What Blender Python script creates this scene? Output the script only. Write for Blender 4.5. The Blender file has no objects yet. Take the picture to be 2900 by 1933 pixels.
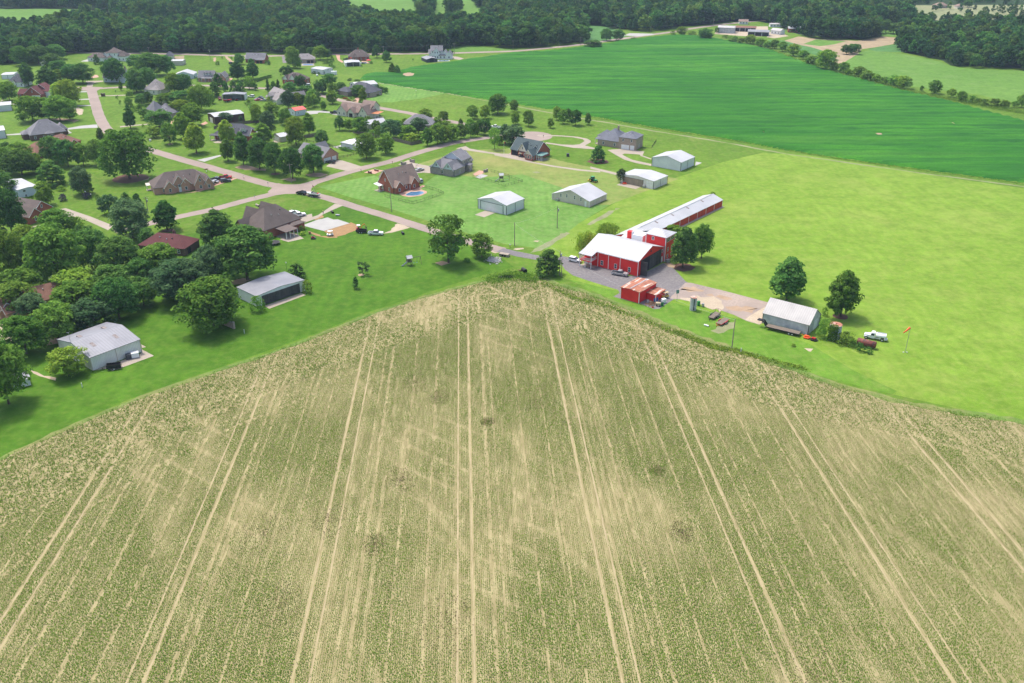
import bpy, math, random
import numpy as np
from mathutils import Vector, Matrix

random.seed(7)
rng = np.random.default_rng(7)
SC = bpy.context.scene
COL = SC.collection
R = math.radians

# ------------------------------------------------------------------ camera, sky, sun, exposure
CAM_H, PITCH, FPX, CX, CY = 117.4, R(26.0), 2554.0, 1450.0, 966.5
cam = bpy.data.cameras.new('camera')
cam.sensor_width = 36.0
cam.lens = 36.0 * FPX / 2900.0
cam.clip_start, cam.clip_end = 1.0, 9000.0
cam_ob = bpy.data.objects.new('camera', cam)
cam_ob.location = (0, 0, CAM_H)
cam_ob.rotation_euler = (math.pi / 2 - PITCH, 0, 0)
COL.objects.link(cam_ob)
SC.camera = cam_ob

SUN_EL = R(63.0)
SUN_DIR = Vector((-0.66 * math.cos(SUN_EL), 0.75 * math.cos(SUN_EL), math.sin(SUN_EL))).normalized()
world = bpy.data.worlds.new('World')
SC.world = world
world.use_nodes = True
wn = world.node_tree
sky = wn.nodes.new('ShaderNodeTexSky')
sky.sky_type = 'NISHITA'
sky.sun_disc = False
sky.sun_elevation = SUN_EL
sky.sun_rotation = math.atan2(SUN_DIR.x, SUN_DIR.y)
sky.air_density, sky.dust_density, sky.ozone_density = 1.0, 4.0, 1.0
bg = wn.nodes['Background']
bg.inputs[1].default_value = 0.15
wn.links.new(sky.outputs[0], bg.inputs[0])

sun = bpy.data.lights.new('sun', 'SUN')
sun.energy = 1.9
sun.angle = R(7.0)
sun.color = (1.0, 0.95, 0.87)
sun_ob = bpy.data.objects.new('sun', sun)
sun_ob.rotation_euler = SUN_DIR.to_track_quat('Z', 'Y').to_euler()
sun_ob.location = (0, 0, 400)
COL.objects.link(sun_ob)

SC.view_settings.view_transform = 'Standard'
SC.view_settings.look = 'None'
SC.view_settings.gamma = 1.0
SC.view_settings.use_curve_mapping = False
SC.view_settings.exposure = 0.93
SC.render.engine = 'CYCLES'
SC.cycles.use_denoising = True
SC.cycles.max_bounces = 6
SC.cycles.diffuse_bounces = 3
SC.cycles.glossy_bounces = 2
SC.cycles.transmission_bounces = 3
SC.cycles.transparent_max_bounces = 6
SC.cycles.volume_bounces = 0
SC.cycles.caustics_reflective = False
SC.cycles.caustics_refractive = False

# ------------------------------------------------------------------ survey: photo measurements -> metres on the ground
SN, CS = math.sin(PITCH), math.cos(PITCH)
CROPS = dict(S=(0, 0, 1.0), D=(0, 0, 0.81103), a=(0, 0, 3.2455), b=(725, 0, 3.2455), c=(1450, 0, 3.2455), d=(2175, 0, 3.2455),
             e=(0, 200, 3.92), f=(500, 200, 3.92), g=(1000, 200, 3.92), h=(1400, 250, 2.941), i=(0, 450, 3.92), j=(500, 450, 3.92),
             k=(1000, 400, 3.92), l=(1500, 500, 3.92), m=(1650, 700, 2.6144), n=(0, 800, 3.92), o=(500, 700, 3.92), p=(1000, 550, 3.361),
             z1=(0, 130, 7.84), z2=(200, 110, 7.84), z3=(440, 110, 7.84), z4=(700, 120, 7.84), z5=(940, 110, 5.8825), z6=(0, 280, 7.84),
             z7=(340, 240, 7.84), z8=(600, 240, 7.84), y1=(860, 230, 7.84), y2=(1060, 300, 4.48), y3=(1040, 440, 3.953),
             y4=(1400, 330, 4.48), y5=(1640, 330, 3.7333), y6=(660, 550, 4.48), y7=(840, 580, 4.8), y8=(380, 460, 4.48),
             x1=(150, 900, 7.843), x2=(2120, 820, 7.843), x3=(1620, 640, 5.8825), x6=(2350, 860, 7.843), x7=(1200, 760, 2.941))


def P(c, x, y):
    o = CROPS[c]
    return (o[0] + x / o[2], o[1] + y / o[2])


def G(p, z=0.0):
    """survey point -> (X, Y) at height z"""
    u, v = (p[0] - CX) / FPX, (p[1] - CY) / FPX
    t = (CAM_H - z) / (SN + v * CS)
    return Vector((u * t, (CS - v * SN) * t))


def PG(c, x, y, z=0.0):
    return G(P(c, x, y), z)


def scale_at(py):
    return (FPX * SN + (py - CY) * CS) / CAM_H


def z_at(Y, py):
    v = (py - CY) / FPX
    return CAM_H - Y * (SN + v * CS) / (CS - v * SN)


def to_px(X, Y, Z=0.0):
    q = CAM_H - Z
    d = Y * CS + q * SN
    return CX + FPX * X / d, CY + FPX * (q * CS - Y * SN) / d


# ------------------------------------------------------------------ materials
MATS = {}


def nodes(name):
    m = bpy.data.materials.new(name)
    m.use_nodes = True
    nt = m.node_tree
    return m, nt, nt.nodes['Principled BSDF']


def mixc(nt, fac, a, b, blend='MIX'):
    n = nt.nodes.new('ShaderNodeMix')
    n.data_type = 'RGBA'
    n.blend_type = blend
    for sock, val in ((0, fac), (6, a), (7, b)):
        if hasattr(val, 'is_linked') or hasattr(val, 'links'):
            nt.links.new(val, n.inputs[sock])
        elif isinstance(val, (int, float)):
            n.inputs[sock].default_value = val
        else:
            n.inputs[sock].default_value = (*val, 1.0)
    return n.outputs[2]


def pos(nt, obj=False, sc=(1, 1, 1), rz=0.0):
    if obj:
        o = nt.nodes.new('ShaderNodeTexCoord').outputs['Object']
    else:
        o = nt.nodes.new('ShaderNodeNewGeometry').outputs['Position']
    mp = nt.nodes.new('ShaderNodeMapping')
    mp.inputs['Scale'].default_value = sc
    mp.inputs['Rotation'].default_value = (0, 0, rz)
    nt.links.new(o, mp.inputs[0])
    return mp.outputs[0]


def noise(nt, vec, scale, detail=3.0, rough=0.55, lo=0.35, hi=0.65):
    n = nt.nodes.new('ShaderNodeTexNoise')
    n.inputs['Scale'].default_value = scale
    n.inputs['Detail'].default_value = detail
    n.inputs['Roughness'].default_value = rough
    nt.links.new(vec, n.inputs['Vector'])
    r = nt.nodes.new('ShaderNodeMapRange')
    r.inputs[1].default_value, r.inputs[2].default_value = lo, hi
    nt.links.new(n.outputs['Fac'], r.inputs[0])
    return r.outputs[0]


def wave(nt, vec, scale, dist=0.0):
    n = nt.nodes.new('ShaderNodeTexWave')
    n.inputs['Scale'].default_value = scale
    n.inputs['Distortion'].default_value = dist
    nt.links.new(vec, n.inputs['Vector'])
    return n.outputs['Fac']


def math_n(nt, op, a, b):
    n = nt.nodes.new('ShaderNodeMath')
    n.operation = op
    for k, val in enumerate((a, b)):
        if isinstance(val, (int, float)):
            n.inputs[k].default_value = val
        else:
            nt.links.new(val, n.inputs[k])
    return n.outputs[0]


def mat(name, c, c2=None, scale=0.6, rough=0.75, metal=0.0, fine=0.0, rib=None, spec=0.3, obj=True, bump=0.0, bscale=8.0):
    """plain surface whose colour wanders between c and c2; rib = (axis, pitch m) corrugation relief"""
    if name in MATS:
        return MATS[name]
    m, nt, b = nodes(name)
    c2 = c2 or tuple(x * 0.8 for x in c)
    v = pos(nt, obj)
    col = mixc(nt, noise(nt, v, scale), c, c2)
    if fine:
        col = mixc(nt, noise(nt, v, scale * 14, 2.0), col, tuple(x * (1 - fine) for x in c))
    nt.links.new(col, b.inputs['Base Color'])
    b.inputs['Roughness'].default_value = rough
    b.inputs['Metallic'].default_value = metal
    b.inputs['Specular IOR Level'].default_value = spec
    h = None
    if rib:
        sc = (1, 0, 0) if rib[0] == 'x' else ((0, 1, 0) if rib[0] == 'y' else (0, 0, 1))
        if rib[0] == 'xy':
            sc = (1, 1, 0)
        vv = pos(nt, True, sc)
        w = nt.nodes.new('ShaderNodeTexWave')
        w.wave_type = 'BANDS'
        w.bands_direction = 'DIAGONAL'
        w.inputs['Scale'].default_value = 1.0 / rib[1] * 0.55
        nt.links.new(vv, w.inputs['Vector'])
        h = w.outputs['Fac']
        if len(rib) > 2:
            col2 = mixc(nt, math_n(nt, 'MULTIPLY', math_n(nt, 'POWER', h, 6.0), rib[2]), col, tuple(x * 0.45 for x in c))
            nt.links.new(col2, b.inputs['Base Color'])
    elif bump:
        h = noise(nt, v, bscale, 3.0)
    if h is not None:
        bp = nt.nodes.new('ShaderNodeBump')
        bp.inputs['Strength'].default_value = bump or 0.35
        bp.inputs['Distance'].default_value = 0.05
        nt.links.new(h, bp.inputs['Height'])
        nt.links.new(bp.outputs[0], b.inputs['Normal'])
    MATS[name] = m
    return m


def ground_mat(name, base, light, dry, rz=0.0, stripes=0.0, pitch=2.2, dry_lo=0.58, dry_hi=0.78, fine=0.35, big=0.012):
    """mown grass or crop canopy: patches, mowing lanes, dry spots, blade-level speckle"""
    m, nt, b = nodes(name)
    v = pos(nt)
    vs = pos(nt, sc=(1.0, 0.3, 1.0), rz=rz)
    col = mixc(nt, noise(nt, v, big, 4.0), base, light)
    col = mixc(nt, math_n(nt, 'MULTIPLY', noise(nt, vs, 0.5, 4.0, 0.65), 0.35), col, tuple(x * 0.7 for x in base))
    col = mixc(nt, math_n(nt, 'MULTIPLY', noise(nt, v, 0.035, 5.0, 0.62, dry_lo, dry_hi), 0.75), col, dry)
    if stripes:
        vv = pos(nt, sc=(1.0, 0.0, 0.0), rz=rz)
        w = wave(nt, vv, 1.0 / pitch * 0.314, 1.2)
        sel = noise(nt, v, 0.02, 2.0, 0.5, 0.4, 0.62)
        col = mixc(nt, math_n(nt, 'MULTIPLY', math_n(nt, 'MULTIPLY', w, sel), stripes), col, tuple(min(1, x * 1.55) for x in light))
    col = mixc(nt, math_n(nt, 'MULTIPLY', noise(nt, v, 0.12, 6.0, 0.72, 0.4, 0.62), 0.55), col, tuple(x * 0.58 for x in base))
    col = mixc(nt, math_n(nt, 'MULTIPLY', noise(nt, v, 0.4, 5.0, 0.75, 0.46, 0.66), 0.4), col, dry)
    f = noise(nt, v, 1.6, 4.0, 0.7)
    col = mixc(nt, math_n(nt, 'MULTIPLY', f, fine), col, tuple(x * 0.5 for x in base))
    nt.links.new(col, b.inputs['Base Color'])
    b.inputs['Roughness'].default_value = 0.95
    b.inputs['Specular IOR Level'].default_value = 0.1
    bp = nt.nodes.new('ShaderNodeBump')
    bp.inputs['Strength'].default_value = 0.6
    bp.inputs['Distance'].default_value = 0.12
    nt.links.new(noise(nt, v, 2.2, 4.0, 0.7, 0.2, 0.8), bp.inputs['Height'])
    nt.links.new(bp.outputs[0], b.inputs['Normal'])
    MATS[name] = m
    return m


def leaf_mat(name, dark, light, trans=0.25, hue=0.015, tip=None, vr=(0.72, 1.28)):
    m, nt, b = nodes(name)
    g = nt.nodes.new('ShaderNodeNewGeometry')
    oi = nt.nodes.new('ShaderNodeObjectInfo')
    tc = nt.nodes.new('ShaderNodeTexCoord')
    fac = math_n(nt, 'MULTIPLY', math_n(nt, 'ADD', g.outputs['Random Per Island'], noise(nt, tc.outputs['Object'], 0.45, 2.0, 0.5, 0.3, 0.7)), 0.5)
    col = mixc(nt, fac, dark, light)
    if tip:
        up = nt.nodes.new('ShaderNodeMapRange')
        up.inputs[1].default_value, up.inputs[2].default_value = 0.9, 0.97
        nt.links.new(g.outputs['Random Per Island'], up.inputs[0])
        col = mixc(nt, up.outputs[0], col, tip)
    hs = nt.nodes.new('ShaderNodeHueSaturation')
    nt.links.new(col, hs.inputs['Color'])
    mr = nt.nodes.new('ShaderNodeMapRange')
    mr.inputs[3].default_value, mr.inputs[4].default_value = 0.5 - hue, 0.5 + hue
    nt.links.new(oi.outputs['Random'], mr.inputs[0])
    nt.links.new(mr.outputs[0], hs.inputs['Hue'])
    mv = nt.nodes.new('ShaderNodeMapRange')
    mv.inputs[3].default_value, mv.inputs[4].default_value = vr
    nt.links.new(math_n(nt, 'FRACT', math_n(nt, 'MULTIPLY', oi.outputs['Random'], 7.31), 0.0), mv.inputs[0])
    nt.links.new(mv.outputs[0], hs.inputs['Value'])
    d = nt.nodes.new('ShaderNodeBsdfDiffuse')
    t = nt.nodes.new('ShaderNodeBsdfTranslucent')
    mx = nt.nodes.new('ShaderNodeMixShader')
    mx.inputs[0].default_value = trans
    nt.links.new(hs.outputs[0], d.inputs[0])
    nt.links.new(hs.outputs[0], t.inputs[0])
    nt.links.new(d.outputs[0], mx.inputs[1])
    nt.links.new(t.outputs[0], mx.inputs[2])
    nt.links.new(mx.outputs[0], nt.nodes['Material Output'].inputs[0])
    nt.nodes.remove(b)
    MATS[name] = m
    return m


# ------------------------------------------------------------------ mesh helpers
def link(name, data, m=None, parent=None):
    o = bpy.data.objects.new(name, data)
    COL.objects.link(o)
    if m is not None and data is not None and len(data.materials) == 0:
        data.materials.append(MATS[m] if isinstance(m, str) else m)
    if parent is not None:
        o.parent = parent
    return o


def tag(o, label=None, cat=None, group=None, kind=None):
    if label:
        o['label'] = label
    if cat:
        o['category'] = cat
    if group:
        o['group'] = group
    if kind:
        o['kind'] = kind
    return o


def empty(name, xy, rz=0.0, z=0.0):
    o = bpy.data.objects.new(name, None)
    o.location = (xy[0], xy[1], z)
    o.rotation_euler = (0, 0, rz)
    o.empty_display_size = 0.3
    COL.objects.link(o)
    return o


def np_mesh(name, V, F):
    V = np.asarray(V, dtype=np.float32)
    F = np.asarray(F, dtype=np.int32)
    me = bpy.data.meshes.new(name)
    k = F.shape[1]
    me.vertices.add(len(V))
    me.vertices.foreach_set('co', V.ravel())
    me.loops.add(F.size)
    me.loops.foreach_set('vertex_index', F.ravel())
    me.polygons.add(len(F))
    me.polygons.foreach_set('loop_start', np.arange(0, F.size, k, dtype=np.int32))
    me.update(calc_edges=True)
    return me


class MB:
    def __init__(self):
        self.v, self.f = [], []

    def add(self, vs, fs):
        n = len(self.v)
        self.v += [tuple(p) for p in vs]
        self.f += [tuple(n + i for i in f) for f in fs]
        return self

    def box(self, x0, y0, z0, x1, y1, z1):
        return self.add([(x0, y0, z0), (x1, y0, z0), (x1, y1, z0), (x0, y1, z0), (x0, y0, z1), (x1, y0, z1), (x1, y1, z1), (x0, y1, z1)],
                        [(0, 3, 2, 1), (4, 5, 6, 7), (0, 1, 5, 4), (1, 2, 6, 5), (2, 3, 7, 6), (3, 0, 4, 7)])

    def quad(self, *p):
        return self.add(p, [tuple(range(len(p)))])

    def prism(self, poly, d):
        """poly: list of 3D points, extruded by vector d"""
        n = len(poly)
        d = Vector(d)
        vs = [Vector(p) for p in poly] + [Vector(p) + d for p in poly]
        fs = [tuple(range(n - 1, -1, -1)), tuple(range(n, 2 * n))]
        fs += [(i, (i + 1) % n, n + (i + 1) % n, n + i) for i in range(n)]
        return self.add(vs, fs)

    def tube(self, pts, r, k=6, r2=None):
        pts = [Vector(p) for p in pts]
        n = len(pts)
        vs = []
        for i, p in enumerate(pts):
            a = pts[max(i - 1, 0)]
            c = pts[min(i + 1, n - 1)]
            t = (c - a).normalized()
            x = t.cross(Vector((0, 0, 1)))
            if x.length < 1e-3:
                x = Vector((1, 0, 0))
            x.normalize()
            y = t.cross(x)
            rr = r if r2 is None else r + (r2 - r) * i / max(1, n - 1)
            vs += [p + (x * math.cos(2 * math.pi * j / k) + y * math.sin(2 * math.pi * j / k)) * rr for j in range(k)]
        fs = [(i * k + j, i * k + (j + 1) % k, (i + 1) * k + (j + 1) % k, (i + 1) * k + j) for i in range(n - 1) for j in range(k)]
        fs += [tuple(range(k - 1, -1, -1)), tuple((n - 1) * k + j for j in range(k))]
        return self.add(vs, fs)

    def lathe(self, prof, k=14, cx=0, cy=0):
        vs = [(cx + r * math.cos(2 * math.pi * j / k), cy + r * math.sin(2 * math.pi * j / k), z) for r, z in prof for j in range(k)]
        n = len(prof)
        fs = [(i * k + j, i * k + (j + 1) % k, (i + 1) * k + (j + 1) % k, (i + 1) * k + j) for i in range(n - 1) for j in range(k)]
        fs += [tuple(range(k - 1, -1, -1)), tuple((n - 1) * k + j for j in range(k))]
        return self.add(vs, fs)

    def mesh(self, name):
        me = bpy.data.meshes.new(name)
        me.from_pydata(self.v, [], self.f)
        me.update()
        return me

    def build(self, name, m, parent=None, smooth=False):
        me = self.mesh(name)
        if smooth:
            me.polygons.foreach_set('use_smooth', [True] * len(me.polygons))
        return link(name, me, m, parent)


def sheet(name, pts, z, m, px=True, parent=None, kind='structure'):
    """flat ground sheet from a survey outline"""
    xy = [G(p) for p in pts] if px else pts
    me = bpy.data.meshes.new(name)
    me.from_pydata([(p[0], p[1], z) for p in xy], [], [tuple(range(len(xy)))])
    me.update()
    o = link(name, me, m, parent)
    if kind:
        o['kind'] = kind
    return o


def rag(pts, j=0.5, step=2.0):
    """survey outline with a ragged, wandering edge"""
    q = [G(p) for p in pts]
    out = []
    for a, b in zip(q, q[1:] + q[:1]):
        n = max(1, int((b - a).length / step))
        out += [a.lerp(b, k / n) + Vector((random.gauss(0, j), random.gauss(0, j))) for k in range(n)]
    return out


def smooth_line(xy, n=6):
    """Catmull-Rom through 2D points"""
    q = [Vector(p) for p in xy]
    if len(q) < 3:
        return q
    q = [q[0] * 2 - q[1]] + q + [q[-1] * 2 - q[-2]]
    out = []
    for i in range(1, len(q) - 2):
        for k in range(n):
            t = k / n
            a, b, c, d = q[i - 1], q[i], q[i + 1], q[i + 2]
            out.append(0.5 * ((2 * b) + (c - a) * t + (2 * a - 5 * b + 4 * c - d) * t * t + (3 * b - a - 3 * c + d) * t ** 3))
    out.append(q[-2])
    return out


def ribbon(name, line, w, z, m, kind='structure', parent=None, jit=0.0, w1=None):
    V, F = [], []
    n = len(line)
    for i, p in enumerate(line):
        t = (line[min(i + 1, n - 1)] - line[max(i - 1, 0)]).normalized()
        nn = Vector((-t.y, t.x))
        ww = w if w1 is None else w + (w1 - w) * i / (n - 1)
        a = ww / 2 + random.uniform(-jit, jit)
        b = ww / 2 + random.uniform(-jit, jit)
        V += [(*(p + nn * a), z), (*(p - nn * b), z)]
    F = [(2 * i, 2 * i + 1, 2 * i + 3, 2 * i + 2) for i in range(n - 1)]
    me = bpy.data.meshes.new(name)
    me.from_pydata(V, [], F)
    me.update()
    o = link(name, me, m, parent)
    if kind:
        o['kind'] = kind
    return o


def in_poly(x, y, poly):
    x, y = np.asarray(x), np.asarray(y)
    r = np.zeros(x.shape, bool)
    n = len(poly)
    for i in range(n):
        x0, y0 = poly[i]
        x1, y1 = poly[(i + 1) % n]
        c = (y0 > y) != (y1 > y)
        r ^= c & (x < (x1 - x0) * (y - y0) / ((y1 - y0) or 1e-9) + x0)
    return r


def vnoise(x, y, cell, seed):
    r = np.random.default_rng(seed).random((257, 257))
    fx, fy = x / cell, y / cell
    ix, iy = np.floor(fx).astype(int), np.floor(fy).astype(int)
    tx, ty = fx - ix, fy - iy
    tx, ty = tx * tx * (3 - 2 * tx), ty * ty * (3 - 2 * ty)
    ix, iy = ix % 256, iy % 256
    return (r[ix, iy] * (1 - tx) + r[ix + 1, iy] * tx) * (1 - ty) + (r[ix, iy + 1] * (1 - tx) + r[ix + 1, iy + 1] * tx) * ty


ORD = ['first', 'second', 'third', 'fourth', 'fifth', 'sixth', 'seventh', 'eighth', 'ninth', 'tenth', 'eleventh', 'twelfth', 'thirteenth',
       'fourteenth', 'fifteenth', 'sixteenth', 'seventeenth', 'eighteenth', 'nineteenth', 'twentieth', 'twenty-first', 'twenty-second',
       'twenty-third', 'twenty-fourth', 'twenty-fifth', 'twenty-sixth', 'twenty-seventh', 'twenty-eighth', 'twenty-ninth', 'thirtieth']

# ------------------------------------------------------------------ palette
W = 'white_siding'
mat('white_siding', (0.8, 0.8, 0.79), (0.7, 0.71, 0.7), 0.4, 0.6, rib=('xy', 0.3))
mat('white_paint', (0.78, 0.78, 0.76), (0.7, 0.7, 0.68), 0.8, 0.5)
mat('white_roof', (0.46, 0.465, 0.475), (0.39, 0.395, 0.41), 0.12, 0.5, rib=('x', 0.9, 0.3))
mat('galv_roof', (0.25, 0.255, 0.28), (0.2, 0.205, 0.23), 0.2, 0.5, metal=0.0, rib=('x', 0.75, 0.35))
mat('pale_roof', (0.46, 0.44, 0.42), (0.38, 0.36, 0.35), 0.25, 0.55, rib=('x', 0.6, 0.3))
mat('grey_siding', (0.7, 0.71, 0.72), (0.62, 0.63, 0.64), 0.3, 0.6, rib=('xy', 0.3, 0.2))
mat('weathered_siding', (0.56, 0.56, 0.56), (0.38, 0.39, 0.4), 0.5, 0.7, rib=('xy', 0.35, 0.3))
mat('tan_siding', (0.6, 0.54, 0.45), (0.53, 0.47, 0.39), 0.3, 0.65, rib=('xy', 0.3, 0.2))
mat('beige_siding', (0.76, 0.74, 0.68), (0.64, 0.62, 0.56), 0.4, 0.65, rib=('xy', 0.4, 0.25))
mat('red_siding', (0.8, 0.03, 0.026), (0.68, 0.022, 0.022), 0.25, 0.55, rib=('xy', 0.35, 0.25))
mat('red_door', (0.55, 0.05, 0.025), (0.42, 0.05, 0.025), 0.5, 0.65)
mat('brown_siding', (0.11, 0.055, 0.045), (0.08, 0.04, 0.035), 0.4, 0.6, rib=('xy', 0.3, 0.3))
mat('charcoal_siding', (0.06, 0.065, 0.08), (0.045, 0.05, 0.065), 0.4, 0.6, rib=('xy', 0.3, 0.3))
mat('dark_door', (0.07, 0.07, 0.068), (0.045, 0.045, 0.045), 0.5, 0.6)
mat('green_door', (0.09, 0.1, 0.075), (0.06, 0.07, 0.05), 0.5, 0.6)
mat('tan_door', (0.3, 0.25, 0.18), (0.24, 0.2, 0.14), 0.6, 0.7)
mat('dark_trim', (0.04, 0.045, 0.05), None, 0.5, 0.5)
mat('tan_trim', (0.5, 0.42, 0.36), None, 0.5, 0.6)
mat('interior_dark', (0.02, 0.02, 0.024), None, 0.5, 0.8)  # near-black fill that paints the shade inside openings
mat('glass', (0.03, 0.04, 0.05), (0.06, 0.075, 0.09), 0.8, 0.08, spec=0.6)
mat('brick_red', (0.43, 0.135, 0.085), (0.33, 0.1, 0.07), 1.2, 0.85, fine=0.35)
mat('brick_pink', (0.62, 0.33, 0.24), (0.5, 0.26, 0.19), 1.2, 0.85, fine=0.3)
mat('brick_dark', (0.19, 0.11, 0.08), (0.13, 0.075, 0.055), 1.5, 0.85, fine=0.4)
mat('brick_tan', (0.5, 0.38, 0.3), (0.38, 0.29, 0.22), 1.5, 0.85, fine=0.4)
mat('stone_grey', (0.42, 0.37, 0.33), (0.28, 0.25, 0.22), 1.8, 0.85, fine=0.45)
mat('cream_wall', (0.66, 0.62, 0.54), (0.58, 0.54, 0.46), 0.6, 0.7)
mat('blue_grey_wall', (0.58, 0.63, 0.69), (0.52, 0.57, 0.62), 0.6, 0.7)
for nm, c in (('shingle_brown', (0.17, 0.135, 0.12)), ('shingle_grey', (0.24, 0.235, 0.25)), ('shingle_dark', (0.105, 0.11, 0.13)),
              ('shingle_tan', (0.32, 0.23, 0.19)), ('shingle_maroon', (0.15, 0.05, 0.05)), ('shingle_green', (0.09, 0.125, 0.13)),
              ('shingle_rust', (0.27, 0.14, 0.1)), ('shingle_pale', (0.34, 0.31, 0.3)), ('shingle_blue', (0.19, 0.2, 0.235))):
    mat(nm, c, tuple(x * 0.72 for x in c), 0.35, 0.9, fine=0.35, rib=('z', 0.3), bump=0.25)
mat('red_roof', (0.66, 0.1, 0.07), (0.58, 0.085, 0.06), 0.4, 0.5, rib=('x', 0.5, 0.25))
mat('teal_roof', (0.13, 0.25, 0.23), (0.1, 0.2, 0.19), 0.4, 0.5)
mat('copper_roof', (0.5, 0.2, 0.09), (0.42, 0.16, 0.07), 0.4, 0.5)
mat('rust_panel', (0.17, 0.135, 0.125), (0.26, 0.23, 0.22), 1.5, 0.8)
mat('concrete', (0.36, 0.31, 0.25), (0.28, 0.24, 0.19), 0.15, 0.9, fine=0.12, obj=False)
mat('concrete_new', (0.37, 0.365, 0.345), (0.3, 0.295, 0.275), 0.2, 0.85, fine=0.06, obj=False)
mat('gravel_pale', (0.48, 0.4, 0.29), (0.38, 0.3, 0.21), 0.2, 0.95, fine=0.3, obj=False)
mat('brick_paving', (0.5, 0.3, 0.22), (0.42, 0.25, 0.18), 0.3, 0.9, fine=0.2, obj=False)
mat('chip_road', (0.315, 0.25, 0.215), (0.225, 0.178, 0.155), 0.1, 0.9, fine=0.12, obj=False)
mat('asphalt', (0.155, 0.145, 0.15), (0.21, 0.195, 0.185), 0.08, 0.9, fine=0.15, obj=False)
mat('old_asphalt', (0.36, 0.29, 0.24), (0.17, 0.14, 0.135), 0.09, 0.9, fine=0.2, obj=False)
mat('clay', (0.36, 0.22, 0.1), (0.26, 0.155, 0.07), 0.5, 0.95, fine=0.3, obj=False, bump=0.8, bscale=1.5)
mat('bare_earth', (0.42, 0.3, 0.2), (0.3, 0.21, 0.13), 0.3, 0.95, fine=0.3, obj=False)
mat('mulch', (0.14, 0.07, 0.05), None, 0.5, 0.95, fine=0.3, obj=False)
mat('wood_grey', (0.22, 0.18, 0.14), (0.16, 0.13, 0.1), 1.0, 0.85, fine=0.3)
mat('wood_brown', (0.24, 0.14, 0.08), (0.18, 0.1, 0.06), 1.0, 0.85, fine=0.3)
mat('wood_pole', (0.3, 0.26, 0.21), (0.22, 0.19, 0.15), 1.0, 0.85)
mat('bark', (0.12, 0.09, 0.07), (0.08, 0.06, 0.045), 2.0, 0.95)
mat('black_metal', (0.018, 0.018, 0.02), None, 0.5, 0.5)
mat('steel', (0.45, 0.46, 0.48), (0.38, 0.39, 0.4), 0.5, 0.4, metal=0.5)
mat('silo_steel', (0.5, 0.51, 0.53), (0.38, 0.39, 0.41), 0.6, 0.5, metal=0.2, fine=0.15)
mat('rubber', (0.014, 0.014, 0.015), None, 0.5, 0.8)
mat('hub_white', (0.6, 0.6, 0.58), None, 0.5, 0.5)
mat('paint_white', (0.8, 0.8, 0.8), (0.78, 0.78, 0.78), 0.5, 0.25, spec=0.5)
mat('paint_silver', (0.5, 0.51, 0.52), None, 0.5, 0.25, metal=0.4, spec=0.5)
mat('paint_black', (0.012, 0.013, 0.016), None, 0.5, 0.2, spec=0.5)
mat('paint_grey', (0.06, 0.065, 0.075), None, 0.5, 0.25, spec=0.5)
mat('paint_red', (0.45, 0.02, 0.022), None, 0.5, 0.25, spec=0.5)
mat('paint_maroon', (0.2, 0.015, 0.02), None, 0.5, 0.25, spec=0.5)
mat('paint_navy', (0.03, 0.045, 0.08), None, 0.5, 0.25, spec=0.5)
mat('paint_green', (0.03, 0.25, 0.07), None, 0.5, 0.35)
mat('paint_yellow', (0.65, 0.45, 0.03), None, 0.5, 0.4)
mat('paint_orange', (0.75, 0.12, 0.03), (0.65, 0.1, 0.03), 0.5, 0.4)
mat('paint_blue', (0.06, 0.18, 0.42), None, 0.5, 0.4)
mat('tan_plastic', (0.5, 0.4, 0.24), None, 0.5, 0.5)
mat('hi_vis', (0.55, 0.75, 0.1), None, 0.5, 0.7)
mat('denim', (0.06, 0.08, 0.14), None, 0.5, 0.9)
mat('skin', (0.5, 0.3, 0.22), None, 0.5, 0.6)
mat('hair', (0.05, 0.035, 0.025), None, 0.5, 0.8)
mat('shirt', (0.5, 0.5, 0.52), None, 0.5, 0.9)
mat('red_fabric', (0.55, 0.07, 0.06), None, 0.5, 0.8)
mat('sock_orange', (0.85, 0.13, 0.04), None, 0.5, 0.7)
mat('pool_water', (0.05, 0.14, 0.25), (0.08, 0.2, 0.33), 0.4, 0.05, spec=0.6, obj=False)
mat('rock_pale', (0.52, 0.5, 0.47), (0.36, 0.35, 0.33), 1.5, 0.9, fine=0.3)


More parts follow.
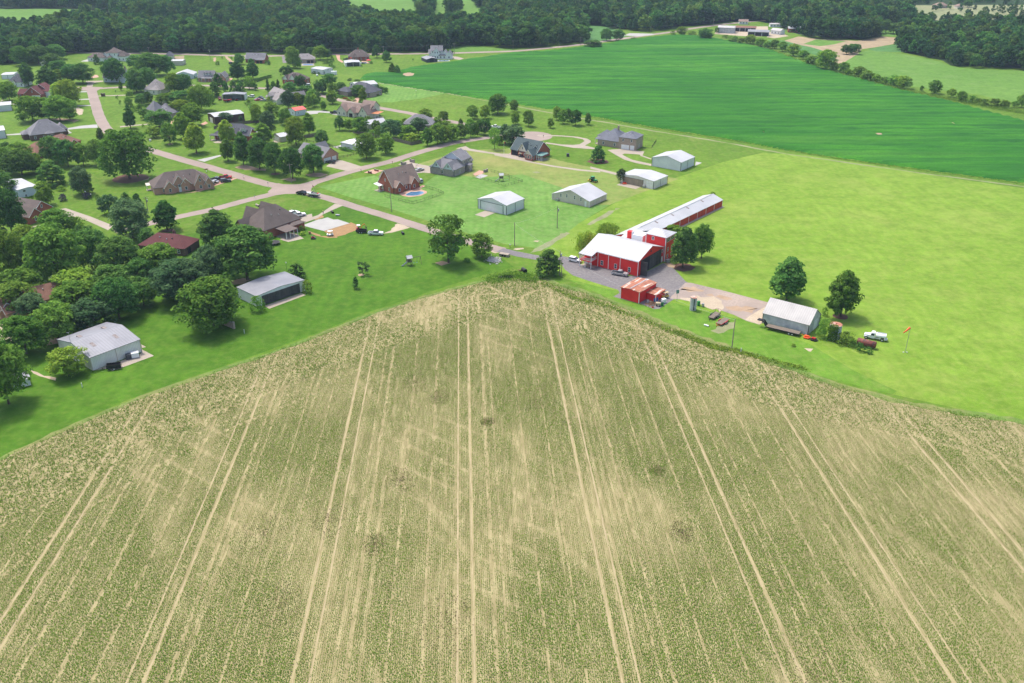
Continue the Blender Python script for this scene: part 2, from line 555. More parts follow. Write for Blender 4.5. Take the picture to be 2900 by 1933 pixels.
def special_mats():
    # streaky rust over old white paint
    m, nt, b = nodes('rust_roof')
    v = pos(nt, True, (1.0, 0.25, 1.0))
    v2 = pos(nt, True, (0.18, 1.0, 1.0))
    r = mixc(nt, noise(nt, v, 1.4, 5.0, 0.65, 0.4, 0.6), (0.38, 0.14, 0.07), (0.24, 0.09, 0.055))
    c = mixc(nt, noise(nt, v2, 0.75, 4.0, 0.6, 0.53, 0.63), r, (0.62, 0.55, 0.48))
    nt.links.new(c, b.inputs['Base Color'])
    b.inputs['Roughness'].default_value = 0.8
    MATS['rust_roof'] = m
    m, nt, b = nodes('rust_tank')
    v = pos(nt, True)
    c = mixc(nt, noise(nt, v, 0.9, 5.0, 0.65, 0.42, 0.6), (0.22, 0.05, 0.035), (0.07, 0.035, 0.03))
    c = mixc(nt, noise(nt, v, 2.2, 4.0, 0.6, 0.6, 0.75), c, (0.36, 0.16, 0.08))
    nt.links.new(c, b.inputs['Base Color'])
    b.inputs['Roughness'].default_value = 0.75
    MATS['rust_tank'] = m
    # sandy stubble soil of the young crop field
    m, nt, b = nodes('crop_soil')
    v = pos(nt)
    vr = pos(nt, sc=(1.0, 0.12, 1.0), rz=0.0517)
    c = mixc(nt, noise(nt, v, 0.03, 5.0, 0.6), (0.265, 0.23, 0.112), (0.225, 0.195, 0.095))
    c = mixc(nt, noise(nt, vr, 1.1, 4.0, 0.65, 0.42, 0.68), c, (0.37, 0.32, 0.17))
    c = mixc(nt, math_n(nt, 'MULTIPLY', noise(nt, v, 3.2, 3.0, 0.7, 0.45, 0.7), 0.35), c, (0.19, 0.145, 0.085))
    nt.links.new(c, b.inputs['Base Color'])
    b.inputs['Roughness'].default_value = 1.0
    b.inputs['Specular IOR Level'].default_value = 0.05
    MATS['crop_soil'] = m
    mat('track_soil', (0.4, 0.33, 0.19), (0.33, 0.27, 0.155), 0.3, 1.0, fine=0.25, obj=False)
    # dark soybean canopy with row texture
    m, nt, b = nodes('soybean_canopy')
    v = pos(nt)
    vs = pos(nt, sc=(0.1, 1.0, 1.0), rz=0.22)
    c = mixc(nt, noise(nt, v, 0.012, 5.0, 0.6, 0.4, 0.6), (0.034, 0.18, 0.009), (0.062, 0.25, 0.014))
    c = mixc(nt, noise(nt, vs, 0.18, 4.0, 0.6), c, (0.014, 0.1, 0.011))
    c = mixc(nt, math_n(nt, 'MULTIPLY', noise(nt, vs, 0.05, 3.0, 0.5, 0.55, 0.72), 0.7), c, (0.09, 0.26, 0.025))
    c = mixc(nt, math_n(nt, 'MULTIPLY', noise(nt, v, 0.9, 4.0, 0.7), 0.55), c, (0.012, 0.08, 0.009))
    nt.links.new(c, b.inputs['Base Color'])
    b.inputs['Roughness'].default_value = 0.9
    b.inputs['Specular IOR Level'].default_value = 0.1
    bp = nt.nodes.new('ShaderNodeBump')
    bp.inputs['Strength'].default_value = 1.0
    bp.inputs['Distance'].default_value = 0.5
    nt.links.new(noise(nt, v, 0.8, 4.0, 0.7, 0.2, 0.8), bp.inputs['Height'])
    nt.links.new(bp.outputs[0], b.inputs['Normal'])
    MATS['soybean_canopy'] = m


special_mats()
ground_mat('grass', (0.085, 0.19, 0.014), (0.13, 0.24, 0.022), (0.26, 0.25, 0.085), rz=0.9, stripes=0.15, pitch=2.4)
ground_mat('grass_deep', (0.055, 0.15, 0.009), (0.085, 0.195, 0.013), (0.16, 0.23, 0.04), rz=-1.02, stripes=0.25, pitch=2.4, dry_lo=0.6, dry_hi=0.85)
ground_mat('grass_lime', (0.15, 0.275, 0.024), (0.2, 0.325, 0.04), (0.3, 0.34, 0.085), rz=0.699, stripes=0.16, pitch=3.4, dry_lo=0.5, dry_hi=0.8, big=0.009)
ground_mat('grass_mid', (0.105, 0.235, 0.02), (0.145, 0.28, 0.03), (0.26, 0.3, 0.08), rz=0.7, stripes=0.12, pitch=2.6)
ground_mat('grass_cool', (0.115, 0.255, 0.04), (0.16, 0.3, 0.065), (0.28, 0.33, 0.13), rz=-0.55, stripes=0.22, pitch=2.6, dry_lo=0.6, dry_hi=0.85)
ground_mat('grass_dry', (0.2, 0.27, 0.06), (0.15, 0.27, 0.05), (0.34, 0.29, 0.12), rz=-0.45, stripes=0.15, pitch=2.6, dry_lo=0.44, dry_hi=0.72)
ground_mat('far_crop', (0.1, 0.225, 0.03), (0.14, 0.27, 0.045), (0.2, 0.28, 0.11), rz=0.3, stripes=0.0, fine=0.2)
ground_mat('far_crop_blue', (0.07, 0.19, 0.045), (0.1, 0.23, 0.06), (0.15, 0.26, 0.12), fine=0.2)
ground_mat('meadow_pale', (0.26, 0.27, 0.14), (0.2, 0.26, 0.12), (0.36, 0.32, 0.2), fine=0.2)
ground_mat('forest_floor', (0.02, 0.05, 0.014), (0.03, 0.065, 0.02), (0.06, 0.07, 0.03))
ground_mat('weedy', (0.1, 0.2, 0.035), (0.16, 0.25, 0.05), (0.34, 0.27, 0.13), dry_lo=0.45, dry_hi=0.65)
ground_mat('plowed', (0.34, 0.265, 0.175), (0.4, 0.31, 0.2), (0.3, 0.26, 0.13), stripes=0.3, fine=0.2)

# ------------------------------------------------------------------ ground and fields
sheet('ground', [(-2600, -300), (2600, -300), (2600, 4200), (-2600, 4200)], 0.0, 'grass', px=False)


def Q(c, *xy):
    return [P(c, xy[k], xy[k + 1]) for k in range(0, len(xy), 2)]


# lawns in differing greens: grass tone, with cloud light and shade partly painted in
sheet('lawn', Q('D', 1236, 598, 1256, 572, 1330, 512, 1420, 462, 1540, 412, 1660, 372, 1752, 350, 1850, 356, 2000, 378, 2180, 408, 2420, 442, 2420, 985, 2352, 968,
                2200, 938, 2050, 905, 1900, 868, 1760, 822, 1640, 782, 1500, 728, 1400, 685, 1320, 648, 1270, 628), 0.004, 'grass_lime')
sheet('lawn', Q('D', 1236, 598, 1300, 640, 1420, 668, 1530, 690, 1620, 715, 1740, 742, 1860, 790, 1960, 850, 2060, 898, 2050, 905, 1900, 868, 1760, 822, 1640, 782, 1500, 728, 1400, 685, 1320, 648, 1270, 628), 0.008, 'grass_mid')
sheet('lawn', Q('D', 730, 428, 860, 402, 950, 440, 1010, 395, 1100, 408, 1200, 400, 1290, 430, 1340, 470, 1400, 470, 1330, 512, 1256, 572, 1160, 560, 1050, 528, 900, 480, 790, 448), 0.004, 'grass_cool')
sheet('lawn', Q('D', 960, 376, 1060, 345, 1180, 340, 1300, 372, 1420, 395, 1500, 402, 1560, 410, 1420, 462, 1400, 470, 1340, 470, 1290, 430, 1200, 400, 1100, 408, 1010, 395), 0.005, 'grass_dry')
sheet('lawn', Q('D', -40, 1080, -40, 830, 40, 760, 200, 700, 330, 560, 600, 500, 790, 470, 1000, 540, 1150, 590, 1180, 612, 1080, 640, 980, 672, 850, 715, 700, 775, 600, 810, 450, 862,
                300, 915, 150, 980, 0, 1052), 0.004, 'grass_deep')
sheet('lawn', Q('z5', 560, 1010, 860, 900, 960, 840, 760, 720, 1150, 790, 1900, 905, 1500, 985, 1000, 1050, 620, 1060), 0.004, 'grass_cool')
# far farmland
sheet('far_field', Q('a', -300, 80, 390, 80, 760, 85, 1040, 118, 1100, 190, 640, 260, 380, 300, -300, 300), 0.004, 'far_crop')
sheet('far_field', [P('b', *q) for q in ((760, -130), (2150, -130), (2140, 120), (1960, 230), (1640, 220), (1380, 180), (900, 150), (740, 60))], 0.004, 'far_crop')
sheet('far_field', Q('c', 640, 225, 860, 240, 1040, 300, 1040, 350, 830, 385, 720, 410, 660, 400), 0.004, 'far_crop_blue')
sheet('far_field', Q('b', 1750, 400, 1900, 400, 2100, 430, 2353, 452, 2353, 468, 2100, 474, 1870, 482, 1740, 485), 0.004, 'far_crop')
sheet('right_field', Q('d', 640, 610, 700, 560, 850, 480, 920, 462, 1220, 492, 1400, 525, 1560, 560, 1700, 612, 1900, 632, 2500, 655, 2500, 985, 2353, 950, 2100, 905, 1900, 862, 1600, 830,
                       1300, 790, 1150, 740, 1000, 690, 860, 660, 760, 650), 0.006, 'far_crop')
sheet('right_field', Q('d', 170, 372, 300, 412, 400, 432, 640, 490, 655, 520, 600, 560, 420, 500, 200, 440, 0, 400, 0, 365), 0.006, 'far_crop_blue')
sheet('plowed_field', Q('d', 150, 372, 280, 333, 440, 352, 820, 374, 1050, 333, 1250, 348, 1238, 388, 1000, 430, 860, 450, 830, 492, 700, 570, 640, 610, 600, 560, 640, 505, 400, 432, 300, 412), 0.008, 'plowed')
sheet('crop_strip', Q('d', 915, 455, 1000, 432, 1225, 398, 1222, 480, 1000, 470), 0.012, 'far_crop_blue')
sheet('crop_strip', Q('d', 325, 402, 440, 360, 720, 376, 610, 405, 480, 422), 0.012, 'far_crop')
sheet('meadow', [(2560, 14), (3150, 12), (3150, 70), (2800, 66), (2680, 62), (2600, 45)], 0.006, 'meadow_pale')
sheet('meadow', Q('d', 1040, 285, 1260, 285, 1290, 335, 1050, 330), 0.006, 'far_crop')

# soybean field: a waist-high canopy with a real edge
SOY = (Q('b', 968, 708, 1000, 690, 1080, 672, 1200, 668, 1340, 668, 1345, 650, 1400, 628, 1600, 598, 1800, 570, 2000, 538, 2130, 520, 2353, 488) +
       Q('c', 130, 482, 350, 465, 550, 444, 800, 412, 1100, 362, 1400, 330, 1560, 322, 1750, 335, 1900, 357, 2100, 395, 2353, 452) +
       Q('d', 200, 525, 450, 612, 700, 690, 900, 740, 1200, 822, 1400, 868, 1700, 940, 2000, 1020, 2353, 1110) +
       [(3080, 390), (3080, 548)] + Q('D', 2352, 418, 2200, 398, 2050, 378, 1900, 357, 1800, 342, 1700, 322, 1600, 305, 1500, 290, 1400, 272, 1300, 255) +
       Q('z5', 1900, 892, 1600, 848, 1300, 802, 1000, 752, 780, 722, 620, 690, 520, 672))
soy_xy = [G(p) for p in SOY]


def soybean():
    ax = np.array([[p.x, p.y] for p in soy_xy])
    x0, y0 = ax.min(0) - 5
    x1, y1 = ax.max(0) + 5
    st = 2.5
    xs, ys = np.arange(x0, x1, st), np.arange(y0, y1, st)
    X, Y = np.meshgrid(xs, ys, indexing='ij')
    ins = in_poly(X, Y, [tuple(p) for p in ax])
    bare = vnoise(X, Y, 7, 5) * 0.6 + vnoise(X, Y, 3, 6) * 0.4
    holes = np.zeros_like(ins)
    for (c, x, y, r) in (('z5', 1280, 592, 5.5), ('h', 2250, 362, 2.2), ('D', 2020, 307, 2.2), ('D', 2191, 282, 2.0), ('D', 1755, 303, 2.0)):
        q = PG(c, x, y)
        holes |= ((X - q.x) ** 2 + ((Y - q.y) * 0.55) ** 2) < (r * (0.7 + 0.6 * bare)) ** 2
    Z = 0.62 + 0.45 * vnoise(X, Y, 5, 1) + 0.3 * vnoise(X, Y, 2.6, 2)
    Z += 0.12 * np.sin(X * 0.4 + Y * 1.9)
    Z = np.where(ins & ~holes, Z, -0.12)
    n, k = X.shape
    V = np.stack([X, Y, Z], -1).reshape(-1, 3)
    idx = np.arange(n * k).reshape(n, k)
    F = np.stack([idx[:-1, :-1], idx[1:, :-1], idx[1:, 1:], idx[:-1, 1:]], -1).reshape(-1, 4)
    keep = (V[F][:, :, 2] > 0).any(1)
    me = np_mesh('soybean_field', V, F[keep])
    me.polygons.foreach_set('use_smooth', [True] * len(me.polygons))
    o = link('soybean_field', me, 'soybean_canopy')
    tag(o, 'dark green soybean canopy covering the long sloping field', 'crop', kind='stuff')


soybean()
for (c, x, y, r) in (('z5', 1280, 592, 5.5), ('h', 2250, 362, 3), ('D', 2020, 307, 3), ('D', 2191, 282, 2.8), ('D', 1755, 303, 2.8)):
    q = PG(c, x, y)
    sheet('bare_spot', [(q.x + r * 1.3 * math.cos(t) * random.uniform(.8, 1.1), q.y + 2 * r * math.sin(t) * random.uniform(.8, 1.1)) for t in [k * math.tau / 14 for k in range(14)]],
          0.016, 'bare_earth', px=False)
ribbon('field_margin', smooth_line([G(p) for p in Q('z5', 500, 690, 620, 700, 780, 730, 1000, 762, 1300, 812, 1600, 858, 1900, 902) + Q('D', 1300, 265, 1400, 282, 1500, 300, 1600, 316, 1700, 333, 1800, 352, 1900, 366, 2050, 388, 2200, 408, 2400, 434)], 4),
       1.6, 0.012, 'meadow_pale', jit=0.6)

# ------------------------------------------------------------------ foreground field of young crop rows
EDGE_L = [P('D', *q) for q in ((-160, 1128), (0, 1053), (150, 985), (300, 922), (450, 868), (600, 818), (740, 766), (850, 722), (940, 692), (1020, 668), (1100, 648), (1180, 634))]
EDGE_R = [P('D', *q) for q in ((1180, 634), (1240, 640), (1310, 660), (1400, 690), (1480, 724), (1560, 757), (1640, 786), (1760, 825), (1900, 876), (2050, 917), (2200, 945), (2352, 968), (2560, 1000))]
FIELD = [tuple(G(p)) for p in EDGE_L + EDGE_R[1:]] + [(260, 60), (-260, 60)]
sheet('crop_field', FIELD, 0.006, 'crop_soil', px=False)
ROW = Vector((-0.0517, 1.0)).normalized()
ACR = Vector((ROW.y, -ROW.x))
B0 = PG('D', 1070, 1560).dot(ACR)
INNER = [tuple(G(p)) for p in Q('S', -250, 1600, 0, 1480, 300, 1330, 500, 1232, 700, 1140, 900, 1052, 1100, 985, 1200, 952, 1295, 927, 1387, 893, 1465, 880, 1540, 906, 1676, 964, 1778, 1005,
                                1900, 1058, 2100, 1128, 2350, 1195, 2900, 1300, 3150, 1340)] + [(260, 60), (-260, 60)]
TRAM = [B0 + k * 27.6 + s for k in range(-6, 7) for s in (-1.45, 1.45)]
WEAK = [B0 + (k + 0.5) * 27.6 + s for k in range(-6, 7) for s in (-6.5, 0.3)] + [B0 + k * 27.6 + s for k in range(-6, 7) for s in (5.2, -7.4)]

# headland passes and turning arcs (survey polylines): bare wheelings
ARCS = [Q('x7', 30, 520, 20, 440, 20, 340, 60, 270, 140, 230, 240, 260, 290, 310),
        Q('x7', -20, 470, -20, 380, 10, 300, 60, 250, 140, 210, 260, 235, 330, 300),
        Q('x7', 60, 400, 75, 330, 130, 300, 200, 300, 230, 340),
        Q('x7', 420, 370, 400, 270, 420, 200, 480, 160, 560, 160, 640, 200), Q('x7', 470, 370, 450, 280, 460, 220, 510, 185),
        Q('x7', 830, 340, 815, 260, 860, 210, 960, 180, 1060, 200), Q('x7', 780, 350, 820, 320, 830, 270),
        Q('x7', -200, 470, 100, 380, 400, 300, 620, 250, 800, 240, 960, 180),
        Q('x7', -250, 420, 60, 330, 330, 260, 560, 210, 720, 235),
        Q('x7', 960, 180, 1250, 230, 1500, 310, 1750, 420, 2000, 520, 2353, 660, 2700, 780),
        Q('x7', 1000, 210, 1240, 270, 1480, 370, 1700, 460, 1950, 560, 2250, 690, 2650, 840),
        Q('x7', 1040, 280, 1300, 380, 1600, 500, 1820, 600, 2050, 700, 2353, 830, 2700, 950),
        Q('x7', 1130, 340, 1120, 260, 1180, 240, 1190, 310), Q('x7', 1280, 500, 1300, 430, 1340, 440, 1350, 500),
        Q('D', 2100, 1000, 2200, 1030, 2352, 1075, 2500, 1120), Q('D', 1700, 905, 1900, 960, 2100, 1010, 2352, 1060),
        Q('D', -40, 1140, 150, 1060, 330, 985, 500, 920, 640, 865, 780, 815, 900, 775),
        Q('D', -40, 1170, 160, 1088, 350, 1005, 520, 940, 680, 880, 830, 830),
        Q('D', -40, 1230, 140, 1140, 300, 1060, 480, 985, 640, 915, 820, 850),
        Q('D', 0, 1330, 90, 1250, 200, 1170, 330, 1090, 470, 1010, 600, 955, 720, 905)]
ARC_XY = [smooth_line([G(p) for p in q], 8) for q in ARCS]


def crop_rows():
    pts = []
    # straight rows of the inner field
    A = np.arange(98, 330, 0.235)
    Bk = np.arange(-620, 620) * 0.381
    a, b = np.meshgrid(A, Bk)
    a = a + rng.uniform(-0.09, 0.09, a.shape)
    b = b + rng.normal(0, 0.018, a.shape)
    X = a * ROW.x + b * ACR.x
    Y = a * ROW.y + b * ACR.y
    px, py = to_px(X, Y)
    vis = (px > -120) & (px < 3020) & (py < 2010)
    X, Y, b = X[vis], Y[vis], b[vis]
    ins = in_poly(X, Y, INNER)
    X, Y, b = X[ins], Y[ins], b[ins]
    dens = np.ones(len(X))
    for t in TRAM:
        dens[np.abs(b - t) < 0.31] = 0.08
    for t in WEAK:
        dens[np.abs(b - t) < 0.25] *= 0.4
    pts.append((X, Y, dens))
    # headland rows follow the field edge
    eL = np.array([list(G(p)) for p in EDGE_L])
    eR = np.array([list(G(p)) for p in EDGE_R])
    n = 760000
    X = rng.uniform(-190, 210, n)
    Y = rng.uniform(95, 300, n)
    m = in_poly(X, Y, FIELD) & ~in_poly(X, Y, INNER)
    X, Y = X[m], Y[m]
    best = np.full(len(X), 1e9)
    nx = np.zeros(len(X))
    ny = np.zeros(len(X))
    for e in (eL, eR):
        for i in range(len(e) - 1):
            d = e[i + 1] - e[i]
            L2 = d @ d
            t = np.clip(((X - e[i, 0]) * d[0] + (Y - e[i, 1]) * d[1]) / L2, 0, 1)
            qx, qy = X - e[i, 0] - t * d[0], Y - e[i, 1] - t * d[1]
            r = np.hypot(qx, qy)
            u = r < best
            best[u] = r[u]
            nx[u], ny[u] = (qx / np.maximum(r, 1e-6))[u], (qy / np.maximum(r, 1e-6))[u]
    sn = np.round(best / 0.381) * 0.381 - best
    X, Y = X + nx * sn, Y + ny * sn
    dens = np.where(best < 0.9, 0.45, 1.0)
    bb = X * ACR.x + Y * ACR.y
    for t in TRAM:
        dens[np.abs(bb - t) < 0.35] *= 0.4
    pts.append((X, Y, dens))
    X = np.concatenate([p[0] for p in pts])
    Y = np.concatenate([p[1] for p in pts])
    D = np.concatenate([p[2] for p in pts])
    head = np.concatenate([np.full(len(p[0]), i * 1.0) for i, p in enumerate(pts)])
    for line in ARC_XY:
        pl = np.array([[q.x, q.y] for q in line])
        near = (X > pl[:, 0].min() - 2) & (X < pl[:, 0].max() + 2) & (Y > pl[:, 1].min() - 2) & (Y < pl[:, 1].max() + 2)
        ix = np.where(near)[0]
        if not len(ix):
            continue
        dd = np.full(len(ix), 1e9)
        for q in pl:
            dd = np.minimum(dd, (X[ix] - q[0]) ** 2 + (Y[ix] - q[1]) ** 2)
        hit = dd < 0.55 ** 2
        D[ix[hit]] *= 0.3
    b_all = X * ACR.x + Y * ACR.y + 400
    # patchy emergence
    k = 0.5 + 0.12 * head + 0.8 * vnoise(X, Y, 26, 11) + 0.55 * vnoise(X, Y * 0.6, 8, 12) + 0.18 * vnoise(X, Y, 2.2, 13) - 0.28
    k += 0.10 * np.clip((-X - 5) / 90, -0.9, 0.7) - 0.14 * np.clip((X - 30) / 60, 0, 1) * (Y < 215)
    band = vnoise(X * 0.9 + Y * 0.5, Y * 0.05 - X * 0.05, 3.2, 14)
    k -= 0.45 * np.clip(band - 0.72, 0, 1) * 3
    d2 = (PG('D', 800, 1310) - PG('D', 430, 1110)).normalized()
    c2 = -X * d2.y + Y * d2.x
    ph = (c2 + 1.5 * vnoise(X, Y, 14, 31)) / 7.3
    fr = np.abs(ph - np.floor(ph) - 0.5)
    k -= 0.5 * np.clip(1 - fr / 0.13, 0, 1) * np.clip(vnoise(X, Y, 19, 32) * 3 - 1.1, 0, 1) * np.clip((25 - X) / 20, 0, 1)
    st = (b_all / 0.762 + 60).astype(int)
    k -= 0.5 * (np.random.default_rng(5).random(4000)[np.clip(st, 0, 3999)] ** 3) * (vnoise(X, Y * 0.2, 6, 33) > 0.4)
    D = D * np.clip(k + 0.3, 0.05, 1.0)
    # gaps run along single rows, so stands read as rows
    al = X * ROW.x + Y * ROW.y
    rown = np.where(head > 0.5, vnoise(X, Y, 0.45, 41), vnoise(b_all / 0.381 * 3.7, al / 1.1, 1.0, 42))
    keep = 0.55 * rown + 0.45 * rng.random(len(X)) < 0.12 + 0.8 * D
    keep &= D > 0.12 * rng.random(len(X))
    X, Y, K = X[keep], Y[keep], np.clip(k[keep], 0.3, 1.15)
    n = len(X)
    # each clump: three small leaf blades around the row
    V = np.zeros((n, 2, 4, 3), np.float32)
    for j in range(2):
        ang = rng.uniform(0, math.tau, n)
        tilt = rng.uniform(0.15, 0.85, n)
        L = rng.uniform(0.17, 0.25, n) * (0.42 + 0.78 * K)
        Wd = L * rng.uniform(0.55, 0.8, n)
        ox, oy = rng.normal(0, 0.022, n), rng.normal(0, 0.06, n)
        ca, sa = np.cos(ang), np.sin(ang)
        dx, dy, dz = ca * np.cos(tilt), sa * np.cos(tilt), np.sin(tilt)
        hx, hy = -sa, ca
        z0 = rng.uniform(0.02, 0.12, n)
        for c4, (s, t) in enumerate(((0, 0), (0.55, -0.5), (1, 0), (0.55, 0.5))):
            V[:, j, c4, 0] = X + ox + dx * L * s + hx * Wd * t
            V[:, j, c4, 1] = Y + oy + dy * L * s + hy * Wd * t
            V[:, j, c4, 2] = 0.01 + z0 + dz * L * s
    F = np.arange(n * 8).reshape(-1, 4)
    o = link('young_crop', np_mesh('young_crop', V.reshape(-1, 3), F), leaf_mat('crop_leaf', (0.075, 0.15, 0.016), (0.155, 0.25, 0.034), 0.4, 0.0))
    tag(o, 'young green crop plants in narrow rows across the sandy field', 'crop', kind='stuff')
    return n


N_CROP = crop_rows()
for t in TRAM:
    a = [ROW * s + ACR * t for s in np.arange(90, 330, 2.0)]
    a = [p for p in a if in_poly(p.x, p.y, FIELD)][:-4]
    if len(a) > 3:
        ribbon('wheel_track', a, 0.2, 0.010, 'track_soil', jit=0.12)


def dark_patches():
    V = []
    for (c, x, y, rx, ry) in (('D', 755, 1195, 7, 9), ('D', 605, 1222, 8, 10), ('D', 645, 1388, 6, 9), ('D', 1025, 1432, 8, 11), ('D', 920, 1102, 6, 7), ('D', 860, 1250, 4, 5), ('D', 1490, 917, 9, 12),
                              ('D', 955, 878, 6, 8), ('D', 1010, 912, 4, 6), ('D', 1240, 925, 7, 9), ('D', 1565, 1222, 4, 5), ('D', 1120, 968, 3, 3), ('D', 1870, 1545, 8, 10), ('D', 1510, 1080, 3, 3)):
        q = PG(c, x, y)
        n = 420
        r = np.sqrt(rng.random(n)) ** 1.4
        t = rng.uniform(0, math.tau, n)
        X, Y = q.x + r * np.cos(t) * rx * 0.62, q.y + r * np.sin(t) * ry * 0.75
        a = rng.uniform(0, math.tau, n)
        L = rng.uniform(0.1, 0.3, n)
        for k in range(n):
            d = Vector((math.cos(a[k]), math.sin(a[k]), 0)) * L[k]
            h = Vector((-d.y, d.x, 0)) * 0.4
            p = Vector((X[k], Y[k], 0.05))
            V += [p, p + d * 0.5 + h, p + d + Vector((0, 0, 0.1)), p + d * 0.5 - h]
    o = link('dead_weeds', np_mesh('dead_weeds', np.array([list(p) for p in V]), np.arange(len(V)).reshape(-1, 4)),
             leaf_mat('dead_leaf', (0.07, 0.055, 0.03), (0.17, 0.13, 0.07), 0.1, 0.0))
    tag(o, 'dark withered weed patches scattered through the young crop rows', 'weeds', kind='stuff')


dark_patches()

# rough grass margins around the field
ribbon('field_margin', smooth_line([G(p) for p in EDGE_L], 6), 1.5, 0.011, 'weedy', jit=0.5)
ribbon('field_margin', smooth_line([G(p) for p in EDGE_R], 6), 2.6, 0.011, 'weedy', jit=0.8)

# ------------------------------------------------------------------ roads, drives, pads
def road(name, pts, w, z, m='chip_road', jit=0.16, n=6, w1=None):
    return ribbon(name, smooth_line([G(p) for p in pts], n), w, z, m, jit=jit, w1=w1)


J = P('f', 1300, 1305)
ROADS = dict(
    r1=Q('z2', 520, 1105) + Q('e', 1020, 215, 1040, 300, 1072, 410, 1110, 520, 1165, 620, 1240, 705, 1350, 770, 1500, 828, 1700, 890, 1960, 968) + Q('f', 300, 1052, 600, 1140, 900, 1228, 1120, 1280) + [J],
    r2=[J] + Q('f', 1050, 1372, 800, 1432, 500, 1512) + Q('i', 2352, 562, 1960, 645, 1700, 705, 1400, 775, 1270, 800),
    r3=[J] + Q('f', 1520, 1242, 1800, 1155, 2100, 1072) + Q('g', 392, 1012, 600, 945, 800, 885, 1100, 805, 1400, 755, 1560, 735, 1720, 715),
    r4=[J] + Q('j', 1500, 388, 1700, 440, 2000, 535) + Q('k', 400, 838, 800, 968, 1200, 1088, 1500, 1168, 1650, 1208),
    r5=[P('z2', 130, 1118), P('z2', 480, 1108), P('z2', 1260, 1062), P('z3', 780, 1030), P('z3', 1480, 1045), P('z4', 230, 1010), P('z4', 450, 1015), (800, 251), (846, 252), (880, 258)] +
       Q('y1', 330, 290, 700, 390, 1200, 500, 1620, 575, 2352, 705) + [(1185, 326), (1297, 347), (1350, 356), (1392, 368)],
    r6=Q('a', -60, 478, 650, 482, 1400, 490, 2000, 506, 2353, 514) + Q('b', 300, 508, 700, 498, 1200, 494, 1600, 490, 2000, 480, 2353, 468) + Q('c', 200, 452, 650, 405, 950, 362, 1240, 322, 1500, 288, 1640, 262, 1900, 226, 2180, 197, 2400, 180))
road('street', ROADS['r1'], 6.3, 0.020)
road('street', ROADS['r2'], 5.6, 0.024)
road('street', ROADS['r3'], 6.0, 0.028)
road('street', ROADS['r4'], 5.6, 0.032)
road('street', ROADS['r5'], 5.6, 0.018)
road('road', ROADS['r6'], 7.5, 0.022)
# flared corners of the junction and the turning circle
jc = G(J)
sheet('street', [G(P('f', *q)) for q in ((1010, 1345), (1060, 1300), (1045, 1262), (1130, 1248), (1180, 1258), (1270, 1262), (1370, 1258), (1440, 1240), (1530, 1215), (1560, 1262), (1500, 1300), (1492, 1330), (1530, 1370),
                                          (1600, 1400), (1520, 1410), (1420, 1378), (1330, 1365), (1200, 1368), (1080, 1385))], 0.036, 'chip_road', px=False)
cc = PG('y4', 475, 248)
sheet('turning_circle', [(cc.x + 11.5 * math.cos(k * math.tau / 28), cc.y + 11.5 * math.sin(k * math.tau / 28)) for k in range(28)], 0.036, 'chip_road', px=False)
sheet('street', Q('z2', 110, 1060, 500, 1060, 720, 1068, 640, 1120, 580, 1150, 590, 1240, 420, 1250, 370, 1150, 240, 1140, 110, 1130), 0.030, 'chip_road')
road('driveway', Q('k', 1630, 1205, 1850, 1255, 2100, 1300) + Q('p', 2000, 650), 4.6, 0.038, 'asphalt')
# barn yard
sheet('yard', Q('l', 310, 905, 360, 880, 440, 895, 560, 965, 640, 1005, 760, 990, 900, 1025, 1090, 1100, 1210, 1100, 1480, 960, 1560, 985, 1620, 1040, 1735, 1165, 1780, 1185, 1600, 1360, 1440, 1465, 1380, 1470, 1230, 1410, 1010, 1355, 930, 1330,
                1000, 1290, 980, 1255, 800, 1200, 640, 1150, 480, 1095, 390, 1030, 350, 960), 0.030, 'asphalt')
sheet('yard', Q('m', 760, 262, 800, 262, 1080, 330, 1400, 415, 1350, 470, 1330, 560, 1310, 572, 1215, 545, 1120, 500, 1010, 462, 900, 430, 840, 410, 720, 385, 640, 380), 0.034, 'old_asphalt')
sheet('bare_soil', rag(Q('m', 715, 380, 790, 368, 860, 355, 920, 372, 990, 365, 1030, 410, 1055, 450, 1035, 472, 960, 452, 880, 425, 800, 405), 0.6, 1.5), 0.038, 'gravel_pale', px=False)
sheet('bare_soil', rag(Q('m', 900, 345, 1000, 350, 1120, 385, 1060, 395, 960, 362), 0.6, 1.5), 0.039, 'bare_earth', px=False)
sheet('bare_soil', rag(Q('m', 1060, 440, 1180, 430, 1300, 450, 1240, 480, 1120, 470), 0.6, 1.5), 0.039, 'bare_earth', px=False)
sheet('bare_soil', rag(Q('m', 720, 300, 820, 290, 900, 320, 800, 330), 0.6, 1.5), 0.039, 'bare_earth', px=False)
sheet('bare_soil', Q('m', 1200, 535, 1250, 500, 1350, 440, 1370, 470, 1330, 560, 1305, 572), 0.038, 'gravel_pale')
sheet('bare_soil', Q('l', 1490, 960, 1560, 955, 1620, 985, 1600, 1010, 1540, 1000), 0.034, 'bare_earth')
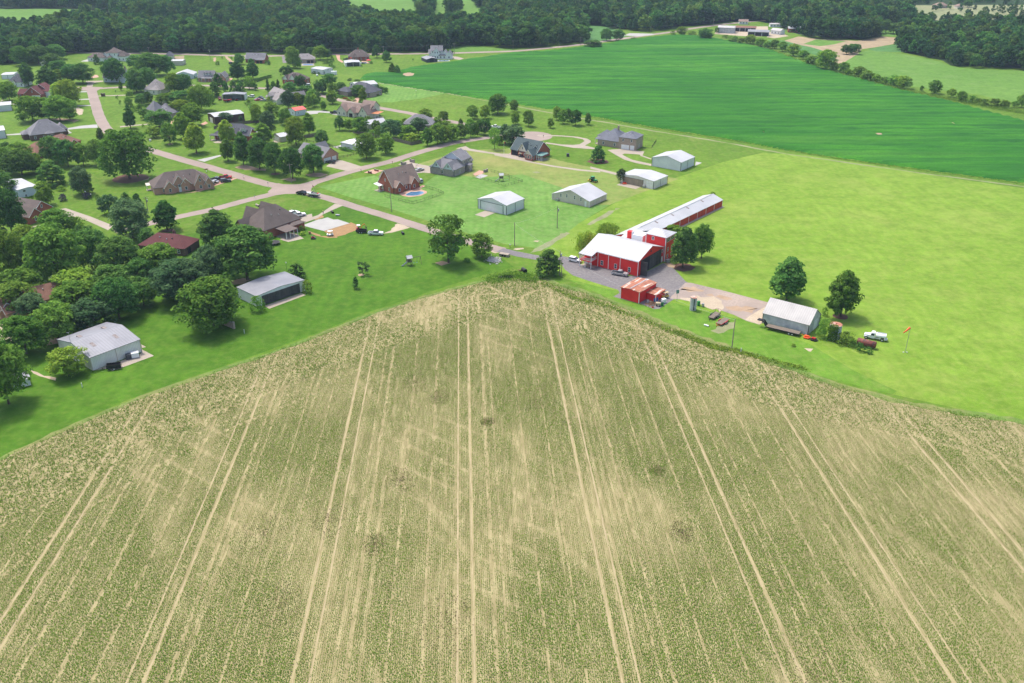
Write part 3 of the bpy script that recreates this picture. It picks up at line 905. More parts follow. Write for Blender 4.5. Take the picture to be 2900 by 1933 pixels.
# concrete slabs and pads
PADS = [('concrete', Q('x1', 885, 1172, 1120, 1090, 1400, 990, 1960, 790, 1960, 690, 2245, 842, 1330, 1178, 1200, 1120)), ('concrete', Q('x1', 1960, 585, 2070, 645, 1980, 672)),
        ('concrete', Q('o', 975, 650, 1380, 508, 1435, 530, 1030, 682)), ('concrete', Q('k', 1350, 815, 1465, 768, 1580, 792, 1455, 842)),
        ('concrete', Q('y5', 395, 722, 450, 697, 660, 738, 600, 766)), ('concrete_new', Q('y5', 1225, 520, 1235, 475, 1300, 487, 1262, 505)),
        ('concrete', Q('y6', 850, 380, 960, 320, 1000, 290, 1080, 262, 1290, 120, 1400, 140, 1270, 195, 1130, 260, 1075, 300)), ('concrete', Q('y6', 785, 320, 900, 270, 1000, 245, 1010, 300, 950, 330, 840, 395, 790, 380)),
        ('concrete_new', Q('y7', 75, 278, 300, 195, 345, 190, 420, 168, 500, 198, 560, 196, 720, 248, 370, 354)), ('concrete', Q('f', 1660, 1060, 1740, 1005, 1790, 990, 1840, 995, 2070, 1068, 1900, 1115)),
        ('concrete_new', Q('f', 225, 990, 480, 935, 500, 945, 310, 1010)), ('concrete_new', Q('e', 730, 640, 900, 610, 1080, 595, 1085, 632, 900, 640, 740, 655)),
        ('concrete_new', Q('e', 730, 640, 800, 690, 700, 710, 690, 700, 770, 690)), ('concrete_new', Q('e', 65, 705, 300, 690, 300, 705, 70, 718)),
        ('concrete_new', Q('e', 840, 232, 960, 225, 968, 237, 840, 240)), ('concrete_new', Q('e', 860, 316, 990, 308, 996, 320, 860, 324)), ('concrete_new', Q('e', 860, 386, 1010, 378, 1012, 390, 860, 394)),
        ('concrete', Q('z2', 350, 1062, 380, 980, 330, 935, 720, 922, 720, 948, 560, 965, 500, 1000, 485, 1062)), ('concrete', Q('z2', 610, 1258, 1220, 1238, 1220, 1256, 620, 1274)),
        ('brick_paving', Q('z3', 1500, 975, 1520, 920, 1580, 870, 1720, 868, 1700, 900, 1560, 970)), ('concrete_new', Q('z8', 2130, 590, 2352, 580, 2352, 640, 2140, 655)),
        ('concrete_new', Q('y1', 0, 670, 150, 655, 400, 650, 640, 680, 745, 720, 745, 750, 640, 735, 560, 700, 350, 690, 200, 715, 0, 740)),
        ('concrete', Q('z7', 0, 915, 340, 885, 620, 862, 630, 880, 350, 905, 0, 945)), ('brick_paving', Q('z7', 1120, 860, 1150, 780, 1200, 780, 1190, 860)), ('brick_paving', Q('z7', 1780, 870, 1900, 810, 1960, 850, 1840, 900)),
        ('concrete', Q('y4', 540, 240, 560, 228, 700, 232, 880, 240, 1060, 255, 1180, 280, 1225, 305, 1222, 325, 1150, 365, 1290, 400, 1290, 416, 1000, 395, 800, 362, 640, 338, 660, 325, 850, 352, 1000, 358, 1080, 350, 1145, 310, 1120, 285, 1000, 262, 850, 250, 700, 246, 600, 255)),
        ('concrete', Q('y5', 300, 352, 430, 340, 560, 350, 690, 368, 670, 410, 770, 445, 760, 452, 650, 415, 640, 400, 480, 390, 455, 402, 560, 455, 765, 500, 765, 520, 600, 490, 480, 455, 380, 400)),
        ('concrete', Q('y4', 0, 468, 180, 470, 210, 455, 300, 490, 420, 530, 515, 548, 470, 572, 800, 628, 1100, 668, 1344, 690, 1344, 708, 1050, 682, 700, 630, 400, 570, 0, 490)),
        ('concrete', Q('h', 800, 650, 1020, 705, 1018, 722, 800, 668)), ('concrete', Q('g', 1140, 862, 1250, 835, 1290, 862, 1500, 900, 1720, 930, 1700, 945, 1450, 910, 1230, 880)),
        ('concrete', Q('g', 500, 1040, 610, 990, 700, 1030, 865, 1060, 865, 1138, 780, 1130, 690, 1140, 680, 1120, 720, 1085)), ('brick_paving', Q('g', 120, 1130, 215, 1095, 340, 1105, 240, 1145)),
        ('concrete_new', Q('g', 1355, 1180, 1420, 1145, 1498, 1165, 1410, 1198)), ('brick_paving', Q('g', 1330, 1145, 1400, 1105, 1480, 1120, 1420, 1150, 1350, 1165)),
        ('brick_paving', Q('y3', 350, 430, 480, 375, 570, 355, 620, 330, 650, 340, 590, 375, 665, 400, 668, 420, 600, 450, 470, 466, 400, 452)), ('concrete', Q('i', 605, 565, 730, 545, 1010, 640, 1260, 740, 1200, 790, 980, 690, 800, 640, 700, 640)),
        ('concrete', Q('i', 290, 760, 480, 725, 490, 735, 310, 775)), ('concrete', Q('i', 380, 1200, 470, 1250, 700, 1320, 760, 1400, 660, 1390, 480, 1290)),
        ('asphalt', Q('z4', 770, 300, 840, 300, 870, 400, 910, 450, 790, 455)), ('brick_paving', Q('z4', 1960, 255, 2060, 265, 2060, 370, 2140, 430, 2110, 450, 2010, 390)),
        ('concrete', Q('z4', 1205, 515, 1215, 462, 1480, 460, 1495, 512)), ('brick_paving', Q('z5', 480, 400, 500, 365, 600, 380, 640, 410)),
        ('concrete', Q('z5', 1990, 285, 2100, 295, 2200, 325, 2130, 345, 2010, 330)), ('concrete_new', Q('z5', 1760, 375, 1765, 348, 1960, 350, 1970, 368)), ('brick_paving', Q('z5', 330, 1030, 420, 970, 470, 990, 440, 1060)),
        ('brick_paving', Q('z5', 150, 910, 330, 915, 340, 945, 180, 945)), ('concrete_new', Q('z2', 220, 500, 300, 470, 390, 445, 400, 500)), ('concrete', Q('z2', 1190, 385, 1290, 315, 1370, 315, 1250, 385)),
        ('concrete_new', Q('c', 1025, 325, 1080, 303, 1290, 308, 1310, 318, 1180, 330)), ('gravel_pale', Q('c', 1860, 310, 1900, 245, 2353, 240, 2353, 330, 2200, 335)), ('gravel_pale', Q('d', -10, 340, 0, 290, 120, 300, 190, 330, 60, 350)),
        ('brick_paving', Q('y8', 530, 375, 640, 385, 800, 365, 900, 318, 940, 320, 930, 335, 830, 368, 650, 390)), ('brick_paving', Q('y8', 930, 300, 1000, 270, 1240, 190, 1310, 200, 1130, 262, 1010, 300)),
        ('concrete', Q('z8', 1340, 1250, 1400, 1235, 1500, 1275, 1400, 1285)), ('concrete_new', Q('y1', 640, 1455, 830, 1415, 835, 1465, 780, 1495)), ('concrete', Q('z8', 20, 1270, 130, 1245, 230, 1265, 200, 1292, 80, 1292)),
        ('brick_paving', Q('z1', 2030, 690, 2100, 640, 2160, 640, 2200, 690, 2050, 712)), ('concrete', Q('z1', 0, 1235, 60, 1180, 80, 1190, 20, 1240)), ('concrete', Q('z1', 270, 1280, 430, 1255, 430, 1285, 280, 1302)),
        ('concrete', Q('x3', 140, 640, 230, 612, 340, 640, 430, 665, 345, 700, 240, 670)), ('brick_paving', Q('z6', 540, 880, 545, 820, 640, 800, 680, 850, 660, 895)), ('concrete', Q('y6', 590, 570, 800, 500, 900, 560, 700, 605))]
for k, (m_, pts) in enumerate(PADS):
    sheet('paving', pts, 0.042 + 0.0006 * (k % 7), m_)
# bare patches, clay, worn ground, riprap
for m_, pts in [('clay', Q('y7', 360, 356, 720, 250, 745, 240, 830, 290, 815, 340, 640, 400, 560, 430, 480, 430, 420, 410, 430, 380)), ('clay', Q('y7', 195, 182, 330, 128, 375, 165, 260, 205)),
                ('clay', Q('y7', 170, 360, 200, 365, 330, 420, 460, 428, 560, 430, 540, 447, 420, 445, 330, 430, 200, 390)), ('gravel_pale', Q('k', 340, 1020, 420, 985, 500, 905, 560, 925, 640, 960, 480, 1000, 420, 1020)),
                ('gravel_pale', Q('k', 1500, 1190, 1560, 1185, 1640, 1210, 1640, 1225, 1580, 1240, 1530, 1225)), ('gravel_pale', Q('k', 1760, 1190, 1880, 1182, 1890, 1195, 1820, 1210)),
                ('meadow_pale', Q('l', 630, 530, 720, 470, 850, 400, 960, 350, 1000, 350, 880, 430, 750, 500, 660, 540)), ('meadow_pale', Q('l', 0, 850, 60, 800, 350, 640, 420, 610, 450, 630, 330, 700, 120, 820)),
                ('gravel_pale', Q('l', 40, 705, 100, 712, 80, 725, 45, 715)), ('meadow_pale', Q('m', 950, 620, 1060, 560, 1130, 560, 1120, 600, 1010, 640)), ('gravel_pale', Q('m', 1640, 750, 1700, 755, 1690, 768, 1650, 765)),
                ('bare_earth', Q('e', 1260, 1190, 1400, 1180, 1550, 1195, 1660, 1180, 1640, 1210, 1450, 1220, 1300, 1210)), ('gravel_pale', Q('z6', 1620, 200, 1740, 185, 1860, 240, 1830, 340, 1740, 360, 1720, 300, 1640, 240)),
                ('bare_earth', Q('z6', 1090, 440, 1300, 430, 1600, 440, 1740, 470, 1640, 520, 1600, 490, 1200, 470)), ('bare_earth', Q('f', 1170, 1205, 1260, 1185, 1340, 1200, 1330, 1225, 1230, 1225)),
                ('bare_earth', Q('f', 1420, 1150, 1560, 1130, 1680, 1150, 1600, 1180, 1470, 1170)), ('bare_earth', Q('f', 640, 1070, 760, 1040, 900, 1080, 1000, 1090, 980, 1110, 760, 1100)),
                ('meadow_pale', Q('k', 1990, 340, 2040, 330, 2090, 345, 2040, 355)), ('gravel_pale', Q('n', 340, 970, 420, 1000, 620, 1060, 600, 1090, 450, 1040, 360, 1000)), ('gravel_pale', Q('n', 0, 430, 130, 560, 130, 690, 60, 690, 0, 660)),
                ('bare_earth', Q('n', 480, 600, 640, 610, 660, 670, 520, 700)), ('gravel_pale', Q('n', 880, 420, 960, 440, 1000, 490, 960, 505)), ('bare_earth', Q('o', 600, 380, 740, 340, 830, 350, 780, 400, 620, 420)),
                ('bare_earth', Q('k', 900, 1345, 1000, 1330, 1080, 1350, 980, 1375)), ('bare_earth', Q('l', 1540, 1000, 1640, 960, 1700, 980, 1640, 1010)), ('bare_earth', Q('z3', 1290, 420, 1350, 405, 1340, 500, 1290, 500)),
                ('bare_earth', Q('z3', 1540, 380, 1590, 380, 1700, 480, 1750, 510, 1640, 500, 1560, 420)), ('plowed', Q('z3', 390, 385, 640, 365, 630, 440, 390, 440))]:
    sheet('bare_soil', rag(pts, 0.3), 0.016 + 0.0008 * random.randint(0, 5), m_, px=False)

# ------------------------------------------------------------------ trees and shrubs
leaf_mat('leaf_dark', (0.027, 0.105, 0.025), (0.165, 0.31, 0.062), 0.35)
leaf_mat('leaf_mid', (0.045, 0.15, 0.02), (0.26, 0.42, 0.068), 0.35)
leaf_mat('leaf_fresh', (0.055, 0.155, 0.016), (0.3, 0.43, 0.06), 0.35)
leaf_mat('leaf_lime', (0.1, 0.23, 0.018), (0.42, 0.55, 0.08), 0.5)
leaf_mat('leaf_blue', (0.035, 0.105, 0.04), (0.18, 0.29, 0.115), 0.45)
leaf_mat('leaf_flower', (0.03, 0.075, 0.02), (0.075, 0.13, 0.04), tip=(0.5, 0.42, 0.36))
leaf_mat('leaf_purple', (0.05, 0.045, 0.075), (0.11, 0.1, 0.15))
leaf_mat('leaf_red', (0.07, 0.02, 0.015), (0.3, 0.05, 0.03))
leaf_mat('leaf_forest', (0.016, 0.078, 0.022), (0.115, 0.235, 0.055), 0.35, 0.03, vr=(0.65, 1.4))
leaf_mat('leaf_forest_dark', (0.012, 0.055, 0.02), (0.065, 0.15, 0.048), 0.35, 0.02, vr=(0.7, 1.3))
leaf_mat('leaf_forest_pale', (0.026, 0.105, 0.024), (0.175, 0.31, 0.062), 0.35, 0.03, vr=(0.6, 1.3))


def crown_profile(sp, t):
    """radius factor at height fraction t of the crown"""
    if sp in ('o', 'f'):
        return max(0.0, 1 - abs(2 * t - 0.8) ** 2.6 / 1.75) ** 0.6
    if sp == 'm':
        return max(0.0, (math.sin(math.pi * (0.12 + 0.86 * t) ** 0.72))) ** 0.75
    if sp == 'c':
        return min(1.0, 0.45 + t * 3.2) * max(0.0, 1 - t) ** 0.62 * 1.12
    if sp == 'v':
        return 1.14 * min(1.0, 0.75 + t * 2) * max(0.0, 1 - t ** 1.9) ** 0.65
    if sp == 'p':
        return min(1.0, 0.5 + t * 3) * (1.03 - t) * (0.78 + 0.3 * math.sin(t * 19))
    if sp in ('b', 'h'):
        return math.sqrt(max(0.0, 1 - (t * 1.02 - 0.12) ** 2))
    if sp == 'w':
        return min(1.0, 0.9 + 0.2 * t) * math.sqrt(max(0.0, 1 - t ** 2.6))
    return 1.0


def make_crown(name, sp, Hm, Wm, nleaf, clumps, leaf, seed, m):
    """leaf cards gathered into clumps spread through the crown volume"""
    r = np.random.default_rng(seed)
    z0 = {'o': 0.15, 'm': 0.15, 'c': 0.12, 'v': 0.0, 'p': 0.1, 'b': 0.0, 'h': 0.0, 'w': 0.05, 's': 0.25, 'f': 0.14}[sp] * Hm
    ch = Hm - z0
    C = []
    while len(C) < clumps:
        t = r.random() ** 0.85
        rad = crown_profile(sp if sp != 's' else 'o', t) * Wm / 2
        if r.random() > 0.25 + 0.75 * rad / (Wm / 2):
            continue
        a = r.uniform(0, math.tau)
        lob = 1.0 + 0.16 * math.sin(2 * a + seed) + 0.1 * math.sin(5 * a + 2 * seed) + 0.08 * math.sin(3 * a + t * 9)
        q = rad * lob * (r.uniform(0.62, 0.93) if r.random() < 0.78 else r.uniform(0.0, 0.6))
        cr = Wm * r.uniform(0.085, 0.165) * (0.75 if sp in 'cvp' else 1.0)
        C.append((q * math.cos(a), q * math.sin(a), z0 + t * ch - cr * 0.45 * (t > 0.8), cr))
    C = np.array(C)
    idx = r.integers(0, len(C), nleaf)
    d = r.normal(0, 1, (nleaf, 3))
    d /= np.linalg.norm(d, axis=1)[:, None]
    flip = (d[:, 2] < -0.25) & (r.random(nleaf) < 0.75)
    d[flip, 2] *= -1
    rr = C[idx, 3] * r.uniform(0.55, 1.05, nleaf) ** 0.6
    p = C[idx, :3] + d * rr[:, None] * np.array([1.0, 1.0, 0.7])
    if sp == 'w':
        p[:, 2] -= r.random(nleaf) * 0.16 * Hm
    p[:, 2] = np.clip(p[:, 2], 0.04 * Hm if sp not in 'bhv' else 0.05, None)
    nrm = d * 1.0 + r.normal(0, 0.35, (nleaf, 3)) + np.array([0, 0, 0.5])
    nrm /= np.linalg.norm(nrm, axis=1)[:, None]
    tx = np.cross(nrm, r.normal(0, 1, (nleaf, 3)))
    tx /= np.maximum(np.linalg.norm(tx, axis=1)[:, None], 1e-6)
    ty = np.cross(nrm, tx)
    s = leaf * r.uniform(0.55, 1.35, nleaf)[:, None]
    if sp == 'w':
        ty = ty * 0.5 + np.array([0, 0, -1.3])
        tx = tx * 0.9
    q = 0.62
    V = np.stack([p - tx * s, p - ty * s * q, p + tx * s, p + ty * s * q + nrm * s * 0.25], 1).reshape(-1, 3)
    me = np_mesh(name, V, np.arange(nleaf * 4).reshape(-1, 4))
    me.materials.append(MATS[m])
    return me


def make_trunk(name, sp, Hm, Wm, seed):
    r = random.Random(seed)
    b = MB()
    k = {'o': 0.62, 'm': 0.75, 'c': 0.85, 'v': 0.8, 'p': 0.92, 'w': 0.5, 's': 0.7, 'f': 0.5}.get(sp, 0.5)
    r0 = 0.028 * Hm if sp != 'v' else 0.02 * Hm
    b.tube([(0, 0, -0.1), (0.01 * Hm, 0, Hm * 0.2), (-0.01 * Hm, 0.01 * Hm, Hm * 0.45), (0, 0, Hm * k)], r0, 7, r0 * 0.3)
    for j in range(7 if sp in 'omsfw' else 4):
        a = j * 2.4 + r.random()
        h0 = Hm * r.uniform(0.16, 0.42)
        L = Wm * r.uniform(0.24, 0.4)
        b.tube([(0, 0, h0), (math.cos(a) * L * 0.55, math.sin(a) * L * 0.55, h0 + Hm * 0.12), (math.cos(a) * L, math.sin(a) * L, h0 + Hm * r.uniform(0.2, 0.34))], r0 * 0.42, 5, r0 * 0.12)
    me = b.mesh(name)
    me.materials.append(MATS['bark'])
    return me


PROTO = {}
SIZES = {'S': (4.5, 2000, 60, 0.2), 'M': (9.0, 4200, 120, 0.31), 'L': (14.5, 7000, 180, 0.42)}
COLR = dict(D='leaf_dark', G='leaf_mid', Y='leaf_lime', B='leaf_blue', F='leaf_flower', P='leaf_purple', R='leaf_red')


def proto(sp, size, col, var):
    key = (sp, size, col, var)
    if key not in PROTO:
        Hm, n, cl, lf = SIZES[size]
        Wm = Hm * {'o': 0.9, 'm': 0.66, 'c': 0.6, 'v': 0.75, 'p': 0.55, 'b': 1.3, 'h': 1.3, 'w': 1.25, 's': 0.9, 'f': 1.0}[sp]
        if sp == 's':
            n, cl = n // 3, cl // 3
        if sp in 'bh':
            n = int(n * 0.8)
        sd = 1 + (sum(map(ord, sp + size + col)) * 7 + var * 13) % 5000
        PROTO[key] = (make_crown('crown', sp, Hm, Wm, n, cl, lf, sd, 'leaf_fresh' if (col == 'G' and var == 1) else COLR[col]), make_trunk('trunk', sp, Hm, Wm, sd), Hm, Wm)
    return PROTO[key]


SPN = dict(o='broadleaf_tree', m='maple_tree', c='conical_tree', v='cedar_tree', p='pine_tree', b='shrub', h='shrub', w='willow_tree', s='sapling', f='flowering_tree')
SPW = dict(o='round-crowned tree', m='tall oval tree', c='conical tree', v='dense cedar', p='pine', b='shrub', h='low hedge', w='willow', s='thin sparse tree', f='white-flowering tree')
COLW = dict(D='dark green', G='green', Y='yellow-green', B='grey-green', F='', P='purple', R='red')
N_TREES = 0


def plant(X, Y, Hm, Wm, code, label, group=None, name=None):
    global N_TREES
    N_TREES += 1
    sp, col = code[0], code[1]
    size = 'S' if Hm < 6 else ('M' if Hm < 11.5 else 'L')
    cr, tr, ph, pw = proto(sp, size, col, N_TREES % 3)
    root = empty(name or SPN[sp], (X, Y), random.uniform(0, math.tau))
    k = random.uniform(0.93, 1.07)
    root.scale = (Wm / pw * k, Wm / pw / k, Hm / ph)
    tag(root, label, 'shrub' if sp in 'bh' else 'tree', group)
    c = bpy.data.objects.new('crown', cr)
    COL.objects.link(c)
    c.parent = root
    if sp not in 'bh':
        t = bpy.data.objects.new('trunk', tr)
        COL.objects.link(t)
        t.parent = root
    return root


def grove(where, crop, rows, group=None, from_='from the left'):
    """rows: (base x, base y, width px, height px, code[, own label])"""
    data = []
    for row in rows:
        c = crop
        if isinstance(row[0], str):
            c, row = row[0], row[1:]
        x, y, w, h, code = row[:5]
        own = row[5] if len(row) > 5 else None
        px, py = P(c, x, y)
        s = scale_at(py)
        g = G((px, py))
        k = CROPS[c][2]
        Wm = w / k / s
        Hm = max(0.5, z_at(g.y, py - h / k) * 1.06 - (0.05 * Wm if code[0] in 'ofbhw' else 0.0))
        data.append((px, py, g.x, g.y, Hm, Wm, code, own))
    kinds = {}
    for d in sorted(data, key=lambda d: d[0]):
        kinds.setdefault(d[6], []).append(d)
    for code, ds in kinds.items():
        free = [d for d in ds if not d[7]]
        kind = (COLW[code[1]] + ' ' + SPW[code[0]]).strip()
        for k, d in enumerate(free):
            lab = f'{kind} {where}' if len(free) == 1 else f'{ORD[k]} {kind} {from_} {where}'
            plant(d[2], d[3], d[4], d[5], code, lab, group)
        for d in ds:
            if d[7]:
                plant(d[2], d[3], d[4], d[5], code, d[7], group)


grove('around the maroon-roofed brick house', 'z1', [
    (640, 890, 330, 490, 'mD'), (1085, 940, 390, 470, 'mD'), (1365, 850, 360, 330, 'oG'), (1620, 830, 440, 430, 'oD'), (1850, 825, 440, 440, 'oD'), (220, 1215, 410, 430, 'oG'),
    (1560, 1330, 480, 580, 'oY'), (1390, 1230, 400, 430, 'oY')], 'trees around the maroon-roofed house')
grove('near the small tan shed', 'z1', [(485, 432, 360, 430, 'oG', 'pale green oak alone on the grass before the woods'), (1190, 480, 400, 320, 'oD'), (1310, 570, 390, 270, 'oD'),
                                        (2160, 405, 145, 215, 'vD', 'small dark pyramidal tree before the white two-storey house'), (860, 400, 420, 420, 'oD'), (1250, 290, 420, 330, 'oD'), (200, 370, 420, 380, 'oD')],
      'trees near the small tan shed')
grove('behind the grey-roofed dark brick house', 'z6', [(735, 490, 620, 560, 'oG'), (1095, 445, 340, 470, 'oG'), (1340, 485, 560, 560, 'oG'), (1565, 452, 280, 270, 'oG')], 'trees behind the dark brick house')
grove('in the left thicket before the red-roofed house', 'e', [(85, 930, 135, 140, 'oD'), (235, 1040, 280, 240, 'oG'), (60, 1120, 240, 270, 'oG'), (250, 1155, 360, 270, 'oD'), (395, 1130, 200, 210, 'oG'), (150, 1010, 180, 180, 'oD')],
      'thicket left of the red-roofed house')
grove('in front of the red-roofed brick house', 'e', [(600, 1020, 270, 290, 'oD'), (760, 1060, 240, 290, 'oD'), (930, 1050, 190, 240, 'oG'), (1100, 1045, 200, 280, 'oG'), (615, 890, 140, 150, 'oG'), (1125, 795, 115, 155, 'cG'), (1235, 770, 130, 125, 'oG'),
                                                      (1440, 1195, 500, 530, 'oG', 'huge dense green tree, the biggest beside the curving road')], 'trees before the red-roofed house')
grove('on the lawn left of the pink brick house', 'e', [(590, 1265, 310, 255, 'vD', 'broad dark evergreen mound on the left lawn'), (915, 1368, 240, 295, 'oB'), (990, 1362, 115, 125, 'oG'), (515, 1492, 205, 255, 'oG'),
                                                       (700, 1442, 100, 75, 'bP'), (970, 1422, 95, 72, 'bP'), (1090, 1440, 62, 62, 'bD'), (685, 1332, 90, 60, 'bG')], 'garden trees left of the pink brick house')
grove('around the maroon hip-roofed house', 'i', [(1225, 602, 195, 205, 'oB'), (1410, 560, 125, 180, 'vD'), (1535, 560, 125, 170, 'vD'), (1480, 870, 430, 420, 'oB'), (1860, 788, 270, 308, 'mD', 'dark round tree in a mulch ring beside the lower street'),
                                                  (1640, 955, 200, 190, 'oD'), (80, 410, 240, 260, 'oD'), (140, 840, 340, 490, 'oD'), (640, 830, 340, 270, 'oG'), (850, 810, 180, 170, 'oG')], 'trees around the maroon hip-roofed house')
grove('in the dense left-hand wood lot', 'i', [(140, 1330, 320, 520, 'oG'), (660, 1385, 560, 640, 'oG'), (420, 1290, 300, 420, 'oD'), (1060, 1230, 350, 440, 'oD'), (1360, 1330, 430, 460, 'oD'), (1790, 1320, 430, 370, 'oG'), (1600, 1400, 300, 300, 'oD'),
                                             (2010, 1560, 560, 430, 'oB'), (250, 1570, 440, 350, 'oG'), (870, 1560, 480, 330, 'oG'), (1290, 1610, 430, 420, 'oD'), (960, 1000, 260, 260, 'oD'), (300, 980, 260, 240, 'oG'), ('j', 390, 1420, 350, 440, 'oB'),
                                             ('n', 210, 330, 400, 330, 'oG'), ('n', 1330, 400, 430, 430, 'oD'), ('n', 850, 340, 480, 340, 'oG'), ('n', 1600, 250, 300, 300, 'oD')], 'wood lot at the left')
grove('beside the brown-roofed brick house', 'j', [(460, 965, 375, 375, 'mD', 'dark round maple beside the maroon hip-roofed house'), (790, 1335, 630, 570, 'oD', 'massive dark oak below the brown-roofed house'), (1335, 1325, 185, 160, 'vD'), (895, 840, 120, 100, 'bG'),
                                                  (2070, 1282, 155, 145, 'sB', 'small bare-branched tree alone on the open lawn'), (1990, 1437, 90, 125, 'cD', 'little conical sapling on the open lawn'),
                                                  (1390, 800, 70, 60, 'bG'), (1400, 840, 70, 40, 'bY'), (740, 770, 90, 60, 'bD')], 'trees beside the brown-roofed house')
grove('around the grey hangar with black doors', 'o', [(400, 885, 650, 520, 'oG', 'bright green spreading tree left of the black-doored hangar'), (150, 575, 450, 430, 'oB'), (895, 706, 160, 165, 'bG', 'clipped round shrub at the left end of black doors'),
                                                     (1455, 502, 120, 138, 'bG', 'clipped round shrub at the right end of black doors')], 'trees around the black-doored hangar')
grove('above the beige metal shed', 'n', [(650, 625, 450, 390, 'oG'), (300, 785, 460, 400, 'oG'), (380, 400, 340, 270, 'oB'), (1050, 495, 480, 310, 'oB')], 'trees above the beige shed')
grove('beside the beige metal shed', 'n', [(100, 1345, 500, 670, 'oG', 'large green tree hiding a small white shed'), (770, 1025, 370, 295, 'oG', 'small green tree before the beige shed gable')], 'trees beside the beige shed')
grove('near the asphalt drive entrance', 'k', [(1060, 1345, 430, 500, 'sG', 'ragged tree with a bare split crown by the street'), (1430, 1288, 250, 262, 'oG', 'small spreading tree beside the culvert'), (1268, 1332, 90, 42, 'bD'),
                                              (1060, 1335, 400, 300, 'sD', 'lower foliage around the ragged split tree'), (2170, 1478, 275, 262, 'vD', 'big dark juniper beside the twin poles')], 'trees near the drive entrance')
grove('behind the big red barn', 'l', [(860, 700, 300, 195, 'wY'), (640, 828, 300, 230, 'wY'), (1700, 1003, 265, 420, 'mD', 'dark oval tree at the red tower corner'), (1905, 905, 225, 365, 'oG', 'rounder green tree behind the red tower'), (1590, 640, 190, 105, 'oY'), (1455, 655, 115, 65, 'oY'), (2030, 190, 60, 25, 'bG')],
      'trees behind the red barn')
grove('behind the grey metal barn', 'm', [(1510, 388, 240, 295, 'mD', 'tall dark tree behind the grey barn roof'), (1910, 512, 232, 318, 'mG', 'tall green tree right of the grey barn')], 'tall trees behind the grey barn')
grove('beside the vine-covered silo', 'm', [(1785, 668, 115, 140, 'bG'), (1755, 570, 55, 60, 'bG'), (1790, 505, 50, 60, 'bG'), (1940, 708, 150, 78, 'bG'), (2050, 768, 68, 62, 'bD'), (2115, 782, 62, 42, 'bD'), (1990, 735, 70, 60, 'bG'), (1560, 732, 40, 20, 'bG')], 'shrubs beside the vine-covered silo', 'from the left')
grove('in the front row at the street corner', 'f', [(575, 1002, 155, 240, 'mG'), (745, 1047, 195, 345, 'mD'), (925, 1092, 260, 345, 'oD'), (1097, 1142, 225, 338, 'oD'), (1290, 1197, 245, 338, 'oD'), (1525, 1132, 262, 312, 'oD')], 'oak row at the street corner')
grove('around the pyramid-roofed grey house', 'z7', [
    (1420, 1190, 390, 550, 'mY'), (1700, 1512, 435, 640, 'mY'), (1120, 1312, 365, 455, 'oG'), (760, 1175, 340, 240, 'oG'), (240, 962, 280, 490, 'cD'), (1640, 905, 470, 500, 'oG'), (1360, 665, 400, 345, 'oY'), (1820, 572, 490, 565, 'oY'), (870, 935, 500, 395, 'oD'),
    (570, 765, 255, 225, 'oG'), (205, 482, 180, 215, 'oG'), (265, 500, 85, 105, 'cG'), (310, 582, 105, 120, 'bG'), (205, 275, 170, 160, 'oG'), (480, 442, 290, 250, 'oD'), (650, 425, 205, 270, 'oD'), (1010, 405, 400, 225, 'oG'), (960, 525, 330, 170, 'fF'),
    (1380, 385, 500, 265, 'oD'), (2055, 402, 115, 205, 'oG'), (490, 595, 260, 175, 'oG'), (515, 932, 62, 62, 'bG'), (375, 165, 380, 320, 'oD'), (1180, 560, 200, 160, 'oD'), (1190, 700, 110, 90, 'bY')], 'trees around the pyramid-roofed house')
grove('beside the upper street', 'z2', [(980, 955, 520, 520, 'oD'), (1470, 1180, 440, 510, 'oD'), (1740, 1090, 380, 450, 'oD'), (1480, 650, 400, 290, 'oD'), (1800, 810, 580, 500, 'oD'), (2150, 790, 320, 420, 'oD'), (1620, 730, 360, 230, 'oG'), (1130, 1142, 95, 212, 'cG'),
                                        (1045, 1352, 90, 95, 'sG'), (1105, 1492, 62, 142, 'sG'), (1000, 1175, 30, 42, 'bD')], 'trees beside the upper street')
grove('around the open-fronted hangar', 'z3', [
    (430, 1200, 400, 440, 'oY'), (640, 1200, 360, 420, 'oD'), (1840, 922, 320, 400, 'mD'), (2170, 882, 330, 420, 'cD'), (2090, 1112, 235, 285, 'oG'), (2225, 1142, 112, 180, 'mD'), (1870, 562, 215, 245, 'oD'), (1400, 1105, 245, 325, 'vD'), (1330, 1285, 265, 325, 'vD'),
    (1570, 1172, 135, 240, 'vD'), (1750, 1172, 185, 250, 'vD'), (1900, 1172, 195, 245, 'vD'), (1270, 1442, 112, 232, 'oG'), (945, 942, 62, 78, 'bD'), (1385, 572, 112, 78, 'bD'), (875, 872, 42, 52, 'bD'), (1485, 432, 48, 48, 'bD'), (1695, 442, 50, 62, 'bD'),
    (2160, 1412, 60, 115, 'sG'), (2030, 1512, 90, 115, 'sG'), (2080, 1440, 110, 100, 'oG')], 'trees around the open-fronted hangar')
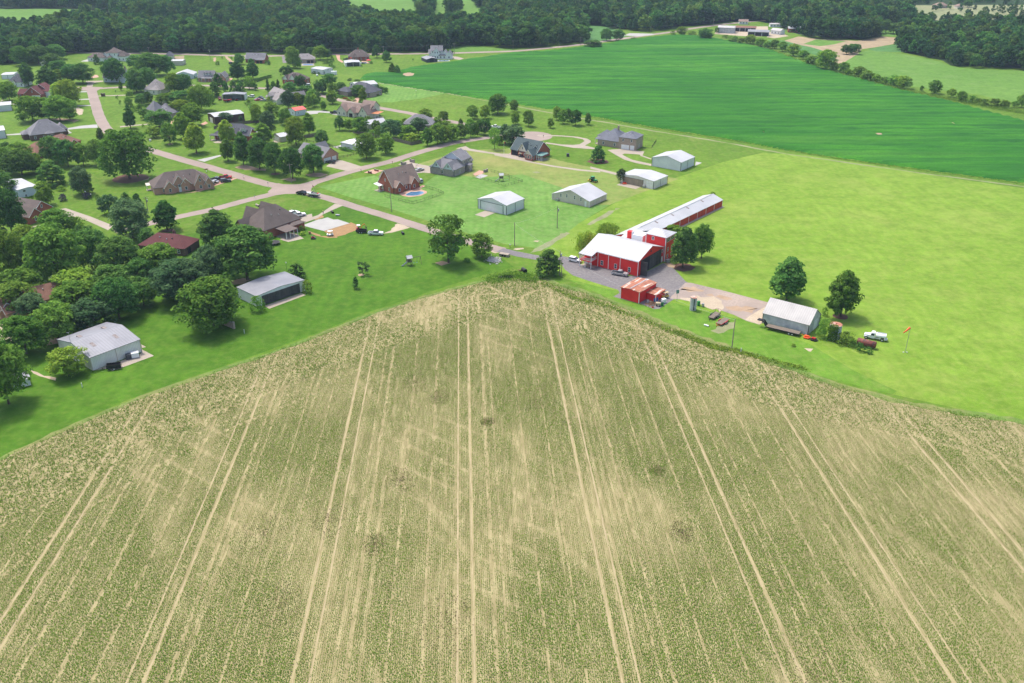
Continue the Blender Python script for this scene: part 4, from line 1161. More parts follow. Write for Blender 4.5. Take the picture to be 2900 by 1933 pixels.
grove('along the far street houses', 'z4', [
    (1025, 562, 325, 465, 'oG'), (1110, 572, 175, 245, 'oG'), (880, 762, 255, 255, 'oD'), (470, 1087, 145, 265, 'pD'), (595, 1122, 185, 262, 'cG'), (700, 1082, 155, 252, 'pD'), (955, 1142, 330, 265, 'oD'), (1180, 1032, 225, 315, 'oD'), (925, 892, 125, 118, 'oD'),
    (1600, 1142, 235, 305, 'oD'), (1680, 1112, 205, 295, 'oD'), (1840, 930, 275, 245, 'oD'), (1905, 1152, 275, 255, 'oG'), (2090, 1112, 225, 235, 'oD'), (1890, 1362, 212, 285, 'oG'), (1705, 1502, 132, 205, 'oG'), (1300, 1210, 390, 270, 'oD'), (920, 1462, 310, 390, 'oB'),
    (1130, 1442, 240, 325, 'oG'), (1235, 1410, 170, 255, 'oD'), (1370, 1462, 170, 295, 'oG'), (1490, 1422, 205, 285, 'oG'), (1450, 1310, 260, 275, 'oG'), (1570, 1340, 150, 240, 'oD'), (520, 1335, 205, 145, 'oY'), (1620, 382, 305, 305, 'oG'), (1420, 325, 165, 225, 'oD'),
    (1250, 305, 185, 235, 'oD'), (1690, 305, 130, 255, 'oD'), (1790, 365, 180, 235, 'oD')], 'trees along the far street')
grove('near the far swimming pool', 'z4', [(460, 492, 132, 112, 'bD'), (430, 372, 112, 62, 'bD'), (1890, 432, 82, 132, 'vD'), (1860, 512, 132, 112, 'bD'), (1910, 562, 132, 62, 'bD'), (1745, 462, 172, 92, 'bD'), (1490, 690, 110, 60, 'bD'), (1590, 705, 60, 50, 'bD')], 'shrubs near the far swimming pool')
grove('between the red-roofed shed and black-roofed house', 'z8', [
    (1005, 845, 300, 410, 'oG'), (1350, 810, 400, 420, 'oG'), (1270, 1092, 350, 495, 'oB'), (1640, 885, 310, 345, 'oG'), (1880, 1345, 490, 625, 'oG'), (2160, 1097, 312, 445, 'mG'), (310, 845, 290, 235, 'oB'), (650, 852, 112, 162, 'oB'), (340, 1275, 345, 475, 'mY'),
    (1140, 1305, 495, 435, 'cG'), (2110, 1275, 32, 62, 'bG'), (900, 560, 160, 130, 'oG')], 'trees between red-roofed shed and black-roofed house')
grove('by the split-rail fence and white shed', 'y1', [(400, 1392, 325, 315, 'oD', 'round dark tree at the split-rail fence corner'), ('k', 147, 188, 232, 275, 'oG', 'round tree in front of the white hip-roofed shed'), ('y2', 145, 602, 215, 250, 'oG', 'round lawn tree right of the white shed'),
                                                     (930, 1520, 200, 70, 'bD'), (1640, 1530, 130, 80, 'bD')], 'trees by the split-rail fence')
grove('around the dark-roofed house by the curved drive', 'y1', [(640, 492, 205, 265, 'oG'), (450, 637, 132, 198, 'oG'), (1310, 462, 192, 312, 'mG'), (1220, 335, 290, 260, 'oD'), (1825, 268, 112, 138, 'oD'), (1720, 235, 175, 125, 'oD'), (1600, 155, 172, 112, 'oD'),
                                                                (820, 345, 200, 50, 'hD'), (1050, 385, 70, 60, 'bD'), (470, 300, 100, 32, 'hD'), (1000, 430, 100, 40, 'hR'), (1115, 435, 110, 50, 'hD'), (920, 385, 130, 35, 'hR'), (1250, 470, 90, 50, 'bG'), (1450, 345, 90, 80, 'bD'), (1640, 320, 110, 40, 'hD'),
                                                                (1370, 400, 70, 50, 'bD'), (750, 310, 110, 70, 'bD'), (900, 260, 150, 80, 'bD')], 'planting by the curved drive')
grove('along the wooden fence behind the cream house', 'y1', [(800, 1085, 215, 305, 'mD'), (1010, 1095, 205, 245, 'oG'), (1270, 1160, 345, 360, 'oG'), (1440, 905, 165, 135, 'oG'), (1600, 1085, 215, 225, 'oG'), (1680, 1245, 195, 255, 'oG'), (940, 1015, 95, 165, 'cG'), (1120, 1010, 90, 160, 'cG'),
                                                             (1500, 1180, 260, 100, 'hD'), (1350, 1170, 120, 120, 'hD')], 'trees along the wooden fence')
grove('in the row above the diagonal street', 'y2', [
    (210, 408, 245, 235, 'oB'), (290, 335, 175, 155, 'oG'), (420, 385, 185, 145, 'oG'), (360, 442, 112, 102, 'oG'), (470, 462, 165, 122, 'oY'), (565, 352, 225, 205, 'oB'), (540, 442, 132, 92, 'oG'), (675, 502, 155, 222, 'cG'), (800, 482, 205, 255, 'oG'), (870, 462, 165, 215, 'oG'),
    (990, 442, 195, 205, 'oG'), (1100, 412, 152, 182, 'oG'), (1220, 392, 142, 225, 'oG'), (1290, 392, 82, 182, 'oG'), (650, 185, 165, 155, 'oG'), (790, 255, 125, 115, 'oG'), (880, 195, 142, 132, 'oG'), (900, 265, 135, 85, 'oG'), (1095, 255, 85, 95, 'cG'), (390, 232, 92, 82, 'oG'),
    (690, 190, 90, 90, 'oD')], 'tree row above the diagonal street')
grove('left of the green-roofed house', 'g', [(1465, 712, 135, 185, 'oD'), (1400, 700, 80, 150, 'oD'), (1690, 805, 155, 205, 'oB'), (1775, 815, 215, 210, 'oB'), (1570, 872, 145, 235, 'sG'), (1620, 820, 80, 110, 'oG')], 'trees left of the green-roofed house')
grove('on the open lawn before the soybeans', 'g', [(1325, 532, 132, 148, 'oG'), (1465, 532, 128, 152, 'oG'), (1605, 477, 212, 218, 'oG'), (1785, 452, 102, 128, 'oG'), (1800, 592, 102, 138, 'oG'), (1945, 614, 128, 172, 'oG'), (2195, 634, 82, 112, 'oG'),
                                                   ('h', 520, 262, 72, 112, 'oG'), ('h', 572, 292, 78, 118, 'oG'), ('h', 612, 272, 62, 102, 'oD'), ('h', 675, 307, 102, 132, 'oD'), ('h', 778, 302, 56, 98, 'oD')], 'lawn trees before the soybeans')
grove('by the beige hangar', 'h', [(865, 610, 128, 128, 'vD', 'broad dark magnolia on a mulch bed'), (1055, 778, 88, 108, 'fF', 'pink-flowered bush at the beige hangar corner')], 'bushes by the beige hangar')
grove('along the back road', 'z5', [(510, 265, 145, 160, 'cD'), (750, 312, 142, 205, 'mD'), (912, 387, 132, 188, 'mD'), (1005, 562, 132, 152, 'vD'), (1090, 572, 125, 132, 'vD'), (1350, 352, 36, 26, 'bD'), (525, 418, 60, 32, 'bD'), (655, 410, 60, 40, 'bD'), (492, 458, 40, 30, 'bD'), (2010, 265, 40, 70, 'vD'), (300, 690, 90, 42, 'bD'), (420, 695, 130, 30, 'hD')],
      'trees along the back road')
grove('in the hedgerow beyond the soybeans', 'd', [
    (60, 445, 92, 82, 'oG'), (130, 472, 92, 92, 'oG'), (230, 512, 112, 112, 'oG'), (320, 542, 92, 82, 'oG'), (390, 592, 112, 82, 'oG'), (525, 637, 172, 182, 'oG'), (600, 652, 82, 82, 'oG'), (690, 662, 102, 92, 'oG'), (735, 692, 72, 62, 'oG'), (828, 707, 122, 98, 'oG'),
    (910, 737, 122, 92, 'oG'), (1000, 752, 92, 72, 'oG'), (1065, 772, 82, 72, 'oG'), (1150, 782, 122, 92, 'oG'), (1240, 812, 142, 118, 'oG'), (1410, 837, 36, 52, 'oG'), (1525, 857, 122, 122, 'oG'), (1680, 892, 92, 82, 'oG'), (1770, 927, 92, 92, 'oG'), (1870, 942, 92, 72, 'oG'),
    (1940, 952, 52, 52, 'oG'), (1990, 967, 82, 62, 'oG'), (2075, 972, 102, 72, 'oG'), (2165, 987, 92, 72, 'oG'), (2260, 987, 62, 62, 'oG'), (2325, 985, 95, 115, 'oG')], 'hedgerow beyond the soybeans')
grove('in the field corner copse', 'd', [(720, 497, 90, 90, 'oD'), (800, 497, 90, 95, 'oD'), (760, 485, 80, 85, 'oD')], 'copse at the plowed field')
grove('along the farmyard ditch', 'c', [(740, 432, 145, 72, 'oD'), (870, 372, 110, 112, 'oD'), (980, 368, 110, 100, 'oD'), (1560, 322, 92, 82, 'oG'), (1775, 352, 145, 95, 'oD'), (1880, 302, 42, 52, 'oD'), (2030, 385, 100, 60, 'oG'), (2120, 400, 100, 60, 'oG'), (2190, 400, 110, 85, 'oG'), (2280, 422, 105, 72, 'oG'), (2345, 445, 80, 70, 'oG'),
                                        (1480, 315, 60, 40, 'bG'), (1650, 320, 90, 40, 'bG'), (1120, 355, 70, 16, 'hD'), (1960, 350, 60, 35, 'bG')], 'trees along the farmyard ditch')
grove('beside the far farm road', 'd', [(1150, 308, 110, 105, 'oD'), (1080, 300, 90, 120, 'oD'), (1260, 275, 100, 90, 'oD'), (1370, 290, 130, 140, 'oD'), (1620, 290, 150, 115, 'oD'), (1470, 265, 50, 45, 'oD'), (1530, 300, 60, 50, 'oD'), (1830, 65, 90, 70, 'oD'), (320, 250, 110, 80, 'oD'), (80, 225, 70, 40, 'oD')], 'trees beside the far farm road')


# pieces of trimmed hedge
def hedge(c, pts, w, h, label):
    line = smooth_line([PG(c, *q) for q in pts], 3)
    o = line[0]
    V = []
    r = np.random.default_rng(int(abs(o.x * 7)))
    L = sum((line[k + 1] - line[k]).length for k in range(len(line) - 1))
    n = int(L * w * h * 60)
    for _ in range(n):
        k = r.integers(0, len(line) - 1)
        p = line[k].lerp(line[k + 1], r.random()) - o
        a, z = r.uniform(-1, 1), r.random()
        t = (line[k + 1] - line[k]).normalized()
        q = Vector((p.x - t.y * a * w / 2, p.y + t.x * a * w / 2, h * (z if abs(a) > 0.75 else 0.75 + 0.25 * z)))
        d = Vector(r.normal(0, 0.14, 3))
        e = d.cross(Vector(r.normal(0, 1, 3))).normalized() * 0.11
        V += [q - d, q + e, q + d, q - e]
    root = link('hedge', np_mesh('hedge', np.array([list(v) for v in V]), np.arange(len(V)).reshape(-1, 4)), 'leaf_dark')
    root.location = (o.x, o.y, 0)
    tag(root, label, 'hedge')


hedge('z4', [(180, 880), (330, 825), (530, 770)], 2.6, 1.7, 'long clipped dark hedge on the far lawn')
hedge('i', [(240, 460), (330, 445), (420, 420)], 1.0, 1.2, 'low dark hedge along the blue-grey metal shed')
hedge('f', [(1810, 870), (1880, 890), (1960, 905)], 1.4, 1.2, 'low hedge along the white hip-roofed shed')

# ------------------------------------------------------------------ woodland behind (one mass)
EDGE_F = [(-160, 182), (60, 182), (120, 172), (170, 160), (206, 148), (440, 149), (730, 151), (1000, 150), (1262, 147), (1275, 133), (1340, 127), (1450, 136), (1560, 131), (1662, 121), (1672, 98), (1690, 78), (1760, 84), (1830, 90), (1905, 80), (1960, 74), (2000, 69), (2120, 57),
          (2185, 66), (2262, 98), (2300, 109), (2430, 114), (2496, 104), (2500, 84), (2546, 84), (2550, 147), (2600, 157), (2670, 172), (2692, 186), (2780, 194), (3080, 200), (3080, -75), (-160, -75)]
CLEAR = [[(-200, 23), (120, 23), (235, 24), (315, 33), (335, 62), (200, 80), (120, 92), (-200, 94)],
         [(960, -30), (1200, -30), (1385, -28), (1385, 37), (1330, 74), (1230, 72), (1150, 58), (1010, 50), (965, 20)],
         [(1655, 70), (1690, 72), (1712, 78), (1712, 130), (1655, 130)],
         [(2560, 15), (3150, 12), (3150, 66), (2800, 62), (2690, 58), (2600, 44)],
         [(2490, 70), (2560, 70), (2700, 75), (2730, 88), (2720, 100), (2560, 100), (2490, 100)],
         [(2660, -8), (2705, -8), (2705, 8), (2660, 8)], [(2860, -12), (3000, -12), (3000, 10), (2860, 10)]]


def woodland():
    # low-cost tree shapes to scatter
    protos = []
    hid = bpy.data.collections.new('woodland_sources')
    for k, (sp, n, cl) in enumerate((('o', 1100, 55), ('m', 950, 45), ('o', 1200, 60), ('c', 900, 45), ('o', 1000, 40), ('m', 1000, 50))):
        me = make_crown('woodland_crown', sp, 14.0, 11.5 if sp == 'o' else 9.0, n, cl, 0.78, 400 + k, ('leaf_forest', 'leaf_forest_dark', 'leaf_forest_pale')[k % 3])
        ob = bpy.data.objects.new('woodland_tree', me)
        hid.objects.link(ob)
    xs = np.arange(-1150, 1350, 7.2)
    ys = np.arange(560, 1850, 7.2)
    X, Y = np.meshgrid(xs, ys)
    X = (X + rng.uniform(-3.2, 3.2, X.shape)).ravel()
    Y = (Y + rng.uniform(-3.2, 3.2, Y.shape)).ravel()
    px, py = to_px(X, Y)
    ok = in_poly(px, py, EDGE_F) & (px > -130) & (px < 3040)
    for c in CLEAR:
        ok &= ~in_poly(px, py, c)
    sparse = (px > 2570) & (py < 92)
    ok &= ~sparse | (rng.random(len(px)) < 0.35)
    far = Y > 1100
    ok &= ~far | (rng.random(len(px)) < 0.75)
    # scattered trees in the clearings
    sc = in_poly(px, py, [(2600, 20), (2900, 30), (2900, 60), (2680, 55)]) & (rng.random(len(px)) < 0.12)
    sc |= in_poly(px, py, [(1180, -20), (1225, -20), (1225, 46), (1185, 46)]) | in_poly(px, py, [(1262, 20), (1300, 20), (1305, 48), (1265, 48)]) & (rng.random(len(px)) < 0.5)
    sc |= in_poly(px, py, [(228, 40), (252, 40), (252, 56), (228, 56)]) | in_poly(px, py, [(1345, -10), (1480, -10), (1480, 22), (1345, 22)])
    ok |= sc
    X, Y, px, py = X[ok], Y[ok], px[ok], py[ok]
    n = len(X)
    hgt = 0.42 + 0.5 * vnoise(X, Y, 60, 21) + 0.45 * vnoise(X, Y, 18, 22) + rng.uniform(-0.15, 0.35, n)
    hgt[(px > 2570) & (py < 92)] *= 0.6
    pine = (px > 300) & (px < 900) & (py > 60) & (py < 105)
    hgt[pine] = hgt[pine] * 0.8
    # understorey skirt along the front edge
    me = np_mesh('woodland', np.stack([X, Y, np.zeros(n)], 1), np.zeros((0, 3), int))
    at = me.attributes.new('size', 'FLOAT', 'POINT')
    at.data.foreach_set('value', hgt.astype(np.float32))
    o = link('woodland', me)
    ng = bpy.data.node_groups.new('scatter_trees', 'GeometryNodeTree')
    ng.interface.new_socket('Geometry', in_out='INPUT', socket_type='NodeSocketGeometry')
    ng.interface.new_socket('Geometry', in_out='OUTPUT', socket_type='NodeSocketGeometry')
    gi, go = ng.nodes.new('NodeGroupInput'), ng.nodes.new('NodeGroupOutput')
    ip = ng.nodes.new('GeometryNodeInstanceOnPoints')
    ci = ng.nodes.new('GeometryNodeCollectionInfo')
    ci.inputs[0].default_value = hid
    ci.inputs['Separate Children'].default_value = True
    ci.inputs['Reset Children'].default_value = True
    na = ng.nodes.new('GeometryNodeInputNamedAttribute')
    na.data_type = 'FLOAT'
    na.inputs[0].default_value = 'size'
    rr = ng.nodes.new('FunctionNodeRandomValue')
    rr.data_type = 'FLOAT'
    rr.inputs[2].default_value, rr.inputs[3].default_value = 0.0, math.tau
    cx = ng.nodes.new('ShaderNodeCombineXYZ')
    ng.links.new(rr.outputs[1], cx.inputs[2])
    ng.links.new(gi.outputs[0], ip.inputs['Points'])
    ng.links.new(ci.outputs[0], ip.inputs['Instance'])
    ip.inputs['Pick Instance'].default_value = True
    ng.links.new(cx.outputs[0], ip.inputs['Rotation'])
    ng.links.new(na.outputs[0], ip.inputs['Scale'])
    ng.links.new(ip.outputs[0], go.inputs[0])
    md = o.modifiers.new('scatter', 'NODES')
    md.node_group = ng
    tag(o, 'dense dark green woodland covering the land behind the road', 'woodland', kind='stuff')
    return n


N_WOOD = woodland()
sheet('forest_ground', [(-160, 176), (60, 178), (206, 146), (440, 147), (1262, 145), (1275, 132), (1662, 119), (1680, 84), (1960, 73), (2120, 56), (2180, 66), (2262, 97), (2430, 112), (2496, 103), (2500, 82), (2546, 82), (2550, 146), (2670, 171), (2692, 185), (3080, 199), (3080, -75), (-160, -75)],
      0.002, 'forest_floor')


def weeds(name, c, pts, w, n, hmax, m, label, cat='weeds'):
    line = smooth_line([PG(c, *q) for q in pts], 4)
    r = np.random.default_rng(n)
    k = r.integers(0, len(line) - 1, n)
    L = np.array([[p.x, p.y] for p in line])
    t = r.random(n)[:, None]
    p = L[k] * (1 - t) + L[k + 1] * t + r.normal(0, w / 2.4, (n, 2))
    h = hmax * r.random(n) * (0.3 + vnoise(p[:, 0], p[:, 1], 3, 3))
    c0 = np.stack([p[:, 0], p[:, 1], h * 0.5], 1)
    d = r.normal(0, 0.18, (n, 3))
    e = np.cross(d, r.normal(0, 1, (n, 3)))
    e = e / np.linalg.norm(e, axis=1)[:, None] * 0.14
    V = np.stack([c0 - d, c0 + e, c0 + d, c0 - e], 1).reshape(-1, 3)
    V[:, 2] = np.abs(V[:, 2]) + 0.015
    o = link(name, np_mesh(name, V, np.arange(n * 4).reshape(-1, 4)), m)
    tag(o, label, cat, kind='stuff')


weeds('ditch_weeds', 'x7', [(560, 110), (650, 70), (760, 55), (850, 70), (900, 100)], 5.0, 3500, 0.8, 'leaf_fresh', 'rank green weeds in the ditch at the field apex')
weeds('edge_weeds', 'x7', [(1000, 120), (1250, 240), (1500, 300), (1750, 400), (2000, 500), (2200, 570), (2500, 680)], 2.2, 2200, 0.35, 'leaf_fresh', 'green weeds along the right edge of the field')
weeds('bank_weeds', 'm', [(720, 625), (850, 690), (980, 740), (1100, 760), (1250, 800), (1450, 850), (1650, 905)], 2.0, 2200, 0.45, 'leaf_fresh', 'weedy bank below the farm lawn')
weeds('soybean_fringe', 'D', [(1300, 258), (1500, 293), (1700, 325), (1900, 360), (2100, 388), (2352, 422)], 1.6, 5000, 0.7, 'leaf_mid', 'leafy fringe along the near soybean edge')
weeds('hedge_bottom', 'd', [(0, 460), (450, 615), (900, 742), (1250, 830), (1600, 900), (2000, 975), (2400, 1050)], 7.0, 15000, 2.6, 'leaf_mid', 'tangled undergrowth beneath the hedgerow trees', 'undergrowth')
weeds('silver_brush', 'x7', [(640, 80), (700, 72), (740, 68)], 1.6, 900, 0.9, 'leaf_flower', 'pale silvery brush pile in the ditch')

# ------------------------------------------------------------------ buildings
WCACHE = {}


def shared(key, fn):
    if key not in WCACHE:
        WCACHE[key] = fn()
    return WCACHE[key]


def window(parent, x, y, z, w, h, ax, name='window', trim='white_paint', pane='glass', d=0.06):
    """framed window centred at local (x, y), sill z; ax = outward normal ('x+','x-','y+','y-')"""
    rot = {'y-': 0.0, 'x+': math.pi / 2, 'y+': math.pi, 'x-': -math.pi / 2}[ax]

    def fr():
        b = MB()
        f = 0.1
        b.box(-w / 2, -d, 0, w / 2, 0.02, f).box(-w / 2, -d, h - f, w / 2, 0.02, h).box(-w / 2, -d, f, -w / 2 + f, 0.02, h - f).box(w / 2 - f, -d, f, w / 2, 0.02, h - f)
        if h > 1.0:
            b.box(-w / 2 + f, -d * 0.8, h / 2 - 0.04, w / 2 - f, 0.02, h / 2 + 0.04)
        return b.mesh(name)

    me = shared(('w', round(w, 2), round(h, 2), trim, name), fr)
    pm = shared(('p', round(w, 2), round(h, 2), pane), lambda: MB().box(-w / 2 + 0.06, -0.025, 0.06, w / 2 - 0.06, 0.02, h - 0.06).mesh('pane'))
    o = link(name, me, trim, parent)
    o.location = (x, y, z)
    o.rotation_euler = (0, 0, rot)
    link('pane', pm, pane, o)
    return o


def roof_gable(x0, x1, y0, y1, h, rise, axis, ov=0.35, th=0.14):
    """ridge along axis; closed slab pair"""
    b = MB()
    if axis == 'x':
        ym, k = (y0 + y1) / 2, rise / ((y1 - y0) / 2)
        X0, X1 = x0 - ov, x1 + ov
        e = h - ov * k
        for ya, in ((y0 - ov,), (y1 + ov,)):
            b.add([(X0, ya, e), (X1, ya, e), (X1, ym, h + rise), (X0, ym, h + rise), (X0, ya, e + th), (X1, ya, e + th), (X1, ym, h + rise + th), (X0, ym, h + rise + th)],
                  [(0, 1, 2, 3), (4, 5, 6, 7), (0, 1, 5, 4), (1, 2, 6, 5), (3, 0, 4, 7)])
    else:
        xm, k = (x0 + x1) / 2, rise / ((x1 - x0) / 2)
        Y0, Y1 = y0 - ov, y1 + ov
        e = h - ov * k
        for xa in (x0 - ov, x1 + ov):
            b.add([(xa, Y0, e), (xa, Y1, e), (xm, Y1, h + rise), (xm, Y0, h + rise), (xa, Y0, e + th), (xa, Y1, e + th), (xm, Y1, h + rise + th), (xm, Y0, h + rise + th)],
                  [(0, 1, 2, 3), (4, 5, 6, 7), (0, 1, 5, 4), (1, 2, 6, 5), (3, 0, 4, 7)])
    return b


def roof_hip(x0, x1, y0, y1, h, rise, ov=0.4, th=0.12):
    b = MB()
    X0, X1, Y0, Y1 = x0 - ov, x1 + ov, y0 - ov, y1 + ov
    dx, dy = X1 - X0, Y1 - Y0
    ym, xm = (Y0 + Y1) / 2, (X0 + X1) / 2
    if dx > dy:
        r0, r1 = (X0 + dy / 2, ym, h + rise), (X1 - dy / 2, ym, h + rise)
        fs = [(4, 5, 9, 8), (6, 7, 8, 9), (5, 6, 9), (7, 4, 8)]
    else:
        r0, r1 = (xm, Y0 + dx / 2, h + rise), (xm, Y1 - dx / 2, h + rise)
        fs = [(4, 5, 8), (5, 6, 9, 8), (6, 7, 9), (7, 4, 8, 9)]
    b.add([(X0, Y0, h - 0.05), (X1, Y0, h - 0.05), (X1, Y1, h - 0.05), (X0, Y1, h - 0.05), (X0, Y0, h + th), (X1, Y0, h + th), (X1, Y1, h + th), (X0, Y1, h + th), r0, r1],
          [(0, 3, 2, 1), (0, 1, 5, 4), (1, 2, 6, 5), (2, 3, 7, 6), (3, 0, 4, 7)] + fs)
    return b


def walls_gable(x0, x1, y0, y1, h, rise, axis, z0=0.0, drop=0.03):
    b = MB()
    b.box(x0, y0, z0, x1, y1, h)
    r = rise - drop
    if axis == 'x':
        b.prism([(x0, y0, h), (x0, y1, h), (x0, (y0 + y1) / 2, h + r)], (x1 - x0, 0, 0))
    else:
        b.prism([(x0, y0, h), (x1, y0, h), ((x0 + x1) / 2, y0, h + r)], (0, y1 - y0, 0))
    return b


def frame_from(g0, e0, e1, e2, r, c):
    """metal building from its survey: ground corner, eave corner over it, eave at the other gable end, eave at the other side end, gable peak"""
    G0 = PG(c, *g0)
    H = z_at(G0.y, P(c, *e0)[1])
    E0 = PG(c, *e0, H)
    o = (G0 + E0) / 2
    v1, v2 = PG(c, *e1, H) - E0, PG(c, *e2, H) - E0
    L, Wd = v2.length, v1.length
    # square the plan about the longer edge
    if L >= Wd:
        ux = v2.normalized()
        n = Vector((-ux.y, ux.x))
        s = 1 if n.dot(v1) > 0 else -1
        Wd = abs(n.dot(v1))
    else:
        n = v1.normalized()
        ux = Vector((n.y, -n.x))
        s = 1
        if ux.dot(v2) < 0:
            ux, s = -ux, -1
        L = abs(ux.dot(v2))
        n = n * s
        n = Vector((-ux.y, ux.x))
        s = 1 if n.dot(v1) > 0 else -1
    mid = o + n * s * Wd / 2
    rise = max(0.4, z_at(mid.y, P(c, *r)[1]) - H)
    return o, math.atan2(ux.y, ux.x), L, s * Wd, H, rise


def hangar(name, label, c, g0, e0, e1, e2, r, wall='white_siding', roof='white_roof', trim='dark_trim', items=(), rise=None, H=None, group=None, cat='shed', bays=1, open_front=False, hip=False):
    o, rz, L, Wd, h, rs = frame_from(g0, e0, e1, e2, r, c)
    rs = rise or rs
    h = H or h
    root = empty(name, o, rz)
    tag(root, label, cat, group)
    y0, y1 = min(0, Wd), max(0, Wd)
    if open_front:
        # three walls and a back, open towards the first gable
        b = MB().box(0.2, y0, 0, L, y0 + 0.15, h).box(0.2, y1 - 0.15, 0, L, y1, h).box(L - 0.15, y0, 0, L, y1, h)
        b.prism([(0.05, y0, h), (0.05, y1, h), (0.05, (y0 + y1) / 2, h + rs - 0.05)], (0.15, 0, 0))
        b.prism([(L - 0.2, y0, h), (L - 0.2, y1, h), (L - 0.2, (y0 + y1) / 2, h + rs - 0.05)], (0.15, 0, 0))
        b.build('wall', wall, root)
        link('floor', MB().box(0.2, y0 + 0.2, 0, L - 0.2, y1 - 0.2, 0.06).mesh('floor'), 'concrete', root)
    else:
        walls_gable(0, L, y0, y1, h, rs, 'x').build('wall', wall, root)
    (roof_hip(0, L, y0, y1, h, rs) if hip else roof_gable(0, L, y0, y1, h, rs, 'x', 0.25)).build('roof', roof, root)
    if trim:
        for (x, y) in ((0, y0), (0, y1), (L, y0), (L, y1)):
            MB().box(x - 0.09, y - 0.09, 0, x + 0.09, y + 0.09, h - 0.02).build('corner_trim', trim, root)
        for k in range(1, bays):
            x = L * k / bays
            yy = 0.0
            MB().box(x - 0.07, yy - 0.06, 0, x + 0.07, yy + 0.06, h - 0.03).build('post', trim, root)
    sg = 1 if Wd > 0 else -1
    for it in items:
        kind, side, t0, t1, z0, z1 = it[:6]
        mm = it[6] if len(it) > 6 else 'dark_door'
        n = it[7] if len(it) > 7 else 1
        if side == 'g':          # first gable, x = 0, t runs from the surveyed corner
            ya, yb = t0 * Wd, t1 * Wd
            if kind == 'window':
                window(root, 0, (ya + yb) / 2, z0, abs(yb - ya), z1 - z0, 'x-')
            else:
                p = None
                if n > 1:
                    p = MB().box(-0.05, min(ya, yb) - 0.1, z1, 0.02, max(ya, yb) + 0.1, z1 + 0.12).build('door_rail', trim or 'dark_trim', root)
                for k in range(n):
                    q0, q1 = ya + (yb - ya) * (k + 0.03) / n, ya + (yb - ya) * (k + 0.97) / n
                    MB().box(-0.10 - 0.03 * (k % 2), min(q0, q1), z0 + 0.02, 0.03, max(q0, q1), z1).build(kind if n == 1 else 'door_panel', mm, root)
        else:                    # first side, y = 0
            xa, xb = t0 * L, t1 * L
            if kind == 'window':
                window(root, (xa + xb) / 2, 0, z0, xb - xa, z1 - z0, 'y-' if sg > 0 else 'y+')
            else:
                for k in range(n):
                    q0, q1 = xa + (xb - xa) * (k + 0.02) / n, xa + (xb - xa) * (k + 0.98) / n
                    MB().box(q0, -0.10 if sg > 0 else -0.03, z0 + 0.02, q1, 0.03 if sg > 0 else 0.10, z1).build(kind if n == 1 else 'door_panel', mm, root)
    root['dims'] = (L, Wd, h, rs)
    return root, L, Wd, h, rs


def roof_patch(root, dims, xs, fr, w, ln, m='rust_panel', name='skylight'):
    """thin panel lying on the first roof slope; fr = fraction from eave to ridge"""
    L, Wd, h, rs = dims
    sg = 1 if Wd > 0 else -1
    half = abs(Wd) / 2
    for x in xs:
        a, b_ = fr * half, fr * half + ln
        k = rs / half
        MB().add([(x, sg * a, h + a * k + 0.17), (x + w, sg * a, h + a * k + 0.17), (x + w, sg * b_, h + b_ * k + 0.17), (x, sg * b_, h + b_ * k + 0.17),
                  (x, sg * a, h + a * k + 0.1), (x + w, sg * a, h + a * k + 0.1), (x + w, sg * b_, h + b_ * k + 0.1), (x, sg * b_, h + b_ * k + 0.1)],
                 [(0, 1, 2, 3), (0, 1, 5, 4), (1, 2, 6, 5), (2, 3, 7, 6), (3, 0, 4, 7)]).build(name, m, root)


# --- near left shed
rt, *dm = hangar('metal_shed', 'beige metal shed with grey ribbed roof, nearest at left', 'x1', (883, 1168), (820, 882), (103, 478), (1945, 490), (400, 548), 'beige_siding', 'galv_roof', 'tan_trim',
                 [('window', 'g', 0.53, 0.63, 2.2, 3.4)], bays=2)
roof_patch(rt, dm, (dm[0] * 0.22, dm[0] * 0.68), 0.42, 1.0, 2.2)
L_, W_, h_, rs_ = dm
for x in (L_ * 0.22, L_ * 0.72):
    k = rs_ / (abs(W_) / 2)
    sg = 1 if W_ > 0 else -1
    a = abs(W_) * 0.62
    z = h_ + (abs(W_) - a) * k
    MB().box(x, min(sg * a, sg * (a + 2)), z - 0.4, x + 1.0, max(sg * a, sg * (a + 2)), z + 0.16).build('skylight', 'rust_panel', rt)
am = MB().tube([(-0.2, W_ * 0.52, 0), (-0.2, W_ * 0.52, h_ + rs_ + 3.2)], 0.04, 5)
am.tube([(-0.7, W_ * 0.52, h_ + rs_ + 3.1), (0.3, W_ * 0.52, h_ + rs_ + 3.25)], 0.03, 5).tube([(-0.4, W_ * 0.52 - 0.6, h_ + rs_ + 3.15), (-0.4, W_ * 0.52 + 0.6, h_ + rs_ + 3.15)], 0.025, 5)
am.build('antenna_mast', 'steel', rt)
# --- grey hangar with black doors
rt, *dm = hangar('hangar', 'low grey-roofed hangar with black folding doors', 'o', (901, 662), (885, 542), (1412, 365), (655, 450), (1165, 431), 'white_siding', 'galv_roof', 'white_paint',
                 [('door', 'g', 0.1, 0.9, 0.0, 3.3, 'dark_door', 14)], cat='hangar')
